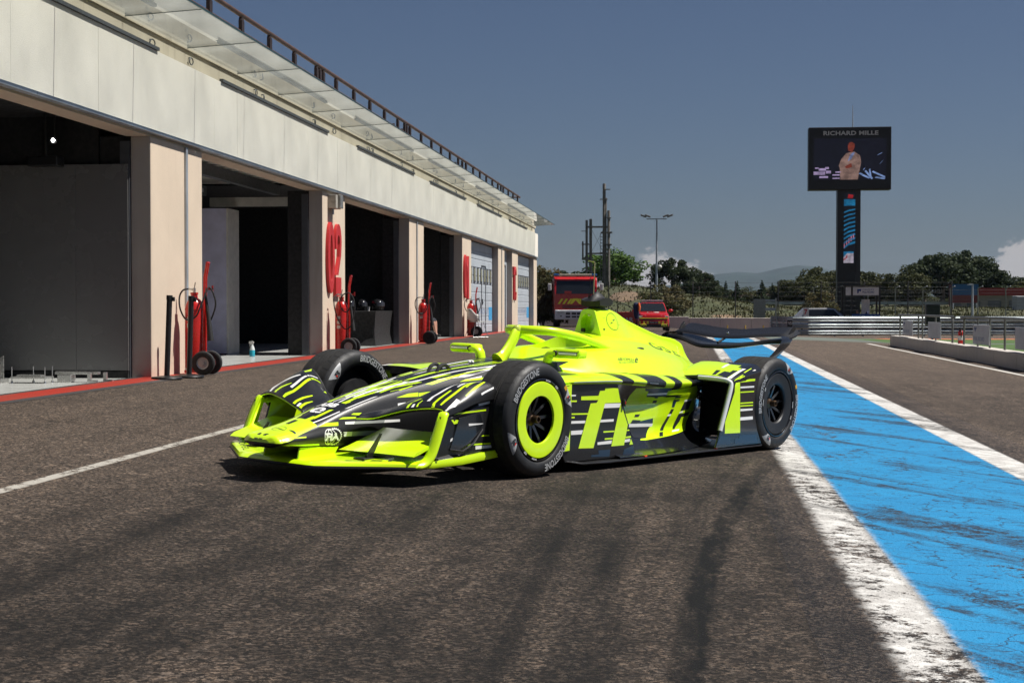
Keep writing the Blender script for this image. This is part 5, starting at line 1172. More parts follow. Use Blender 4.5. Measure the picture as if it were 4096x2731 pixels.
for sg in (1, -1):
    P_ = [(c[0]+sg*.008-.000, c[1]-sg*.060), (c[0]+sg*.004, c[1]+sg*.022), (c[0]-sg*.003, c[1]+sg*.002)]
    decal('nose_and_tub', 'K', 't', P_, .0032, (1,), step=None)
dring('nose_and_tub', 'W', 's', (-1.056, .240), (.044, 0), (0, .046), .09); dring('nose_and_tub', 'W', 's', (-1.056, .240), (.018, 0), (0, .044), .16)
dring('nose_and_tub', 'W', 's', (-1.020, .240), (.047, 0), (0, .046), .11, t0=-1.9, t1=1.9)
for k in range(15):
    a_ = -1.8+3.6*k/14; ca, sa = math.cos(a_), math.sin(a_)
    decal('nose_and_tub', 'W', 's', [(-1.020+.047*ca-.003*sa, .240+.046*sa+.003*ca), (-1.020+.052*ca-.003*sa, .240+.051*sa+.003*ca), (-1.020+.052*ca+.003*sa, .240+.051*sa-.003*ca), (-1.020+.047*ca+.003*sa, .240+.046*sa-.003*ca)], .0014, step=None)
decal('nose_and_tub', 'W', 's', [(-1.10, .239), (-1.01, .239), (-1.01, .2405), (-1.10, .2405)], .0014)
dtext('nose_and_tub', 'W', 's', 'FiA', (-1.092, .2185), (-.985, .2185), (-1.092, .2625), bold=.05, sides=(1, -1), off=.0026)
dtext('front_wing', 'K', 't', 'OPEL', (-1.005, -.645), (-1.205, -.385), (-.975, -.620), sides=(1,), spacing=1.25)
dtext('front_wing', 'K', 't', 'GSE', (-1.185, .40), (-.995, .655), (-1.150, .375), sides=(1,), spacing=1.1, sx=1.0)
c = (1.925, .925); dring('airbox_and_fin', 'K', 's', c, (.085, 0), (0, .062), .05, .002)
for sg in (1, -1):
    decal('airbox_and_fin', 'K', 's', [(c[0]-sg*.125, c[1]+sg*.026), (c[0]+sg*.048, c[1]+sg*.016), (c[0]+sg*.018, c[1]+sg*.004)], .002, step=None)
dtext3('engine_cover', 'K', 'GSE', GSE3[0], GSE3[1], GSE3[2], spacing=1.05)
dtext3('engine_cover', 'K', 'ABB', FORM3[0], tuple(np.array(FORM3[0])*.70+np.array(FORM3[1])*.30), FORM3[2])
f0 = tuple(np.array(FORM3[0])*.66+np.array(FORM3[1])*.34); dtext3('engine_cover', 'K', 'FORMULA', f0, FORM3[1], tuple(np.array(f0)+np.array(FORM3[2])-np.array(FORM3[0])), shear=.2)
dtext3('engine_cover', 'K', 'e', E3[0], E3[1], E3[2], bold=.01); dtext3('engine_cover', 'K', 'WORLD CHAMPIONSHIP', *WC3); dtext3('engine_cover', 'K', 'FiA', *FA3)
for (t_, c_, s), mb in LAYERS.items():
    o = cpart(mb, DN[c_], DC[c_], NAMES[t_][0] if len(NAMES[t_]) == 1 else min(NAMES[t_], key=lambda o: abs(s*1.0 - np.sign(-sum(v.co.y for v in o.data.vertices)))), smooth=80)
    o['kind'] = 'stuff'
    o.visible_shadow = True
# ================================================================== THINGS BY THE GARAGES
BLKP = pmat('black_powdercoat', (.012, .012, .013), .4, 0, .2, 10); RUBB = pmat('black_rubber', (.016, .016, .017), .7); REDP = pmat('extinguisher_red', (.50, .016, .012), .28, 0, .10, 6, coat=.3); STEELP = pmat('bright_steel', (.55, .55, .54), .3, .9); WHTP = pmat('white_plastic', (.68, .66, .62), .45); LABELW = pmat('white_label', (.62, .60, .57), .6, 0, .2, 30)
GF = .213
def stanchion(x, y, lean, label):
    t = thing('barrier_post', label, 'barrier post', (x, y, gz(x, y)+.001), 0, 'black belt barrier posts')
    mb = MB(); mb.lathe([(0, 0), (.175, 0), (.18, .012), (.172, .028), (.06, .042), (0, .044)], n=32); mb.build('base', BLKP, t, smooth=40)
    mb = MB(); mb.cyl((0, 0, .03), (lean, 0, .92), .032, 16); mb.build('tube', BLKP, t, smooth=40)
    mb = MB(); mb.cyl((lean, 0, .92), (lean*1.05, 0, .975), .036, 16); mb.bx(lean+.03, lean+.062, -.02, .02, .905, .955, b=.004); mb.build('belt_head', BLKP, t, smooth=40)
stanchion(-6.03, 17.43, .035, 'black belt barrier post nearest the garage corner'); stanchion(-5.93, 17.93, .03, 'black belt barrier post right in front of a red extinguisher')
def extinguisher(x, y, label, big_loop, plain_wheel=False):
    t = thing('wheeled_extinguisher', label, 'fire extinguisher', (x, y, gz(x, y)+.002), 0, 'red wheeled fire extinguishers along the garages')
    mb = MB(); mb.lathe([(0, .06), (.085, .06), (.112, .085), (.115, .12), (.115, .80), (.108, .86), (.08, .92), (.045, .945), (.040, .985), (.048, .99), (.048, 1.015), (0, 1.015)], n=28); mb.build('cylinder', REDP, t, smooth=35)
    mb = MB(); mb.lathe([(.116, .795), (.118, .80), (.118, .815), (.116, .82)], n=28); mb.build('band', REDP, t)
    mb = MB(); mb.cyl((0, 0, 1.01), (0, 0, 1.07), .018, 10); mb.cyl((0, 0, 1.05), (-.07, 0, 1.06), .012, 8); mb.cyl((0, 0, 1.07), (.02, -.02, 1.14), .007, 6); mb.build('valve', STEELP, t, smooth=40)
    for s in (-1, 1):
        mb = MB(); mb.tube([(.13, s*.04, .15), (.135, s*.04, .95), (.14, s*.04, 1.20), (.175, s*.04, 1.38)], .014, 8); mb.build('frame_bar', REDP, t, smooth=40)
    mb = MB(); mb.cyl((.175, -.05, 1.38), (.175, .05, 1.38), .014, 8); mb.build('handle_bar', REDP, t); mb = MB(); mb.bx(.13, .24, -.012, .012, 1.045, 1.07); mb.bx(.225, .24, -.012, .012, 1.03, 1.10); mb.build('hose_hook', REDP, t)
    mb = MB(); mb.bx(-.10, .14, -.10, .10, .03, .06); mb.build('foot_plate', REDP, t, bevel=.004)
    for s in (-1, 1):
        w_ = bpy.data.objects.new('wheel', None); COL.objects.link(w_); w_.parent = t; w_.location = (.165, s*.15-.02, .148)
        mb = MB(); mb.lathe([(.075, -.028), (.125, -.034), (.142, -.026), (.148, 0), (.142, .026), (.125, .034), (.075, .028)], axis='y', n=32); mb.build('tyre', RUBB, w_, smooth=40)
        mb = MB(); mb.lathe([(0, -.034), (.022, -.034), (.024, -.02), (.062, -.018), (.078, -.028), (.080, .02), (0, .02)], axis='y', n=28); mb.build('rim', RUBB if plain_wheel else pmat('rim_grey', (.40, .42, .42), .4, .3), w_, smooth=35)
    mb = MB(); mb.cyl((.165, -.16, .148), (.165, .14, .148), .012, 8); mb.build('axle', STEELP, t)
    if big_loop: pts = [(-.07, -.03, 1.06), (-.11, -.10, .98), (-.09, -.13, .80), (-.02, -.14, .60), (.10, -.14, .45), (.20, -.14, .52), (.26, -.13, .74), (.25, -.12, .95), (.17, -.12, 1.08), (.06, -.13, 1.05), (.0, -.13, .92), (.05, -.13, .78), (.14, -.13, .76), (.19, -.12, .9), (.18, -.10, 1.05)]
    else: pts = [(-.07, 0, 1.06), (-.14, -.02, 1.04), (-.18, -.03, .95), (-.16, -.05, .80), (-.06, -.12, .68), (.06, -.13, .72), (.12, -.12, .85), (.17, -.08, 1.0), (.20, -.04, 1.08), (.25, -.02, 1.0), (.27, 0, .86), (.22, .0, .70), (.16, .0, .62)]
    mb = MB(); mb.tube(catmull(pts, 6), .0105, 8); mb.build('hose', RUBB, t, smooth=60)
    mb = MB(); mb.tube([(.135, -.02, 1.12), (.16, -.02, .90), (.19, -.03, .70), (.215, -.03, .42)], [.012, .016, .026, .042], 12); mb.build('horn', RUBB, t, smooth=50)
    for k, z in enumerate((.62, .54, .46) if big_loop else (.66, .58)):
        rows = [[(  .1165*math.sin(a), -  .1165*math.cos(a), zz) for a in np.linspace(-.55, .05, 7)] for zz in (z, z+.055)]
        mb = MB(); mb.grid(rows); mb.build('label_sticker', LABELW, t, smooth=50)
    return t
extinguisher(-6.08, 18.60, 'red wheeled fire extinguisher behind two black barrier posts', False)
extinguisher(-6.07, 26.72, 'red wheeled fire extinguisher under the red number 02', True)
extinguisher(-6.02, 34.85, 'red wheeled fire extinguisher with black wheels before a seated leg', False, True)
extinguisher(-6.10, 43.20, 'red wheeled fire extinguisher half hidden by a white chair', False)
# white shell chair
t = thing('armchair', 'white plastic shell armchair on thin wire legs by the wall', 'chair', (-5.92, 43.05, gz(-5.92, 43)), R(35))
rows = []
for a in np.linspace(-1.25, 1.25, 15):
    top = .80-.16*sst(.35, 1.1, abs(a)); ca, sa = math.cos(a), math.sin(a)
    rows.append([(-.08+.0*k, 0, .44) if k == 0 else (-(.10+.17*min(1, k/2))*ca+.06*(1-min(1, k/2)), (.10+.19*min(1, k/2))*sa, .44+(top-.44)*max(0, (k-1)/4)) for k in range(6)])
mb = MB(); mb.grid(rows); mb.grid([[(x, y, .435+.02*abs(y)) for y in np.linspace(-.25, .25, 7)] for x in np.linspace(-.16, .26, 6)]); o = mb.build('seat_shell', WHTP, t, smooth=60); md = o.modifiers.new('s', 'SOLIDIFY'); md.thickness = .012
for sx_, sy_ in ((-1, -1), (-1, 1), (1, -1), (1, 1)):
    mb = MB(); mb.tube([(.12*sx_, .16*sy_, .43), (.24*sx_, .25*sy_, .0)], .008, 6); mb.build('leg', STEELP, t)
for sy_ in (-1, 1):
    mb = MB(); mb.tube([(-.24, .25*sy_, .008), (.24, .25*sy_, .008)], .007, 6); mb.build('runner', STEELP, t)
# camera housing on pillar
t = thing('camera_box', 'small grey weathered camera housing high on the 02 pillar', 'camera', (FX, 26.86, 2.78))
mb = MB(); mb.bx(.004, .15, -.20, .20, 0, .24, b=.01); mb.build('housing', pmat('weathered_grey', (.36, .34, .30), .6, 0, .3, 12), t)
mb = MB(); mb.bx(.152, .20, -.06, .16, .01, .25, b=.012); mb.build('lens_hood', pmat('metal_tape', (.30, .29, .27), .35, .5, .4, 14), t); mb = MB(); mb.cyl((.05, 0, -.10), (.05, 0, 0), .02, 8); mb.build('conduit', STEEL, t)
# garage 1: aluminium jigs and spot lamp
ALU = pmat('machined_aluminium', (.62, .62, .60), .3, .85, .15, 12)
def jig(x, y, rz, label, kind):
    t = thing('aluminium_jig', label, 'jig', (x, y, GF), rz, 'bare aluminium jigs on the garage floor')
    if kind == 0:
        mb = MB(); mb.bx(-.20, .20, -.12, .12, .05, .07, b=.003); mb.build('plate', ALU, t)
        mb = MB(); mb.bx(-.16, .12, -.05, .05, .071, .09, b=.003); mb.build('rail', ALU, t)
        for a, b in ((-.19, -.1), (.19, -.1), (-.03, .1), (.19, .1)):
            mb = MB(); mb.cyl((a, b, 0), (a, b, .18), .006, 8); mb.lathe([(0, 0), (.016, 0), (.012, .02), (0, .03)], (a, b, 0), n=10); mb.build('stud', STEELP, t)
    elif kind == 1:
        mb = MB(); mb.bx(-.30, .20, -.04, .04, .09, .12, b=.004); mb.build('beam', ALU, t)
        mb = MB(); mb.bx(-.26, -.10, -.07, .07, .0, .09, b=.01); mb.build('block', ALU, t)
        for a, b in ((.12, -.08), (.24, .08)):
            mb = MB(); mb.bx(a-.02, a+.02, b-.02, b+.02, .0, .11, b=.004); mb.bx(a-.02, a+.09, b-.025, b+.025, .0, .03, b=.006); mb.build('foot', ALU, t)
    else:
        mb = MB(); mb.prism([(-.15, 0, .05), (.10, 0, .05), (.10, 0, .30), (.06, 0, .28), (-.15, 0, .18)], (0, .015, 0)); mb.build('bracket_plate', ALU, t)
        mb = MB(); mb.bx(-.15, .12, -.10, .10, .0, .05, b=.006); mb.build('foot', ALU, t)
jig(-7.22, 16.42, 0, 'flat aluminium plate jig with upright studs on garage floor', 0); jig(-6.72, 16.60, 0, 'aluminium beam jig with two hooked feet on garage floor', 1); jig(-7.62, 16.35, 0, 'upright aluminium bracket jig cut by the left picture edge', 2)
t = thing('spot_lamp', 'small lit spot lamp hanging in the dark left garage', 'lamp', (-7.33, 17.3, 2.98))
mb = MB(); mb.lathe([(0, .06), (.03, .06), (.045, 0), (.04, -.005)], axis='y', n=16); mb.build('lamp_head', BLKP, t, smooth=40)
mb = MB(); mb.lathe([(0, -.012), (.022, -.010)], axis='y', n=16); mb.build('lens', pmat('lamp_lit', (1, 1, 1), .5, emit=(1, .97, .93), es=18), t); mb = MB(); mb.cyl((0, .03, 0), (0, .03, .32), .012, 6); mb.build('stem', BLKP, t)
t = thing('projector', 'black projector box hanging above the grey garage panel', 'projector', (-7.45, 17.35, 2.74)); mb = MB(); mb.bx(-.19, .19, -.10, .10, -.06, .06, b=.02); mb.build('housing', BLKP, t); mb = MB(); mb.cyl((0, 0, .05), (0, 0, .56), .02, 8); mb.build('ceiling_pole', BLKP, t)
# garage 2: white display column and spray bottle
t = thing('display_column', 'tall white free standing display column with blue grey cloth front', 'column', (-8.06, 26.55, GF))
mb = MB(); mb.bx(-1.6, -.03, 0, .66, .03, 2.56, b=.004); mb.build('body', pmat('panel_white', (.85, .86, .88), .5), t)
mb = MB(); mb.bx(-1.6, -.035, -.012, -.001, .02, 2.57); mb.build('cloth_front', pmat('cloth_bluegrey', (.58, .58, .76), .85, 0, .15, 2.5, bump=.3, bs=14), t); mb = MB(); mb.bx(-.03, 0, -.012, .66, .0, 2.57, b=.003); mb.build('corner_frame', WHTP, t)
t = thing('spray_bottle', 'spray bottle with blue liquid standing on garage floor', 'bottle', (-7.32, 25.46, GF))
mb = MB(); mb.lathe([(0, 0), (.04, 0), (.043, .02), (.043, .12), (.03, .17), (.015, .20), (.015, .215), (0, .215)], n=20); mb.build('bottle', pmat('bottle_plastic', (.62, .66, .66), .3), t, smooth=35)
mb = MB(); mb.lathe([(.0435, .006), (.0445, .02), (.0445, .11), (.0435, .112)], n=20); mb.build('blue_liquid', pmat('liquid_blue', (.03, .32, .42), .2), t, smooth=40)
mb = MB(); mb.prism([(-.05, -.012, .215), (.02, -.012, .215), (.03, -.012, .25), (.0, -.012, .265), (-.05, -.012, .26), (-.055, -.012, .235)], (0, .024, 0)); mb.tube([(-.03, 0, .215), (-.045, 0, .18)], .006, 6); mb.build('trigger', WHTP, t)
# garage 3: cloth-covered table, helmets, cup
t = thing('table', 'table under a stretched black cloth in the third garage', 'table', (-7.15, 33.6, GF))
rows = []
for z, k in ((0, 1.0), (.06, .97), (.25, .90), (.5, .93), (.72, .985), (.745, 1.0), (.75, .99)):
    rows.append([(.48*k*a, .95*k*b, z) for a, b in ((-1, -1), (-.5, -1+.05*(1-k)), (0, -1+.3*(1-k)*(z < .3)), (.5, -1), (1, -1), (1, -.5), (1-.3*(z < .3)*(1-k), 0), (1, .5), (1, 1), (.5, 1), (0, 1), (-.5, 1), (-1, 1), (-1, .5), (-1, 0), (-1, -.5))])
mb = MB(); mb.grid(rows, close_u=True); mb.add(rows[-1], [list(range(16))]); mb.build('table_cloth', pmat('black_cloth', (.006, .006, .0065), .85, bump=.2, bs=20), t, smooth=50)
for a in (-.42, .42):
    for b in (-.86, .86): mb = MB(); mb.cyl((a, b, 0), (a, b, .74), .02, 8); mb.build('leg', BLKP, t)
HEL = pmat('helmet_gloss', (.014, .014, .016), .12, 0, .1, 5, coat=.8); VIS = pmat('visor', (.03, .03, .035), .06)
def helmet(x, y, rz, label, logo):
    t = thing('helmet', label, 'helmet', (x, y, GF+.752), rz, 'black crash helmets on the table')
    rows = []
    for i in range(13):
        ph = PI*i/12*.86; rr = math.sin(min(ph, PI*.55)) if ph < PI*.55 else 1-.25*((ph-PI*.55)/(PI*.31))
        rows.append([(.128*rr*math.cos(a)*(1.08 if math.cos(a) > 0 else 1), .112*rr*math.sin(a), .135+.125*math.cos(ph)) for a in np.linspace(0, 2*PI, 25)[:-1]])
    mb = MB(); mb.grid(rows, close_u=True); mb.add(rows[-1], [list(range(24))]); mb.build('shell', HEL, t, smooth=50)
    mb = MB(); mb.grid([[(.142*math.cos(a)*c_, .122*math.sin(a)*c_, z) for a in np.linspace(-1.1, 1.1, 11)] for z, c_ in ((.10, 1.0), (.15, 1.0), (.19, .94))]); mb.build('visor', VIS, t, smooth=50)
    if logo: mb = MB(); place_text(mb, 'BELL', (-.02, -.1165, .17), (1, 0, 0), (0, .2, .98), .045, .09, 'c', bold=.02); mb.build('logo', pmat('logo_red', (.5, .02, .05), .4), t)
helmet(-6.80, 33.45, R(-20), 'black crash helmet with red lettering beside the paper cup', True); helmet(-6.86, 33.95, R(-40), 'black crash helmet farthest along the cloth covered table', False); helmet(-7.10, 33.25, R(-60), 'black crash helmet left of the paper cup on table', False); helmet(-7.32, 33.05, R(-80), 'black crash helmet at the dark left end of the table', False)
t = thing('paper_cup', 'white paper cup standing before the black helmets', 'cup', (-6.93, 33.12, GF+.752)); mb = MB(); mb.lathe([(0, 0), (.028, 0), (.038, .098), (.040, .10), (.036, .10), (.027, .004), (0, .004)], n=18); mb.build('cup_wall', WHTP, t, smooth=40)
# garage 4: seated person and a dim screen
def person(name, label, joints, edges, radii, root, mats, splits, loc=(0, 0, 0), rz=0, extra=None):
    t = thing(name, label, 'person', loc, rz)
    me = bpy.data.meshes.new('body'); me.from_pydata([joints[k] for k in joints], [(list(joints).index(a), list(joints).index(b)) for a, b in edges], [])
    o = obj('body', me, mats, t); md = o.modifiers.new('sk', 'SKIN'); md.use_smooth_shade = True; md.branch_smoothing = .3
    for i, k in enumerate(joints): r_ = radii[k]; me.skin_vertices[0].data[i].radius = r_ if isinstance(r_, tuple) else (r_, r_)
    me.skin_vertices[0].data[list(joints).index(root)].use_root = True
    md = o.modifiers.new('ss', 'SUBSURF'); md.levels = 2; md.render_levels = 2
    dg = bpy.context.evaluated_depsgraph_get(); dg.update(); m2 = bpy.data.meshes.new_from_object(o.evaluated_get(dg)); o.modifiers.clear(); o.data = m2
    m2.materials.clear()
    for m in mats: m2.materials.append(m)
    for p in m2.polygons: p.material_index = splits(p.center); p.use_smooth = True
    return t
SKIN = pmat('skin', (.50, .27, .19), .5, 0, .1, 8); DARKC = pmat('dark_clothes', (.02, .022, .03), .85); SHOE = pmat('black_shoe', (.012, .012, .012), .6); GREYC = pmat('grey_trousers', (.30, .30, .31), .9); HAIR = pmat('dark_hair', (.02, .013, .01), .7)
SEATJ = {'pelvis': (0, 0, .50), 'chest': (-.05, 0, .82), 'neck': (-.03, 0, 1.03), 'head': (.0, 0, 1.13), 'crown': (-.01, 0, 1.24), 'sl': (-.05, .17, .97), 'el': (.0, .22, .72), 'hl': (.20, .16, .62), 'sr': (-.05, -.17, .97), 'er': (.0, -.22, .72), 'hr': (.20, -.14, .62),
         'hipl': (.04, .09, .49), 'kl': (.40, .12, .50), 'al': (.42, .12, .09), 'tl': (.56, .13, .05), 'hipr': (.04, -.09, .49), 'kr': (.42, -.10, .52), 'ar': (.52, -.11, .09), 'tr': (.66, -.12, .06)}
SEATE = [('pelvis', 'chest'), ('chest', 'neck'), ('neck', 'head'), ('head', 'crown'), ('chest', 'sl'), ('sl', 'el'), ('el', 'hl'), ('chest', 'sr'), ('sr', 'er'), ('er', 'hr'), ('pelvis', 'hipl'), ('hipl', 'kl'), ('kl', 'al'), ('al', 'tl'), ('pelvis', 'hipr'), ('hipr', 'kr'), ('kr', 'ar'), ('ar', 'tr')]
SEATR = {'pelvis': (.13, .15), 'chest': (.12, .15), 'neck': .055, 'head': .085, 'crown': .075, 'sl': .065, 'el': .045, 'hl': .035, 'sr': .065, 'er': .045, 'hr': .035, 'hipl': .085, 'kl': .058, 'al': .038, 'tl': .035, 'hipr': .085, 'kr': .058, 'ar': .038, 'tr': .035}
sp_ = lambda c: 2 if c.z < .11 else (0 if (c.z > 1.04 or (c.z < .46 and c.x > .25)) else 1)
person('person', 'person in shorts seated inside the dark garage with one leg out', SEATJ, SEATE, SEATR, 'pelvis', [SKIN, DARKC, SHOE], sp_, (-7.22, 41.25, GF), R(-12))
t = thing('stool', 'low stool under the person seated in the dark garage', 'stool', (-7.22, 41.25, GF)); mb = MB(); mb.lathe([(0, .36), (.18, .36), (.19, .38), (.18, .41), (0, .41)], n=20); mb.build('seat', WHTP, t, smooth=40); mb = MB(); mb.lathe([(.20, 0), (.17, .1), (.12, .25), (.15, .36)], n=20); mb.build('base', WHTP, t, smooth=40)
t = thing('wall_screen', 'dim purple screen on the back wall of the dark garage', 'screen', (-9.2, 41.9, 1.6)); mb = MB(); mb.bx(-.9, .9, 0, .05, 0, .72, b=.01); mb.build('bezel', BLKP, t); mb = MB(); mb.bx(-.87, .87, -.004, -.001, .03, .69); mb.build('picture', pmat('screen_purple', (.01, .008, .02), .3, emit=(.10, .05, .30), es=.35), t)
t = thing('water_bottle', 'small clear water bottle at the foot of the last pillar', 'bottle', (-6.15, 63.4, gz(-6.15, 63.4))); mb = MB(); mb.lathe([(0, 0), (.035, 0), (.037, .02), (.037, .16), (.014, .21), (.014, .235), (0, .235)], n=14); mb.build('bottle', pmat('bottle_clear', (.5, .55, .62), .2), t, smooth=40)
# roof furniture
for i, (y, lab) in enumerate(((23.9, 'floodlight on the roof rail nearest the camera'), (32.4, 'second floodlight along the garage roof rail'), (42.6, 'third floodlight along the garage roof rail'), (61.5, 'floodlight at the far end of the canopy'))):
    t = thing('floodlight', lab, 'floodlight', (-6.38, y, 4.52), R(25), 'floodlights on the garage roof')
    mb = MB(); mb.box((0, 0, .13), (.28, .30, .05), Matrix.Rotation(.5, 3, 'Y'), b=.01); mb.build('lamp_body', RUSTP, t); mb = MB(); mb.box((.012, 0, .10), (.24, .26, .008), Matrix.Rotation(.5, 3, 'Y')); mb.build('glass', pmat('lamp_glass', (.5, .5, .45), .15), t); mb = MB(); mb.cyl((-.25, 0, 0), (-.05, 0, .10), .02, 6); mb.build('arm', RUSTP, t)
for y, lab in ((20.3, 'dark round tub standing on the roof edge by the railing'), (38.4, 'smaller dark tub far along the roof edge')):
    t = thing('roof_tub', lab, 'tub', (-6.62, y, 4.50)); mb = MB(); mb.lathe([(0, 0), (.17, 0), (.21, .26), (.22, .27), (.22, .30), (0, .30)], n=24); mb.build('tub_wall', pmat('dark_tub', (.05, .05, .055), .7), t, smooth=35)
# ================================================================== BACKGROUND
GRASS = bpy.data.materials.new('grass_ground'); GRASS.use_nodes = True; nt = GRASS.node_tree; p = nt.nodes['Principled BSDF']
g = N(nt, 'ShaderNodeNewGeometry'); P_ = g.outputs['Position']
c_ = MIX(nt, SMOOTH(nt, NOISE(nt, P_, .12, 5, .6), .35, .65), (.050, .062, .020), (.085, .076, .034)); c_ = MIX(nt, SMOOTH(nt, NOISE(nt, P_, 1.6, 6, .7), .35, .7), c_, (.034, .042, .014)); c_ = MIX(nt, SMOOTH(nt, NOISE(nt, P_, .07, 4, .6, .6), .64, .70), c_, (.22, .145, .09))
LK(nt, c_, p.inputs['Base Color']); p.inputs['Roughness'].default_value = .95
b_ = N(nt, 'ShaderNodeBump'); b_.inputs['Strength'].default_value = .8; b_.inputs['Distance'].default_value = .15; LK(nt, NOISE(nt, P_, 2.5, 6, .7), b_.inputs['Height']); LK(nt, b_.outputs[0], p.inputs['Normal'])
LAWN = pmat('lawn', (.060, .115, .022), .95, 0, .3, .6, bump=.6, bs=9); SOIL = pmat('dry_soil', (.15, .10, .06), .95, 0, .3, .7, bump=.8, bs=4)
def tz(x, y):            # rising verge behind the concrete wall
    b = -.15+2.6*sst(103, 160, y)*(1-.75*sst(-6, 12, x)) + .7*sst(115, 240, y)
    b += 1.0*math.exp(-((x-1.5)/3.0)**2-((y-128)/10)**2) + .8*math.exp(-((x+6)/4)**2-((y-140)/14)**2) + .25*math.sin(x*.31+y*.11)*sst(105, 120, y)
    return b
xs = [-260, -160, -100, -60, -40]+[-30+1.5*i for i in range(60)]+[65, 80, 110, 160, 260]; ys = [102.3, 104, 107, 110]+[113+3*i for i in range(32)]+[215, 230, 260, 320, 420]
mb = MB(); mb.grid([[(x, y, tz(x, y)) for x in xs] for y in ys]); struct(mb.build('verge', GRASS, smooth=60))
far = pmat('far_plain', (.06, .075, .035), .95, 0, .4, .01); mb = MB(); mb.grid([[(x, y, 1.0-.0*y) for x in np.linspace(-9000, 9000, 20)] for y in (415, 1500, 4000, 9000)]); struct(mb.build('plain', far))
mb = MB(); mb.grid([[(x, y, -.9) for x in (-400, 400)] for y in (-300, 430)]); struct(mb.build('base_ground', far))
sheet('infield_grass', [7.2, 8, 14, 30], YR(30, 76), .004, LAWN)
sheet('infield_kerb', [9.0, 14, 30], YR(73.5, 78), .012, pmat('orange_kerb', (.62, .16, .06), .7, 0, .15, 1))
HILLM = pmat('far_forest', (.016, .030, .026), .95, 0, .5, .004)
def ridge(name, y, x0, x1, f, depth=1500):
    xs = np.linspace(x0, x1, 120); mb = MB(); rows = []
    for k, dy in ((0, 0), (.45, depth*.25), (.8, depth*.4), (1, depth*.55), (.7, depth*.8), (0, depth)): rows.append([(x, y+dy, -5+(f(x)+5)*k*(1+.04*math.sin(x*.013+dy*.01))) for x in xs])
    mb.grid(rows); return struct(mb.build(name, HILLM, smooth=70))
hz = lambda x: 58+22*math.sin(x*.0021+.8)+10*math.sin(x*.0067+1.)+5*math.sin(x*.021)+3*math.sin(x*.05)
ridge('hills', 4600, -4000, 4000, lambda x: hz(x)+62*math.exp(-((x-400)/210)**2)+30*math.exp(-((x-760)/120)**2)+22*math.exp(-((x-140)/120)**2))
# --- concrete wall across the end of the lane
CONC = plaster('old_concrete', (.74, .68, .60), .35, 0); 
t = thing('concrete_wall', 'long low pale concrete wall behind the fire vehicles', 'wall')
for i in range(24):
    x0, x1 = -36+2.0*i, -36+2.0*i+1.985; y0, y1 = 99.5+.06*i*0, 99.5
    mb = MB(); zz = gz(x0, 100); mb.bx(x0, x1, 101.3, 101.6, zz-.3, .43 if x0 < 0 else .35, b=.02); mb.build('wall_block', CONC, t)
# --- vegetation
def leafmat(name, c1, c2):
    m = bpy.data.materials.new(name); m.use_nodes = True; nt = m.node_tree; p = nt.nodes['Principled BSDF']
    oi = N(nt, 'ShaderNodeObjectInfo'); tc = N(nt, 'ShaderNodeTexCoord'); gi = N(nt, 'ShaderNodeNewGeometry')
    n1 = NOISE(nt, tc.outputs['Object'], 1.1, 4, .6); r_ = gi.outputs['Random Per Island']
    c = MIX(nt, SMOOTH(nt, n1, .35, .65), c1, c2); c = MIX(nt, MATH(nt, 'MULTIPLY', r_, .5), c, [x*1.7 for x in c2])
    LK(nt, c, p.inputs['Base Color']); p.inputs['Roughness'].default_value = .7; p.inputs['Specular IOR Level'].default_value = .2
    tl = N(nt, 'ShaderNodeBsdfTranslucent'); LK(nt, c, tl.inputs[0]); mx = N(nt, 'ShaderNodeMixShader'); mx.inputs[0].default_value = .25; LK(nt, p.outputs[0], mx.inputs[1]); LK(nt, tl.outputs[0], mx.inputs[2]); LK(nt, mx.outputs[0], nt.nodes['Material Output'].inputs[0])
    return m
LGREEN = leafmat('leaf_green', (.045, .095, .018), (.075, .13, .028)); LPINE = leafmat('leaf_pine', (.018, .030, .013), (.032, .044, .017)); LOAK = leafmat('leaf_oak', (.030, .040, .014), (.050, .052, .018)); LBUSH = leafmat('leaf_bush', (.045, .065, .022), (.105, .085, .040)); LCYP = leafmat('leaf_cypress', (.025, .045, .020), (.038, .055, .024))
BARK = pmat('bark', (.085, .060, .045), .9, 0, .3, 4, bump=.5, bs=12)
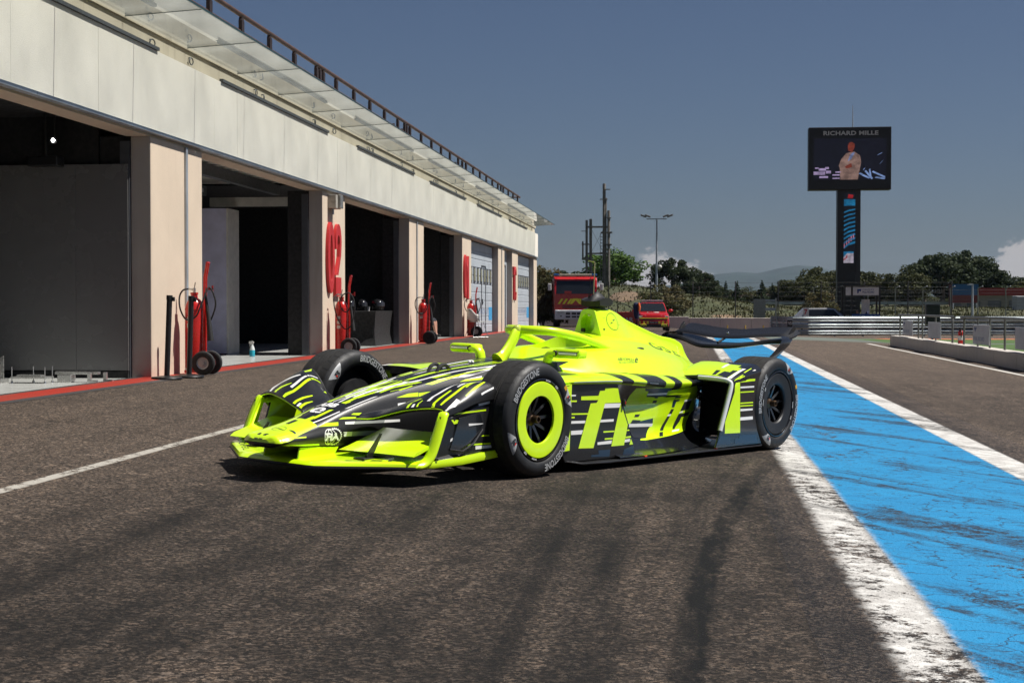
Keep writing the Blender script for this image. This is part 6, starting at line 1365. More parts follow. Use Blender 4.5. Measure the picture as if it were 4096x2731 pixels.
def crown_mesh(kind, seed, nclump, nleaf, leaf):
    rng = np.random.default_rng(seed); V = []; 
    cl = []
    for i in range(nclump):
        if kind == 'round': d = rng.normal(size=3); d /= np.linalg.norm(d); r = rng.uniform(.45, 1)**.6; c = d*r*np.array([1, 1, .85]); c[2] += .0; rad = rng.uniform(.20, .36)
        elif kind == 'umbrella': a = rng.uniform(0, 2*PI); r = math.sqrt(rng.uniform(0, 1)); c = np.array([r*math.cos(a), r*math.sin(a), .45*(1-r*r)+rng.uniform(-.85, .12)]); rad = rng.uniform(.16, .30)
        elif kind == 'cone': h = rng.uniform(0, 1)**1.3; a = rng.uniform(0, 2*PI); r = (1-h)*.55*math.sqrt(rng.uniform(.3, 1)); c = np.array([r*math.cos(a), r*math.sin(a), -1+2*h]); rad = rng.uniform(.10, .20)*(1.15-h)
        else: a = rng.uniform(0, 2*PI); r = math.sqrt(rng.uniform(0, 1))*.95; c = np.array([r*math.cos(a), r*math.sin(a), -1+rng.uniform(.15, 1)*1.8*math.sqrt(max(0, 1-r*r*.85))]); rad = rng.uniform(.18, .32)
        cl.append((c, rad))
    cs = np.array([c for c, r in cl]); rs = np.array([r for c, r in cl])
    idx = rng.integers(0, nclump, nleaf); d = rng.normal(size=(nleaf, 3)); d /= np.linalg.norm(d, axis=1)[:, None]
    pos = cs[idx]+d*(rs[idx]*rng.uniform(.35, 1.05, nleaf)**.5)[:, None]*np.array([1, 1, .8])
    n = d+rng.normal(size=(nleaf, 3))*.7; n /= np.linalg.norm(n, axis=1)[:, None]
    a = np.cross(n, rng.normal(size=(nleaf, 3))); a /= np.linalg.norm(a, axis=1)[:, None]; b = np.cross(n, a); s = leaf*rng.uniform(.6, 1.4, nleaf)[:, None]
    q = np.stack([pos-a*s-b*s*.5, pos+a*s*.2-b*s*.9, pos+a*s+b*s*.4, pos-a*s*.1+b*s], 1).reshape(-1, 3)
    me = bpy.data.meshes.new('crown'); me.vertices.add(len(q)); me.vertices.foreach_set('co', q.ravel()); me.loops.add(len(q)); me.loops.foreach_set('vertex_index', np.arange(len(q))); me.polygons.add(nleaf); me.polygons.foreach_set('loop_start', np.arange(nleaf)*4); me.polygons.foreach_set('loop_total', np.full(nleaf, 4)); me.update(); me.validate(); return me
CM_ = {'round': [crown_mesh('round', i, 70, 9000, .042) for i in (1, 2)], 'umbrella': [crown_mesh('umbrella', i, 64, 8200, .038) for i in (3, 4)], 'cone': [crown_mesh('cone', 5, 80, 6000, .034)], 'bush': [crown_mesh('bush', i, 80, 9000, .036) for i in (6, 7)]}
CNT = {}
def tree(name, label, kind, m, x, y, rx, rz_, h0, z=None, group=None, cat='tree'):
    """crown half-sizes rx, rz_; h0 = height of the crown's centre above the ground"""
    z = tz(x, y) if z is None else z; t = thing(name, label, cat, (x, y, z), 0, group)
    k = CNT.get(kind, 0); CNT[kind] = k+1; src = CM_[kind][k % len(CM_[kind])]; me = src.copy()
    o = obj('crown', me, m, t); o.location = (0, 0, h0); o.scale = (rx, rx, rz_); o.rotation_euler = (0, 0, 1.7*k)
    if cat == 'tree':
        mb = MB(); mb.tube([(0, 0, -.3), (.04*rx, 0, h0*.45), (-.02*rx, .03*rx, h0*.95)], [.075*rx+.05, .055*rx+.04, .03*rx+.02], 8)
        for i in range(5):
            a = i*1.3+k; mb.tube([(0, 0, h0*(.5+.08*i)), (.3*rx*math.cos(a), .3*rx*math.sin(a), h0*(.62+.08*i)), (.62*rx*math.cos(a), .62*rx*math.sin(a), h0*.8+.25*rz_)], [.03*rx+.02, .02*rx+.015, .012*rx], 6)
        mb.build('trunk', BARK, t, smooth=50)
    else:
        mb = MB()
        for i in range(5): a = i*1.26; mb.tube([(0, 0, -.1), (.35*rx*math.cos(a), .35*rx*math.sin(a), h0)], [.04, .015], 6)
        mb.build('stem', BARK, t)
    return t
def at(px, Y): return (px-2757)/6200*Y*1.0065
tree('broadleaf_tree', 'bright green broadleaf tree rising behind the fire engine', 'round', LGREEN, at(2455, 170), 170, 3.4, 2.1, 2.6)
tree('pine_tree', 'dark umbrella pine behind the slim lamp mast', 'umbrella', LPINE, at(2690, 185), 185, 2.7, 2.6, 2.6, group='pines beyond the verge')
tree('pine_tree', 'low dark pine just right of the lamp mast pine', 'umbrella', LPINE, at(2790, 190), 190, 2.2, 1.9, 1.9, group='pines beyond the verge')
tree('bush', 'brown tipped round bush standing behind the red fire car', 'bush', LBUSH, at(2655, 113), 113, 1.85, 1.50, 1.55, z=.05, cat='bush')
tree('bush', 'tall olive shrub against the far corner of the garages', 'bush', LBUSH, at(2172, 96), 97, 1.5, 2.2, 2.1, z=-.1, cat='bush')
tree('bush', 'wide olive shrub left of the fire engine', 'bush', LBUSH, at(2215, 110), 110, 1.9, 1.1, 1.1, z=.2, cat='bush')
tree('pine_tree', 'distant dark pine showing left of the fire engine roof', 'umbrella', LPINE, at(2250, 210), 210, 4.0, 1.8, 2.2, group='pines beyond the verge')
tree('bush', 'thin brown shrub in front of the screen tower foot', 'bush', LBUSH, at(3290, 98), 104, 1.3, 1.35, 1.3, z=-.2, cat='bush')
rng = random.Random(4)
kinds = [(2850, 215, 'round', LOAK, 2.6, 1.5), (2900, 205, 'cone', LCYP, 2.0, 1.7), (2945, 210, 'cone', LCYP, 2.2, 1.75), (2990, 225, 'round', LOAK, 2.8, 1.35), (3040, 200, 'cone', LCYP, 2.4, 1.7), (3080, 205, 'cone', LCYP, 2.0, 1.55), (3130, 215, 'round', LOAK, 3.2, 1.6), (3195, 205, 'round', LOAK, 3.4, 1.9), (3250, 215, 'round', LOAK, 3.0, 2.6), (3310, 210, 'umbrella', LOAK, 3.0, 2.6),
         (3370, 215, 'round', LOAK, 3.0, 2.6), (3460, 210, 'round', LOAK, 3.0, 2.2), (3520, 215, 'umbrella', LOAK, 3.4, 2.1), (3580, 205, 'round', LOAK, 3.2, 2.3), (3660, 215, 'umbrella', LPINE, 3.6, 3.3), (3730, 210, 'umbrella', LPINE, 4.2, 3.9), (3810, 220, 'umbrella', LPINE, 4.4, 4.0), (3880, 215, 'umbrella', LPINE, 3.6, 3.3), (3950, 225, 'umbrella', LPINE, 3.2, 1.9), (4010, 220, 'round', LPINE, 3.2, 1.7), (4080, 215, 'umbrella', LOAK, 3.4, 1.8), (4150, 220, 'round', LOAK, 3.4, 1.8), (2810, 200, 'round', LPINE, 2.4, 1.7)]
adj = {id(LOAK): 'olive brown oak', id(LPINE): 'dark pine', id(LCYP): 'pointed dark conifer'}
plc = ['right of the brown bush', 'first of the pointed row behind the far rail', 'second of the pointed row behind the far rail', 'between the pointed conifers', 'third of the pointed row behind the far rail', 'last of the pointed row behind the far rail', 'below the blue hill slope', 'left of the screen tower, low', 'left of the screen tower, taller', 'touching the left side of the screen tower', 'behind the screen tower foot', 'just right of the screen tower', 'above the marshal booth', 'left of the tall dark pines', 'leftmost of the tall dark pines', 'second of the tall dark pines', 'third and tallest of the dark pines', 'right of the tallest dark pine', 'low beside the thin white mast', 'right of the thin white mast', 'near the right picture edge', 'cut by the right picture edge', 'behind the round brown bush']
for (px, Y, k, m, rx, rz_), pl in zip(kinds, plc):
    h0 = rz_*(1.0 if k == 'cone' else 1.15)+.25
    tree({'cone': 'conifer', 'umbrella': 'pine_tree', 'round': 'oak_tree'}[k], adj[id(m)]+' '+pl, k, m, at(px, Y), Y, rx, rz_, h0, z=.35 + (1.0 if px > 3600 else .4), group='trees along the far edge of the circuit')
mb = MB(); fq = []; rg2 = np.random.default_rng(5)
for i in range(60):
    px = 2150+33*i+rg2.uniform(-9, 9); Y = 285+rg2.uniform(0, 40); fq.append((at(px, Y), Y, 3.0+rg2.uniform(0, 2.6), 1.2+rg2.uniform(0, .9)))
src = CM_['round'][0]; nv = len(src.vertices); co = np.empty(nv*3); src.vertices.foreach_get('co', co); co = co.reshape(-1, 4, 3)[::4].reshape(-1, 3)
allv = np.concatenate([co*np.array([r_, r_, h_])+np.array([x, y, .9+h_*.8]) for x, y, r_, h_ in fq]); me = bpy.data.meshes.new('far_wood'); me.from_pydata(allv.tolist(), [], np.arange(len(allv)).reshape(-1, 4).tolist()); o = obj('far_wood', me, LOAK); o['kind'] = 'stuff'; o['label'] = 'far wood that reads as one low dark band of trees'
# --- rough grass on the verge
rg = np.random.default_rng(11); ng = 26000; gx = rg.uniform(-24, 34, ng); gy = 102.4+(rg.uniform(0, 1, ng)**1.6)*75; q = []
for x, y in zip(gx, gy):
    h = .10+.16*rg.random()+(.25 if rg.random() < .04 else 0); a = rg.uniform(0, PI); w_ = .05+.05*rg.random(); z = tz(x, y)-.02; dx, dy = math.cos(a)*w_, math.sin(a)*w_
    q += [(x-dx, y-dy, z), (x+dx, y+dy, z), (x+dx*.3+rg.normal()*.05, y+dy*.3, z+h)]
me = bpy.data.meshes.new('verge_grass'); me.from_pydata(q, [], [(3*i, 3*i+1, 3*i+2) for i in range(ng)]); o = obj('verge_grass', me, leafmat('grass_blades', (.034, .048, .014), (.066, .060, .024))); o['kind'] = 'stuff'; o['label'] = 'rough grass growing on the verge behind the wall'
# --- soil mound
mb = MB(); mb.grid([[(x, y, tz(x, y)+.24*math.exp(-((x+5.4)/1.5)**2-((y-133)/4)**2)-.12) for x in np.linspace(-10, -1, 30)] for y in np.linspace(126, 140, 18)]); struct(mb.build('soil_mound', SOIL, smooth=60))
# --- catch fence with wires
FM = pmat('fence_steel', (.07, .07, .07), .6, .4)
t = thing('wire_fence', 'tall black wire fence along the top of the concrete wall', 'fence')
for i in range(15):
    x = -22+2.78*i; mb = MB(); mb.cyl((x, 103.2, -.2), (x, 103.2, 2.75), .035, 8); mb.build('post', FM, t)
for k in range(9): mb = MB(); mb.cyl((-22, 103.2, .25+.3*k), (17, 103.2, .25+.3*k), .006, 4); mb.build('wire', FM, t)
t = thing('debris_fence', 'steel debris fence with bent post tops behind the guard rail', 'fence'); FS_ = pmat('fence_galvanised', (.30, .31, .32), .5, .6)
for i in range(16):
    x = 10.2+2.2*i; mb = MB(); mb.tube([(x, 130, -.2), (x, 130, 2.2), (x-.05, 129.8, 2.55), (x+.25, 129.3, 2.75)], .045, 8); mb.build('post', FS_, t, smooth=50)
for k in range(10): mb = MB(); mb.cyl((10, 130, .1+.26*k), (44, 130, .1+.26*k), .007, 4); mb.build('wire', FM, t)
# --- guard rail (three W beams)
RAILM = pmat('guard_rail_steel', (.36, .40, .41), .42, .55, .25, 1.2)
t = thing('guard_rail', 'triple steel guard rail across the end of the pit exit', 'guard rail')
pth = catmull([(4.7, 92.5), (5.2, 90.0), (6.2, 89.0), (9, 89.6), (12.5, 90.4), (16, 90.9), (22, 91.5), (34, 92)], 4); gz0 = -.60
wp = [(0, 0), (.0, .03), (-.05, .055), (-.075, .09), (-.05, .125), (0, .15), (0, .17), (-.05, .195), (-.075, .23), (-.05, .265), (0, .29), (0, .32)]
for lv in range(3):
    z0 = gz0+.05+.37*lv; mb = MB(); rows = []
    for i, q in enumerate(pth):
        a = pth[max(0, i-1)]; b = pth[min(len(pth)-1, i+1)]; dv = np.array(b)-np.array(a); dv /= np.linalg.norm(dv); nv = np.array([-dv[1], dv[0]])
        rows.append([(q[0]-nv[0]*u_*1.0, q[1]-nv[1]*(-u_)*1.0*-1 if False else q[1]+nv[1]*u_, z0+v_) for u_, v_ in wp])
    mb.grid(rows); o = mb.build('rail_beam', RAILM, t, smooth=30); md = o.modifiers.new('s', 'SOLIDIFY'); md.thickness = .006
for i in range(1, len(pth), 2): mb = MB(); mb.bx(pth[i][0]-.05, pth[i][0]+.05, pth[i][1]+.04, pth[i][1]+.2, gz0-.1, gz0+1.12); mb.build('rail_post', RAILM, t)
# --- low pit wall with railings and boards
PW = plaster('pit_wall_concrete', (.54, .50, .45), .45, 0)
t = thing('pit_wall', 'low rounded concrete pit wall at the right', 'wall')
yb = 28.0; 
while yb < 52.6:
    y1 = min(52.9, yb+2.4); off = .0 if y1 < 51 else .0; mb = MB(); z0 = gz(6.8, yb); mb.bx(6.68, 7.05, yb+.004, y1-.004, z0-.05, z0+.345, b=.02); mb.build('wall_block', PW, t); yb += 2.4
mb = MB(); mb.lathe([(0, -.05), (.185, -.05), (.185, .33), (.165, .345), (0, .345)], (6.865, 52.95, gz(6.8, 53)), n=24); mb.build('wall_end', PW, t, smooth=40)
RS = pmat('railing_grey', (.16, .16, .15), .5, .4); BOARD = pmat('sign_board', (.50, .51, .53), .5, 0, .08, 2); NAVYT = pmat('board_blue', (.03, .06, .20), .5); REDT = pmat('board_red', (.5, .03, .03), .5)
def railing(y0, y1, posts, label):
    t = thing('pit_wall_railing', label, 'railing', (6.88, 0, gz(6.8, 40)+.345), 0, 'grey railings on the pit wall')
    mb = MB(); mb.tube(catmull([(0, y0, 0), (0, y0+.02, .55), (0, y0+.12, .66), (0, y0+.4, .69), (0, y1-.4, .69), (0, y1-.12, .66), (0, y1-.02, .55), (0, y1, 0)], 4), .028, 8); mb.build('top_rail', RS, t, smooth=50)
    for y in posts: mb = MB(); mb.cyl((0, y, 0), (0, y, .67), .025, 8); mb.build('post', RS, t)
railing(41.8, 52.0, (47.1, 47.9, 44.6), 'longer grey railing on the pit wall near its rounded end'); railing(28.2, 40.1, (35.0, 36.7, 38.2, 31.5), 'grey railing on the near pit wall cut by the right edge')
def board(y0, y1, label, mode):
    t = thing('pit_board', label, 'sign', (6.845, 0, gz(6.8, 40)+.345), 0, 'white boards on the pit wall railing')
    mb = MB(); mb.bx(-.012, .012, y0, y1, .06, .52, b=.004); mb.build('panel', BOARD, t)
    if mode:
        mb = MB(); place_text(mb, 'PAUL RICARD' if mode == 1 else 'Le Castellet', (-.0135, y1-.12, .14), (0, -1, 0), (0, 0, 1), .10, (y1-y0)*.66, 'l', bold=.02); mb.build('lettering', pmat('board_lettering', (.18, .24, .36), .5), t)
        mb = MB(); mb.prism([(-.0135, y1-.15, .46), (-.0135, y1-.55, .46), (-.0135, y1-.30, .34)], (-.002, 0, 0)); mb.build('emblem', NAVYT, t)
board(48.9, 51.0, 'white board nearest the rounded end of the pit wall', 1); board(43.5, 45.7, 'plain white board on the pit wall railing', 0); board(36.55, 38.6, 'white board with blue emblem on the pit wall railing', 1); board(31.2, 33.7, 'plain white board cut by the right picture edge', 0)
def small_ext(x, y, z, h, label):
    t = thing('hand_extinguisher', label, 'fire extinguisher', (x, y, z), 0, 'small red hand extinguishers'); r_ = h*.15
    mb = MB(); mb.lathe([(0, 0), (r_, 0), (r_, h*.72), (r_*.6, h*.8), (r_*.3, h*.84), (0, h*.84)], n=16); mb.build('cylinder', REDP, t, smooth=35); mb = MB(); mb.lathe([(r_+.002, h*.25), (r_+.002, h*.5)], n=16); mb.build('label_sticker', LABELW, t, smooth=40); mb = MB(); mb.box((0, 0, h*.9), (r_*1.2, r_*2, h*.13), b=.004); mb.tube([(0, -r_*.9, h*.88), (0, -r_*1.9, h*.7), (0, -r_*1.7, h*.4)], r_*.2, 6); mb.build('valve_and_hose', RUBB, t)
small_ext(6.95, 41.0, gz(6.8, 40)+.345-.02, .45, 'red and white striped extinguisher standing in the railing gap'); small_ext(17.9, 84, -.25, .85, 'red extinguisher hanging by the far guard rail')
# --- loudspeaker box
t = thing('loudspeaker', 'black box loudspeaker on a stand behind the pit wall', 'loudspeaker', (9.13, 60, gz(9, 60))); mb = MB(); mb.bx(-.26, .26, -.2, .2, .68, 1.46, b=.03); mb.build('cabinet', BLKP, t); mb = MB(); mb.cyl((0, 0, .02), (0, 0, .7), .05, 8); mb.bx(-.3, .3, -.25, .25, 0, .03); mb.build('stand', BLKP, t)
mb = MB(); mb.bx(-.22, .22, -.206, -.201, .72, 1.42); mb.build('grille', RUBB, t)
# --- marshal booth
t = thing('marshal_booth', 'small open marshal booth with white header sign', 'booth', (10.07, 92.6, -.6)); zb = 0; k_ = 92.6/86
for x in (-1.0, -.60, 1.0):
    mb = MB(); mb.bx(x-.05, x+.05, -.05, .05, 0, 2.86); mb.build('post', BLKP, t)
for x in (-1.0, 1.0): mb = MB(); mb.bx(x-.05, x+.05, 1.5, 1.6, 0, 2.86); mb.build('rear_post', BLKP, t)
mb = MB(); mb.bx(-1.1, 1.1, -.12, 1.7, 2.862, 2.93); mb.build('roof', BLKP, t)
mb = MB(); mb.bx(-.54, .94, -.07, -.045, 2.34, 2.80); mb.build('header_sign', WHTP, t); mb = MB(); mb.bx(-.96, -.66, -.07, -.045, 2.34, 2.80); mb.build('side_sign', WHTP, t)
mb = MB(); place_text(mb, 'CIRCUIT', (0.0, -.073, 2.62), (1, 0, 0), (0, 0, 1), .09, .68, 'l'); place_text(mb, 'PAUL RICARD', (0.0, -.073, 2.47), (1, 0, 0), (0, 0, 1), .11, .68, 'l', bold=.02); mb.build('header_lettering', NAVYT, t)
mb = MB(); mb.prism([(-.30, -.073, 2.70), (-.05, -.073, 2.70), (-.10, -.073, 2.55), (-.2, -.073, 2.6), (-.22, -.073, 2.46), (-.30, -.073, 2.46)], (0, -.002, 0)); mb.build('header_emblem', NAVYT, t)
mb = MB(); mb.bx(-.6, 1.0, -.06, -.04, 0.9, 1.24); mb.build('front_panel', pmat('booth_blue', (.03, .10, .32), .5), t); mb = MB(); mb.bx(.05, .5, .6, .9, .2, 2.1); mb.build('white_cabinet', WHTP, t)
pm = [SKIN, DARKC, SHOE]; NV = pmat('navy_jacket', (.015, .022, .07), .8)
CAPM = lambda c: 2 if c.z > 1.17 else (0 if c.z > 1.03 else 1)
person('person', 'person in navy jacket and cap seated right in the booth', SEATJ, SEATE, SEATR, 'pelvis', [SKIN, NV, HAIR], CAPM, (10.35, 93.3, -.20), R(195)); person('person', 'person in black clothes and cap seated left in the booth', SEATJ, SEATE, SEATR, 'pelvis', [SKIN, DARKC, HAIR], CAPM, (9.85, 93.2, -.36), R(200))
for px_, z_, l_ in ((10.35, .2, 'right'), (9.85, .04, 'left')): 
    t2 = thing('booth_stool', 'stool under the %s person in the marshal booth' % l_, 'stool', (px_, 93.3, -.6)); mb = MB(); mb.lathe([(0, .6+z_-.2), (.2, .6+z_-.2), (.2, .64+z_-.2), (0, .64+z_-.2)], n=14); mb.build('seat', BLKP, t2); mb = MB(); mb.cyl((0, 0, 0), (0, 0, .6+z_-.2), .03, 8); mb.build('leg', BLKP, t2)
# --- screen tower
t = thing('screen_tower', 'tall black tower with big video screen above the track', 'video screen', (11.05, 110, -.6)); TB = pmat('tower_black', (.012, .012, .013), .5); TZ = .6
mb = MB(); mb.bx(-2.80, 2.85, 0, 1.1, 9.2+TZ, 13.55+TZ, b=.05); mb.build('screen_cabinet', TB, t)
mb = MB(); mb.bx(-.78, .45, .2, 1.3, 0, 9.2+TZ-.01); mb.build('column', TB, t); mb = MB(); mb.bx(.46, .80, .25, 1.3, 0, 9.2+TZ-.01); mb.build('column_side', pmat('tower_side', (.035, .033, .034), .6), t)
mb = MB(); place_text(mb, 'RICHARD MILLE', (.08, -.012, 12.98+TZ), (1, 0, 0), (0, 0, 1), .30, 3.75, 'c', bold=.03, spacing=1.05); o = mb.build('brand_lettering', pmat('lettering_silver', (.55, .55, .52), .5), t); o['kind'] = 'stuff'
def emit(name, c, s=1):
    if name in MATS: return MATS[name]
    m = pmat(name, (.01, .01, .01), .4, 0, 0, emit=c, es=s*.62); nt = m.node_tree; p = nt.nodes['Principled BSDF']; tc = N(nt, 'ShaderNodeTexCoord')
    f = SMOOTH(nt, NOISE(nt, SCALEV(nt, tc.outputs['Object'], (1, 1, 1.4)), 2.2, 4, .6, .4), .28, .72, .55, 1.3); v = N(nt, 'ShaderNodeVectorMath', operation='SCALE'); v.inputs[0].default_value = c; LK(nt, f, v.inputs['Scale']); LK(nt, v.outputs[0], p.inputs['Emission Color']); return m
SX0, SX1, SZ0, SZ1 = -2.46, 2.51, 9.9+TZ, 12.76+TZ
mb = MB(); mb.bx(SX0, SX1, -.010, -.004, SZ0, SZ1); scr = mb.build('screen', emit('screen_night', (.006, .006, .018), .5), t)
def scr_poly(name, pts, m, parent, d=.014): 
    mb = MB(); W_, H_ = SX1-SX0, SZ1-SZ0; mb.add([(SX0+a*W_, -d, SZ0+b*H_) for a, b in pts], [list(range(len(pts)))]); mb.build(name, m, parent)
scr_poly('picture_jacket', [(.37, 0), (.36, .28), (.345, .34), (.38, .5), (.45, .64), (.56, .68), (.64, .58), (.655, .42), (.63, .2), (.61, 0)], emit('scr_beige', (.42, .26, .22), .5), scr); scr_poly('picture_shirt', [(.47, .44), (.50, .60), (.54, .66), (.57, .66), (.52, .5)], emit('scr_shirt', (.3, .36, .65), .5), scr, .017); scr_poly('picture_head', [(.475, .70), (.47, .82), (.49, .90), (.53, .91), (.565, .86), (.56, .76), (.53, .66)], emit('scr_skin', (.40, .07, .04), .4), scr, .018); scr_poly('picture_hands', [(.43, .32), (.52, .40), (.53, .30), (.45, .27)], emit('scr_skin', (.40, .07, .04), .4), scr, .018)
for i, (a, b, c2, d2) in enumerate(((.0, .12, .16, .2), (.08, .04, .2, .09), (.07, .22, .17, .28), (.17, .15, .24, .22), (.26, .02, .36, .05), (.26, .10, .36, .13), (.30, .17, .38, .2), (.02, .27, .07, .3), (.16, .26, .21, .31))): scr_poly('picture_light', [(a, b), (c2, b), (c2, d2), (a, d2)], emit('scr_lilac', (.55, .42, .72), .55), scr)
for a, b, c2, d2 in ((.66, .10, .78, .02), (.70, .20, .82, .0), (.80, .18, .99, .04), (.84, .04, .99, .0), (.62, .14, .68, .11), (.76, .24, .80, .02), (.87, .58, .95, .63), (.90, .36, .96, .44), (.92, .48, .98, .54), (.68, .22, .71, .26)): scr_poly('picture_light', [(a, b), (a+.02, b+.03), (c2, d2+.03), (c2-.02, d2)], emit('scr_blue', (.30, .45, .85), .55), scr)
def cpoly(name, pts, m, d=.19): mb = MB(); mb.add([(a, d, b+TZ) for a, b in pts], [list(range(len(pts)))]); mb.build(name, m, t)
cpoly('strip_screen', [(-.36, 4.1), (.44, 4.1), (.44, 9.0), (-.36, 9.0)], emit('strip_dark', (.004, .006, .014), .5), .195)
cpoly('strip_sky_blue', [(-.35, 8.1), (.43, 8.1), (.43, 8.55), (-.35, 8.55)], emit('strip_blue', (.01, .20, .42), .6)); cpoly('strip_top_red', [(-.1, 8.62), (.25, 8.62), (.3, 8.85), (-.05, 8.9)], emit('strip_red', (.5, .02, .03), .6))
for i in range(9):
    z0 = 7.8-.29*i; w_ = .10+.008*i; sl_ = .22+.02*i; cpoly('strip_wave', [(-.35, z0-sl_), (.0, z0-sl_*.35), (.43, z0), (.43, z0+w_), (.0, z0-sl_*.35+w_), (-.35, z0-sl_+w_)], emit('strip_blue', (.01, .20, .42), .6))
for i in range(5): a0 = i/5; a1 = a0+.1; cpoly('strip_chevron', [(-.35+.78*a0, 5.25+.75*a0-.1), (-.35+.78*a1, 5.25+.75*a1-.1), (-.35+.78*a1, 5.25+.75*a1+.25), (-.35+.78*a0, 5.25+.75*a0+.25)], emit('strip_pink', (.6, .2, .3), .6))
cpoly('strip_badge', [(-.36, 4.12), (.32, 4.12), (.32, 4.92), (-.36, 4.92)], emit('strip_white', (.55, .5, .6), .6), .188); cpoly('strip_badge_blue', [(-.36, 4.55), (-.1, 4.8), (.32, 4.8), (.32, 4.92), (-.36, 4.92)], emit('strip_blue', (.01, .20, .42), .6), .186); cpoly('strip_badge_red', [(-.36, 4.3), (-.1, 4.5), (-.12, 4.75), (-.2, 4.5), (-.36, 4.4)], emit('strip_red', (.5, .02, .03), .6), .185)
mb = MB(); mb.cyl((.25, .5, 13.5+TZ), (.25, .5, 15.1+TZ), .05, 6, r2=.02); mb.build('lightning_rod', STEEL, t)
# --- lamp masts
def mast(x, y, z0, h, label, heads):
    t = thing('lamp_mast', label, 'lamp mast', (x, y, z0), 0); mb = MB(); mb.cyl((0, 0, 0), (0, 0, h), .11, 10, r2=.07); mb.build('pole', STEEL, t, smooth=40)
    if heads:
        mb = MB(); mb.bx(-.85, .85, -.05, .05, h-.05, h+.03); mb.build('crossbar', STEEL, t)
        for s in (-1, 1):
            for d_ in (0, .35): mb = MB(); mb.box((s*(.75+d_), 0, h+.24), (.5, .35, .14), Matrix.Rotation(-s*.35, 3, 'Y'), b=.03); mb.build('lamp_head', pmat('lamp_head', (.22, .21, .20), .5), t)
        mb = MB(); mb.sphere((.28, -.1, h-7.0+3.0), .16, 8); mb.bx(.1, .28, -.05, .05, h-3.9, h-3.8); mb.build('dome_camera', WHTP, t)
    else: mb = MB(); mb.box((-.15, 0, h), (.5, .2, .08), b=.02); mb.build('lamp_head', STEEL, t)
mast(-2.71, 130, .2, 8.2, 'slim tall floodlight mast left of the screen tower', True); mast(at(3845, 125), 125, -.4, 3.2, 'thin pale lamp mast at the right before dark pines', False)
# --- weathered timber mast structure
WOOD = pmat('grey_timber', (.20, .18, .16), .9, 0, .3, 3, bump=.4, bs=20); t = thing('timber_mast', 'grey timber pole structure with platforms behind the fire engine', 'tower', (0, 150, 0)); z0 = 1.2
for x, zt, r_ in ((-9.88, 9.45, .12), (-9.49, 9.55, .14), (-8.19, 12.95, .15), (-7.75, 10.36, .14), (-10.25, 7.4, .08), (-8.0, 11.6, .06)): mb = MB(); mb.cyl((x, 0, z0 if x != -10.25 else 5.6), (x, 0, zt), r_, 8); mb.build('pole', WOOD, t, smooth=40)
for x0, x1, z, h in ((-9.9, -7.8, 8.70, .16), (-9.9, -7.8, 6.15, .14), (-10.35, -9.6, 7.05, .12), (-8.6, -7.85, 11.4, .08), (-8.5, -7.4, 8.15, .16), (-8.1, -7.45, 7.0, .14), (-10.3, -9.6, 5.65, .2), (-8.0, -7.5, 9.6, .08), (-8.3, -7.6, 12.35, .07), (-10.4, -9.9, 8.35, .06)): mb = MB(); mb.bx(x0, x1, -.15, .15, z, z+h); mb.build('platform', WOOD, t)
for s in (-.13, .13): mb = MB(); mb.bx(-8.42+s-.02, -8.42+s+.02, -.18, -.14, 2, 8.2); mb.build('ladder_rail', WOOD, t)
for k in range(20): mb = MB(); mb.bx(-8.55, -8.29, -.18, -.14, 2.1+.3*k, 2.15+.3*k); mb.build('ladder_rung', WOOD, t)
for a, b in (((-9.49, 0, 8.7), (-8.19, 0, 6.2)), ((-8.19, 0, 8.7), (-9.49, 0, 6.2))): mb = MB(); mb.cyl(a, b, .012, 4); mb.build('stay_wire', FM, t)
# --- billboard and buildings far right
t = thing('billboard', 'large blue and red billboard beyond the debris fence', 'billboard', (26.3, 160, 0)); mb = MB(); mb.bx(0, 2.55, 0, .12, 2.25, 3.35); mb.build('blue_panel', pmat('bb_blue', (.03, .13, .28), .6), t); mb = MB(); mb.bx(-.35, -.01, 0, .12, 1.2, 3.35); mb.build('dark_panel', pmat('bb_dark', (.12, .03, .04), .6), t); mb = MB(); mb.bx(0, 2.55, 0.01, .12, 1.45, 2.24); mb.build('red_panel', pmat('bb_red', (.20, .03, .025), .6), t)
for x in (.1, 2.4): mb = MB(); mb.cyl((x, .2, -.5), (x, .2, 3.3), .08, 6); mb.build('support', STEEL, t)
t = thing('hospitality_building', 'long low building with red roof band at far right', 'building', (29.2, 172, 0)); mb = MB(); mb.bx(0, 12, 0, 6, 0, 2.3); mb.build('wall', pmat('hb_wall', (.30, .27, .22), .8), t); mb = MB(); mb.bx(-.2, 12.2, -.3, 6.2, 2.3, 3.1); mb.build('roof_band', pmat('hb_red', (.32, .03, .025), .6), t)
for k in range(5): mb = MB(); mb.bx(.6+2.2*k, 2.0+2.2*k, -.05, -.01, .6, 1.7); mb.build('window', pmat('hb_window', (.10, .11, .12), .2), t)
t = thing('parked_van', 'pale grey box van half hidden behind the debris fence', 'van', (30.5, 150, 0)); mb = MB(); mb.bx(0, 3.8, 0, 2, .5, 2.1, b=.1); mb.build('body', pmat('van_grey', (.42, .42, .42), .5), t); mb = MB(); mb.bx(3.9, 5.0, .1, 1.9, .5, 1.7, b=.15); mb.build('cab', pmat('van_grey', (.42, .42, .42), .5), t)
for x in (.8, 4.2): mb = MB(); mb.lathe([(0, -.1), (.4, -.1), (.4, .1), (0, .1)], (x, .05, .4), 'y', 16); mb.build('wheel', RUBB, t)
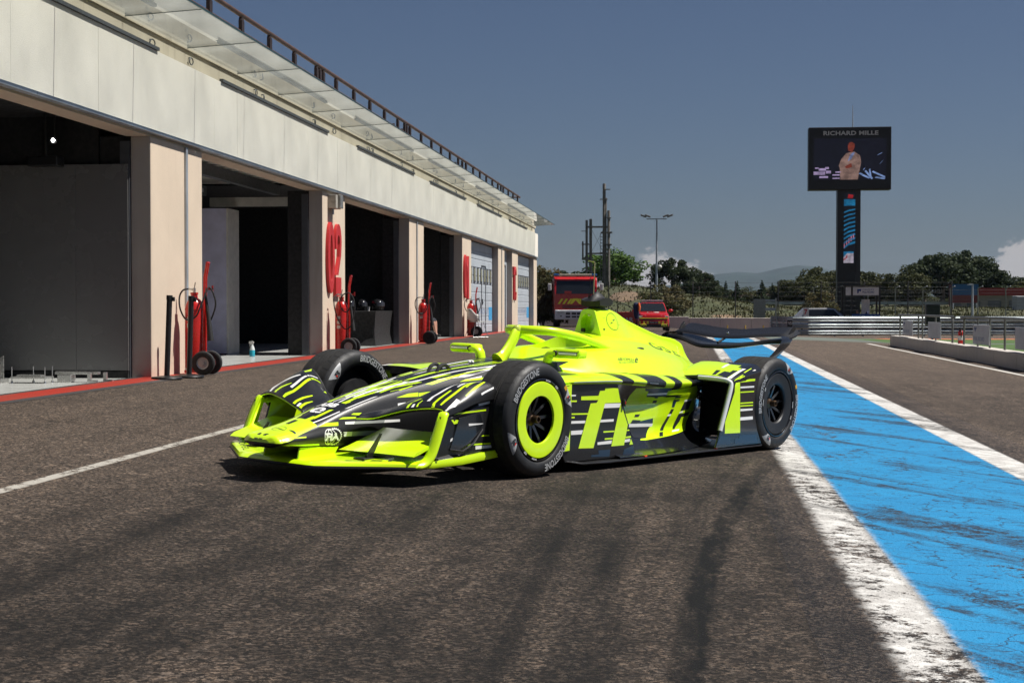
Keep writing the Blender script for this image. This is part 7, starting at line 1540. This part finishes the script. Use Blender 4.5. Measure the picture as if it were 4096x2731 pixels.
t = thing('direction_sign', 'pale grey double sign panel standing behind the wall', 'sign', (at(3060, 106), 106, -.3)); mb = MB(); mb.bx(-.9, -.1, 0, .06, .6, 1.9); mb.build('left_panel', pmat('sign_back', (.26, .28, .25), .6), t); mb = MB(); mb.bx(.55, .65, 0, .06, .2, 1.95); mb.build('right_post', pmat('post_pale', (.5, .5, .44), .6), t); mb = MB(); mb.bx(-.1, .55, .02, .06, 1.1, 1.3); mb.bx(-.1, .55, .02, .06, 1.75, 1.85); mb.build('frame_bars', STEEL, t)
t = thing('marker_board', 'white marker board with red lettering above the guard rail', 'sign', (at(3214, 92.5), 93, -.6)); mb = MB(); mb.bx(-.16, .16, 0, .03, .5, 1.62); mb.build('panel', WHTP, t); mb = MB(); place_text(mb, '7', (-.02, -.004, 1.2), (1, 0, 0), (0, 0, 1), .32, .2, 'c', bold=.03); mb.build('lettering', REDT, t)
t = thing('warning_plate', 'small black plate with white letters at the rail end', 'sign', (at(3149, 88), 88, -.6)); mb = MB(); mb.bx(-.14, .14, 0, .03, .35, .92); mb.build('panel', BLKP, t); mb = MB(); place_text(mb, 'VS', (0, -.004, .66), (1, 0, 0), (0, 0, 1), .17, .2, 'c', bold=.02); mb.build('lettering', WHTP, t)
t = thing('tube_barrier', 'low yellow tube barrier in front of the concrete wall', 'barrier', (at(2985, 96), 97, gz(4, 97))); YB = pmat('tube_yellow', (.50, .36, .06), .5)
for x in (-1.2, -.1, 1.0): mb = MB(); mb.cyl((x, 0, 0), (x, 0, .42), .04, 8); mb.build('post', YB, t)
mb = MB(); mb.cyl((-1.3, 0, .16), (1.2, 0, .16), .035, 8); mb.build('rail', YB, t)
t = thing('far_rail', 'distant pale guard rail below the far trees', 'guard rail', (0, 180, 0))
mb = MB(); mb.bx(2, 60, 0, .1, 1.35, 1.65); mb.build('rail_beam', RAILM, t)
for k in range(15): mb = MB(); mb.bx(2+4*k, 2.12+4*k, .1, .2, .2, 1.7); mb.build('rail_post', RAILM, t)
# ================================================================== FIRE VEHICLES
FR = pmat('fire_red', (.46, .010, .010), .3, 0, .05, 1, coat=.4); FW = pmat('bumper_white', (.62, .63, .65), .4); WG = pmat('windscreen', (.015, .018, .022), .06, 0, .1, 1); FY = pmat('reflective_yellow', (.85, .80, .05), .5, 0, .05, 2); FB = pmat('vehicle_black', (.012, .012, .013), .5); LAMPC = pmat('headlamp_glass', (.45, .47, .48), .12); BLUEL = pmat('beacon_blue', (.03, .14, .38), .15); CREAM = pmat('light_cover', (.58, .52, .40), .4)
t = thing('fire_engine', 'red fire engine with white bumper and yellow chevrons facing the camera', 'fire truck', (-6.60, 90.5, gz(-6.5, 90.5)), R(6))
mb = MB(); pr = [(0, 1.03), (.0, 1.93), (.22, 2.75), (.40, 2.92), (2.3, 2.95), (2.3, .75), (.12, .75)]
mb.prism([(-1.25, y, z) for y, z in pr], (2.5, 0, 0)); mb.build('cab', FR, t, bevel=.05)
mb = MB(); mb.bx(-1.25, 1.25, 2.45, 7.2, .8, 3.0, b=.04); mb.build('rear_body', FR, t)
mb = MB(); mb.bx(-.9, .9, .4, 7.1, .45, .75); mb.build('chassis', FB, t)
mb = MB(); mb.add([(-1.13, -.012, 1.95), (1.13, -.012, 1.95), (1.10, .195, 2.72), (-1.10, .195, 2.72)], [[0, 1, 2, 3]]); mb.add([(-1.13, .0, 1.95), (1.13, .0, 1.95), (1.10, .205, 2.72), (-1.10, .205, 2.72)], [[0, 1, 2, 3]]); mb.build('windscreen', WG, t)
mb = MB(); mb.bx(-.65, -.25, -.03, -.015, 1.96, 2.10, b=.01); mb.build('red_plate', FR, t)
for s in (-1, 1):
    mb = MB(); mb.add([(s*1.252, .35, 1.95), (s*1.252, 1.35, 1.95), (s*1.252, 1.35, 2.65), (s*1.252, .50, 2.65)], [[0, 1, 2, 3]]); mb.build('side_window', WG, t)
    mb = MB(); mb.box((s*1.52, .05, 2.35), (.20, .14, .42), b=.04); mb.build('mirror', WHTP, t); mb = MB(); mb.tube([(s*1.24, .1, 2.6), (s*1.50, .08, 2.62), (s*1.52, .08, 2.5)], .018, 6); mb.build('mirror_arm', FB, t)
    mb = MB(); mb.bx(s*1.12-.17, s*1.12+.13, .1, .3, 3.0, 3.12, b=.03); mb.build('beacon', BLUEL, t)
    mb = MB(); mb.bx(s*.85-.22, s*.85+.22, -.10, -.075, .78, .96, b=.01); mb.build('headlight', LAMPC, t)
    mb = MB(); mb.bx(s*.86-.05, s*.86+.05, -.085, -.078, .62, .68, b=.01); mb.build('fog_light', FB, t)
    for y in (.95, 5.4):
        w_ = bpy.data.objects.new('wheel', None); COL.objects.link(w_); w_.parent = t; w_.location = (s*1.05, y, .50)
        mb = MB(); mb.lathe([(.28, -.15), (.46, -.16), (.50, -.10), (.50, .10), (.46, .16), (.28, .15)], axis='x', n=24); mb.build('tyre', RUBB, w_, smooth=40); mb = MB(); mb.lathe([(0, -.1), (.28, -.14), (.28, .14), (0, .1)], axis='x', n=20); mb.build('rim', FW, w_, smooth=40)
    mb = MB(); mb.prism([(s*1.27, .35, 0.35), (s*1.27, .25, 1.0), (s*1.27, 1.6, 1.0), (s*1.27, 1.5, .7)], (-s*.05, 0, 0)); mb.build('wheel_arch', FB, t)
    for k in range(4):
        x = s*(.18+.27*k); mb = MB(); mb.add([(x-s*.0, -.008, 1.66), (x+s*.13, -.008, 1.66), (x+s*.33, -.008, 1.36), (x+s*.20, -.008, 1.36)], [[0, 1, 2, 3]])
        if abs(x)+.33 < 1.26: mb.build('chevron', FY, t)
mb = MB(); mb.add([(0, -.008, 1.68), (.16, -.008, 1.68), (.34, -.008, 1.36), (.2, -.008, 1.36), (0, -.008, 1.58), (-.2, -.008, 1.36), (-.34, -.008, 1.36), (-.16, -.008, 1.68)], [[0, 1, 2, 3, 4], [0, 4, 5, 6, 7]]); mb.build('chevron', FY, t)
mb = MB(); mb.bx(-.95, .95, .12, .28, 3.0, 3.11, b=.03); mb.build('light_bar', CREAM, t)
for k in range(3): mb = MB(); mb.bx(-.78, .78, -.02, -.004, 1.10+.07*k, 1.13+.07*k); mb.build('grille_slot', FB, t)
mb = MB(); mb.bx(-1.22, 1.22, -.08, .25, .45, 1.01, b=.05); mb.build('bumper', FW, t)
for x in (-.45, -.1, .2, .5): mb = MB(); mb.bx(x-.13, x+.13, -.09, -.081, .74, .86); mb.bx(x-.13, x+.13, -.09, -.081, .56, .66); mb.build('bumper_slot', FB, t)
def loftx(rows):
    mb = MB(); mb.grid(rows, close_u=True); mb.add(rows[0], [list(range(len(rows[0])))]); mb.add(rows[-1], [list(range(len(rows[-1])))]); return mb
def car_body(t, paint, extras):
    def sec(y, w_, z0, z1, r_=.12): 
        pts = [(-w_+.05, z0), (-w_, z0+.12), (-w_-.01, (z0+z1)/2), (-w_+.02, z1-r_), (-w_+r_, z1), (0, z1+.02), (w_-r_, z1), (w_-.02, z1-r_), (w_+.01, (z0+z1)/2), (w_, z0+.12), (w_-.05, z0)]
        return [(a, y, b) for a, b in pts]
    loftx([sec(0, .66, .30, .82), sec(.06, .78, .24, .92), sec(.25, .86, .22, .98), sec(.6, .88, .22, 1.02), sec(1.1, .89, .22, 1.07), sec(1.4, .89, .22, 1.08), sec(3.6, .88, .22, 1.08), sec(4.2, .84, .28, 1.02), sec(4.3, .7, .35, .9)]).build('body', paint, t, smooth=40)
    def cab(y, w0, w1, z1): return [(-w0, y, 1.06), (-w1, y, z1-.05), (-w1+.1, y, z1), (w1-.1, y, z1), (w1, y, z1-.05), (w0, y, 1.06)]
    loftx([cab(1.15, .80, .79, 1.10), cab(1.75, .82, .68, 1.56), cab(2.2, .82, .68, 1.62), cab(3.6, .80, .66, 1.60), cab(4.1, .78, .70, 1.12)]).build('cabin', paint, t, smooth=30)
    mb = MB(); mb.add([(-.76, 1.16, 1.10), (.76, 1.16, 1.10), (.62, 1.72, 1.545), (-.62, 1.72, 1.545)], [[0, 1, 2, 3]]); mb.v = [(a, b-.018, c+.012) for a, b, c in mb.v]; mb.build('windscreen', WG, t)
    for s in (-1, 1):
        mb = MB(); mb.add([(s*.826, 1.5, 1.12), (s*.826, 3.7, 1.12), (s*.70, 3.5, 1.52), (s*.70, 1.85, 1.52)], [[0, 1, 2, 3]]); mb.build('side_window', WG, t)
        mb = MB(); mb.sphere((s*1.02, 1.5, 1.14), 1, 8, sc=(.13, .08, .085)); mb.build('mirror', paint, t, smooth=60)
        mb = MB(); mb.box((s*.60, .075, .82), (.42, .10, .09), Matrix.Rotation(s*.12, 3, 'Y'), b=.02); mb.build('headlight', LAMPC, t)
        for y in (.85, 3.45):
            w_ = bpy.data.objects.new('wheel', None); COL.objects.link(w_); w_.parent = t; w_.location = (s*.80, y, .34)
            mb = MB(); mb.lathe([(.22, -.10), (.32, -.11), (.34, -.07), (.34, .07), (.32, .11), (.22, .10)], axis='x', n=24); mb.build('tyre', RUBB, w_, smooth=40); mb = MB(); mb.lathe([(0, -.06), (.22, -.09), (.22, .09), (0, .06)], axis='x', n=20); mb.build('rim', STEELP, w_, smooth=40)
t = thing('fire_car', 'red fire service car with open door beside the brown bush', 'car', (-1.83, 80.6, gz(-1.83, 80.8)), R(4)); t.scale = (.94, .94, .94)
car_body(t, FR, 0)
mb = MB(); mb.bx(-.80, .80, -.012, .04, .70, .74, b=.008); mb.build('yellow_trim', FY, t); mb = MB(); mb.bx(-.62, .62, -.015, .05, .62, .69, b=.008); mb.build('grille', FB, t)
mb = MB(); mb.bx(-.80, .80, -.03, .10, .22, .40, b=.03); mb.build('lower_bumper', FB, t)
for s in (-1, 1):
    mb = MB(); mb.tube([(s*.42, -.04, .29), (s*.42, -.04, .38), (s*.72, -.03, .38), (s*.72, -.03, .29)], .018, 6, closed=True); mb.build('bumper_ring', FY, t)
    for k in range(3): x = s*(.32+.20*k); mb = MB(); mb.add([(x-.06, -.006+.03*(k == 2), .42), (x+.05, -.006+.03*(k == 2), .42), (x+.05, -.006+.03*(k == 2), .56), (x-.06, -.006+.03*(k == 2), .56)], [[0, 1, 2, 3]]); mb.build('yellow_mark', FY, t)
mb = MB(); mb.bx(-.24, .24, -.035, -.02, .44, .54); mb.build('number_plate', FB, t); mb = MB(); place_text(mb, 'FIRE 03', (0, -.037, .465), (1, 0, 0), (0, 0, 1), .055, .40, 'c', bold=.02); mb.build('plate_lettering', WHTP, t)
mb = MB(); mb.add([(-.34, .42, 1.035), (.34, .42, 1.035), (.32, .72, 1.065), (-.32, .72, 1.065)], [[0, 1, 2, 3]]); mb.build('bonnet_sign', WHTP, t); mb = MB(); mb.add([(-.30, .45, 1.043), (.0, .45, 1.043), (.10, .69, 1.068), (-.28, .69, 1.068)], [[0, 1, 2, 3]]); mb.build('bonnet_mark', FR, t)
mb = MB(); mb.bx(-.62, .62, 1.9, 2.2, 1.66, 1.73, b=.02); mb.build('light_bar', pmat('light_bar_grey', (.40, .40, .44), .3), t)
# open front door, hinged near the front wing
d = bpy.data.objects.new('open_door', None); COL.objects.link(d); d.parent = t; d.location = (-.90, 1.25, 0); d.rotation_euler = (0, 0, R(66))
mb = MB(); mb.prism([(0, 0, .30), (0, 1.10, .30), (0, 1.15, 1.05), (0, 0, 1.08)], (-.07, 0, 0)); mb.build('door_skin', FR, d, bevel=.02)
mb = MB(); mb.tube(catmull([(-.03, .05, 1.08), (-.03, .45, 1.40), (-.03, .85, 1.52), (-.03, 1.1, 1.50), (-.03, 1.15, 1.06)], 4), .025, 6); mb.build('window_frame', FB, d)
mb = MB(); place_text(mb, 'CAR', (.004, .10, .50), (0, 1, 0), (0, 0, 1), .26, .80, 'l', bold=.03); place_text(mb, 'CAR', (-.074, .95, .50), (0, -1, 0), (0, 0, 1), .26, .80, 'l', bold=.03); mb.build('door_lettering', WHTP, d)
for k in range(3): mb = MB(); mb.bx(-.073, .003, .08+.36*k, .26+.36*k, .34, .46); mb.build('yellow_mark', FY, d)
t = thing('jacket', 'navy and orange jacket hanging over the open car door', 'jacket', (-2.72, 80.55, gz(-2.7, 80.8)), 0)
rows = [[(.16*math.cos(a)*k, .08*math.sin(a)*k, z) for a in np.linspace(0, 2*PI, 13)[:-1]] for z, k in ((.62, .5), (.8, .8), (1.05, 1.0), (1.3, 1.1), (1.42, .9), (1.47, .4))]
loftx(rows).build('navy_body', NV, t, smooth=60); mb = MB(); mb.tube([(.12, -.06, 1.44), (.16, -.10, 1.25), (.14, -.10, 1.0)], [.05, .07, .05], 8); mb.build('orange_panel', pmat('hi_vis_orange', (.75, .13, .02), .7), t, smooth=60)
t = thing('parked_car', 'silver parked car behind the guard rail, only its roof showing', 'car', (8.4, 93.2, -.52), R(90)); car_body(t, pmat('silver_paint', (.50, .50, .50), .3, .6), 0)
t.location = (10.4, 94.6, -.62)
t.rotation_euler = (0, 0, R(90))
# ================================================================== AIR
hz_ = MB(); hz_.bx(-3500, 3500, -40, 6400, -6.5, 190); hm = bpy.data.materials.new('haze_air'); hm.use_nodes = True; nt = hm.node_tree; nt.nodes.clear()
pv = N(nt, 'ShaderNodeVolumePrincipled'); pv.inputs['Color'].default_value = (.55, .74, 1.0, 1); pv.inputs['Density'].default_value = .00004; pv.inputs['Anisotropy'].default_value = .25
ou = N(nt, 'ShaderNodeOutputMaterial'); LK(nt, pv.outputs[0], ou.inputs['Volume'])
o = hz_.build('haze', hm); o['kind'] = 'stuff'; o['label'] = 'thin summer haze in the air'
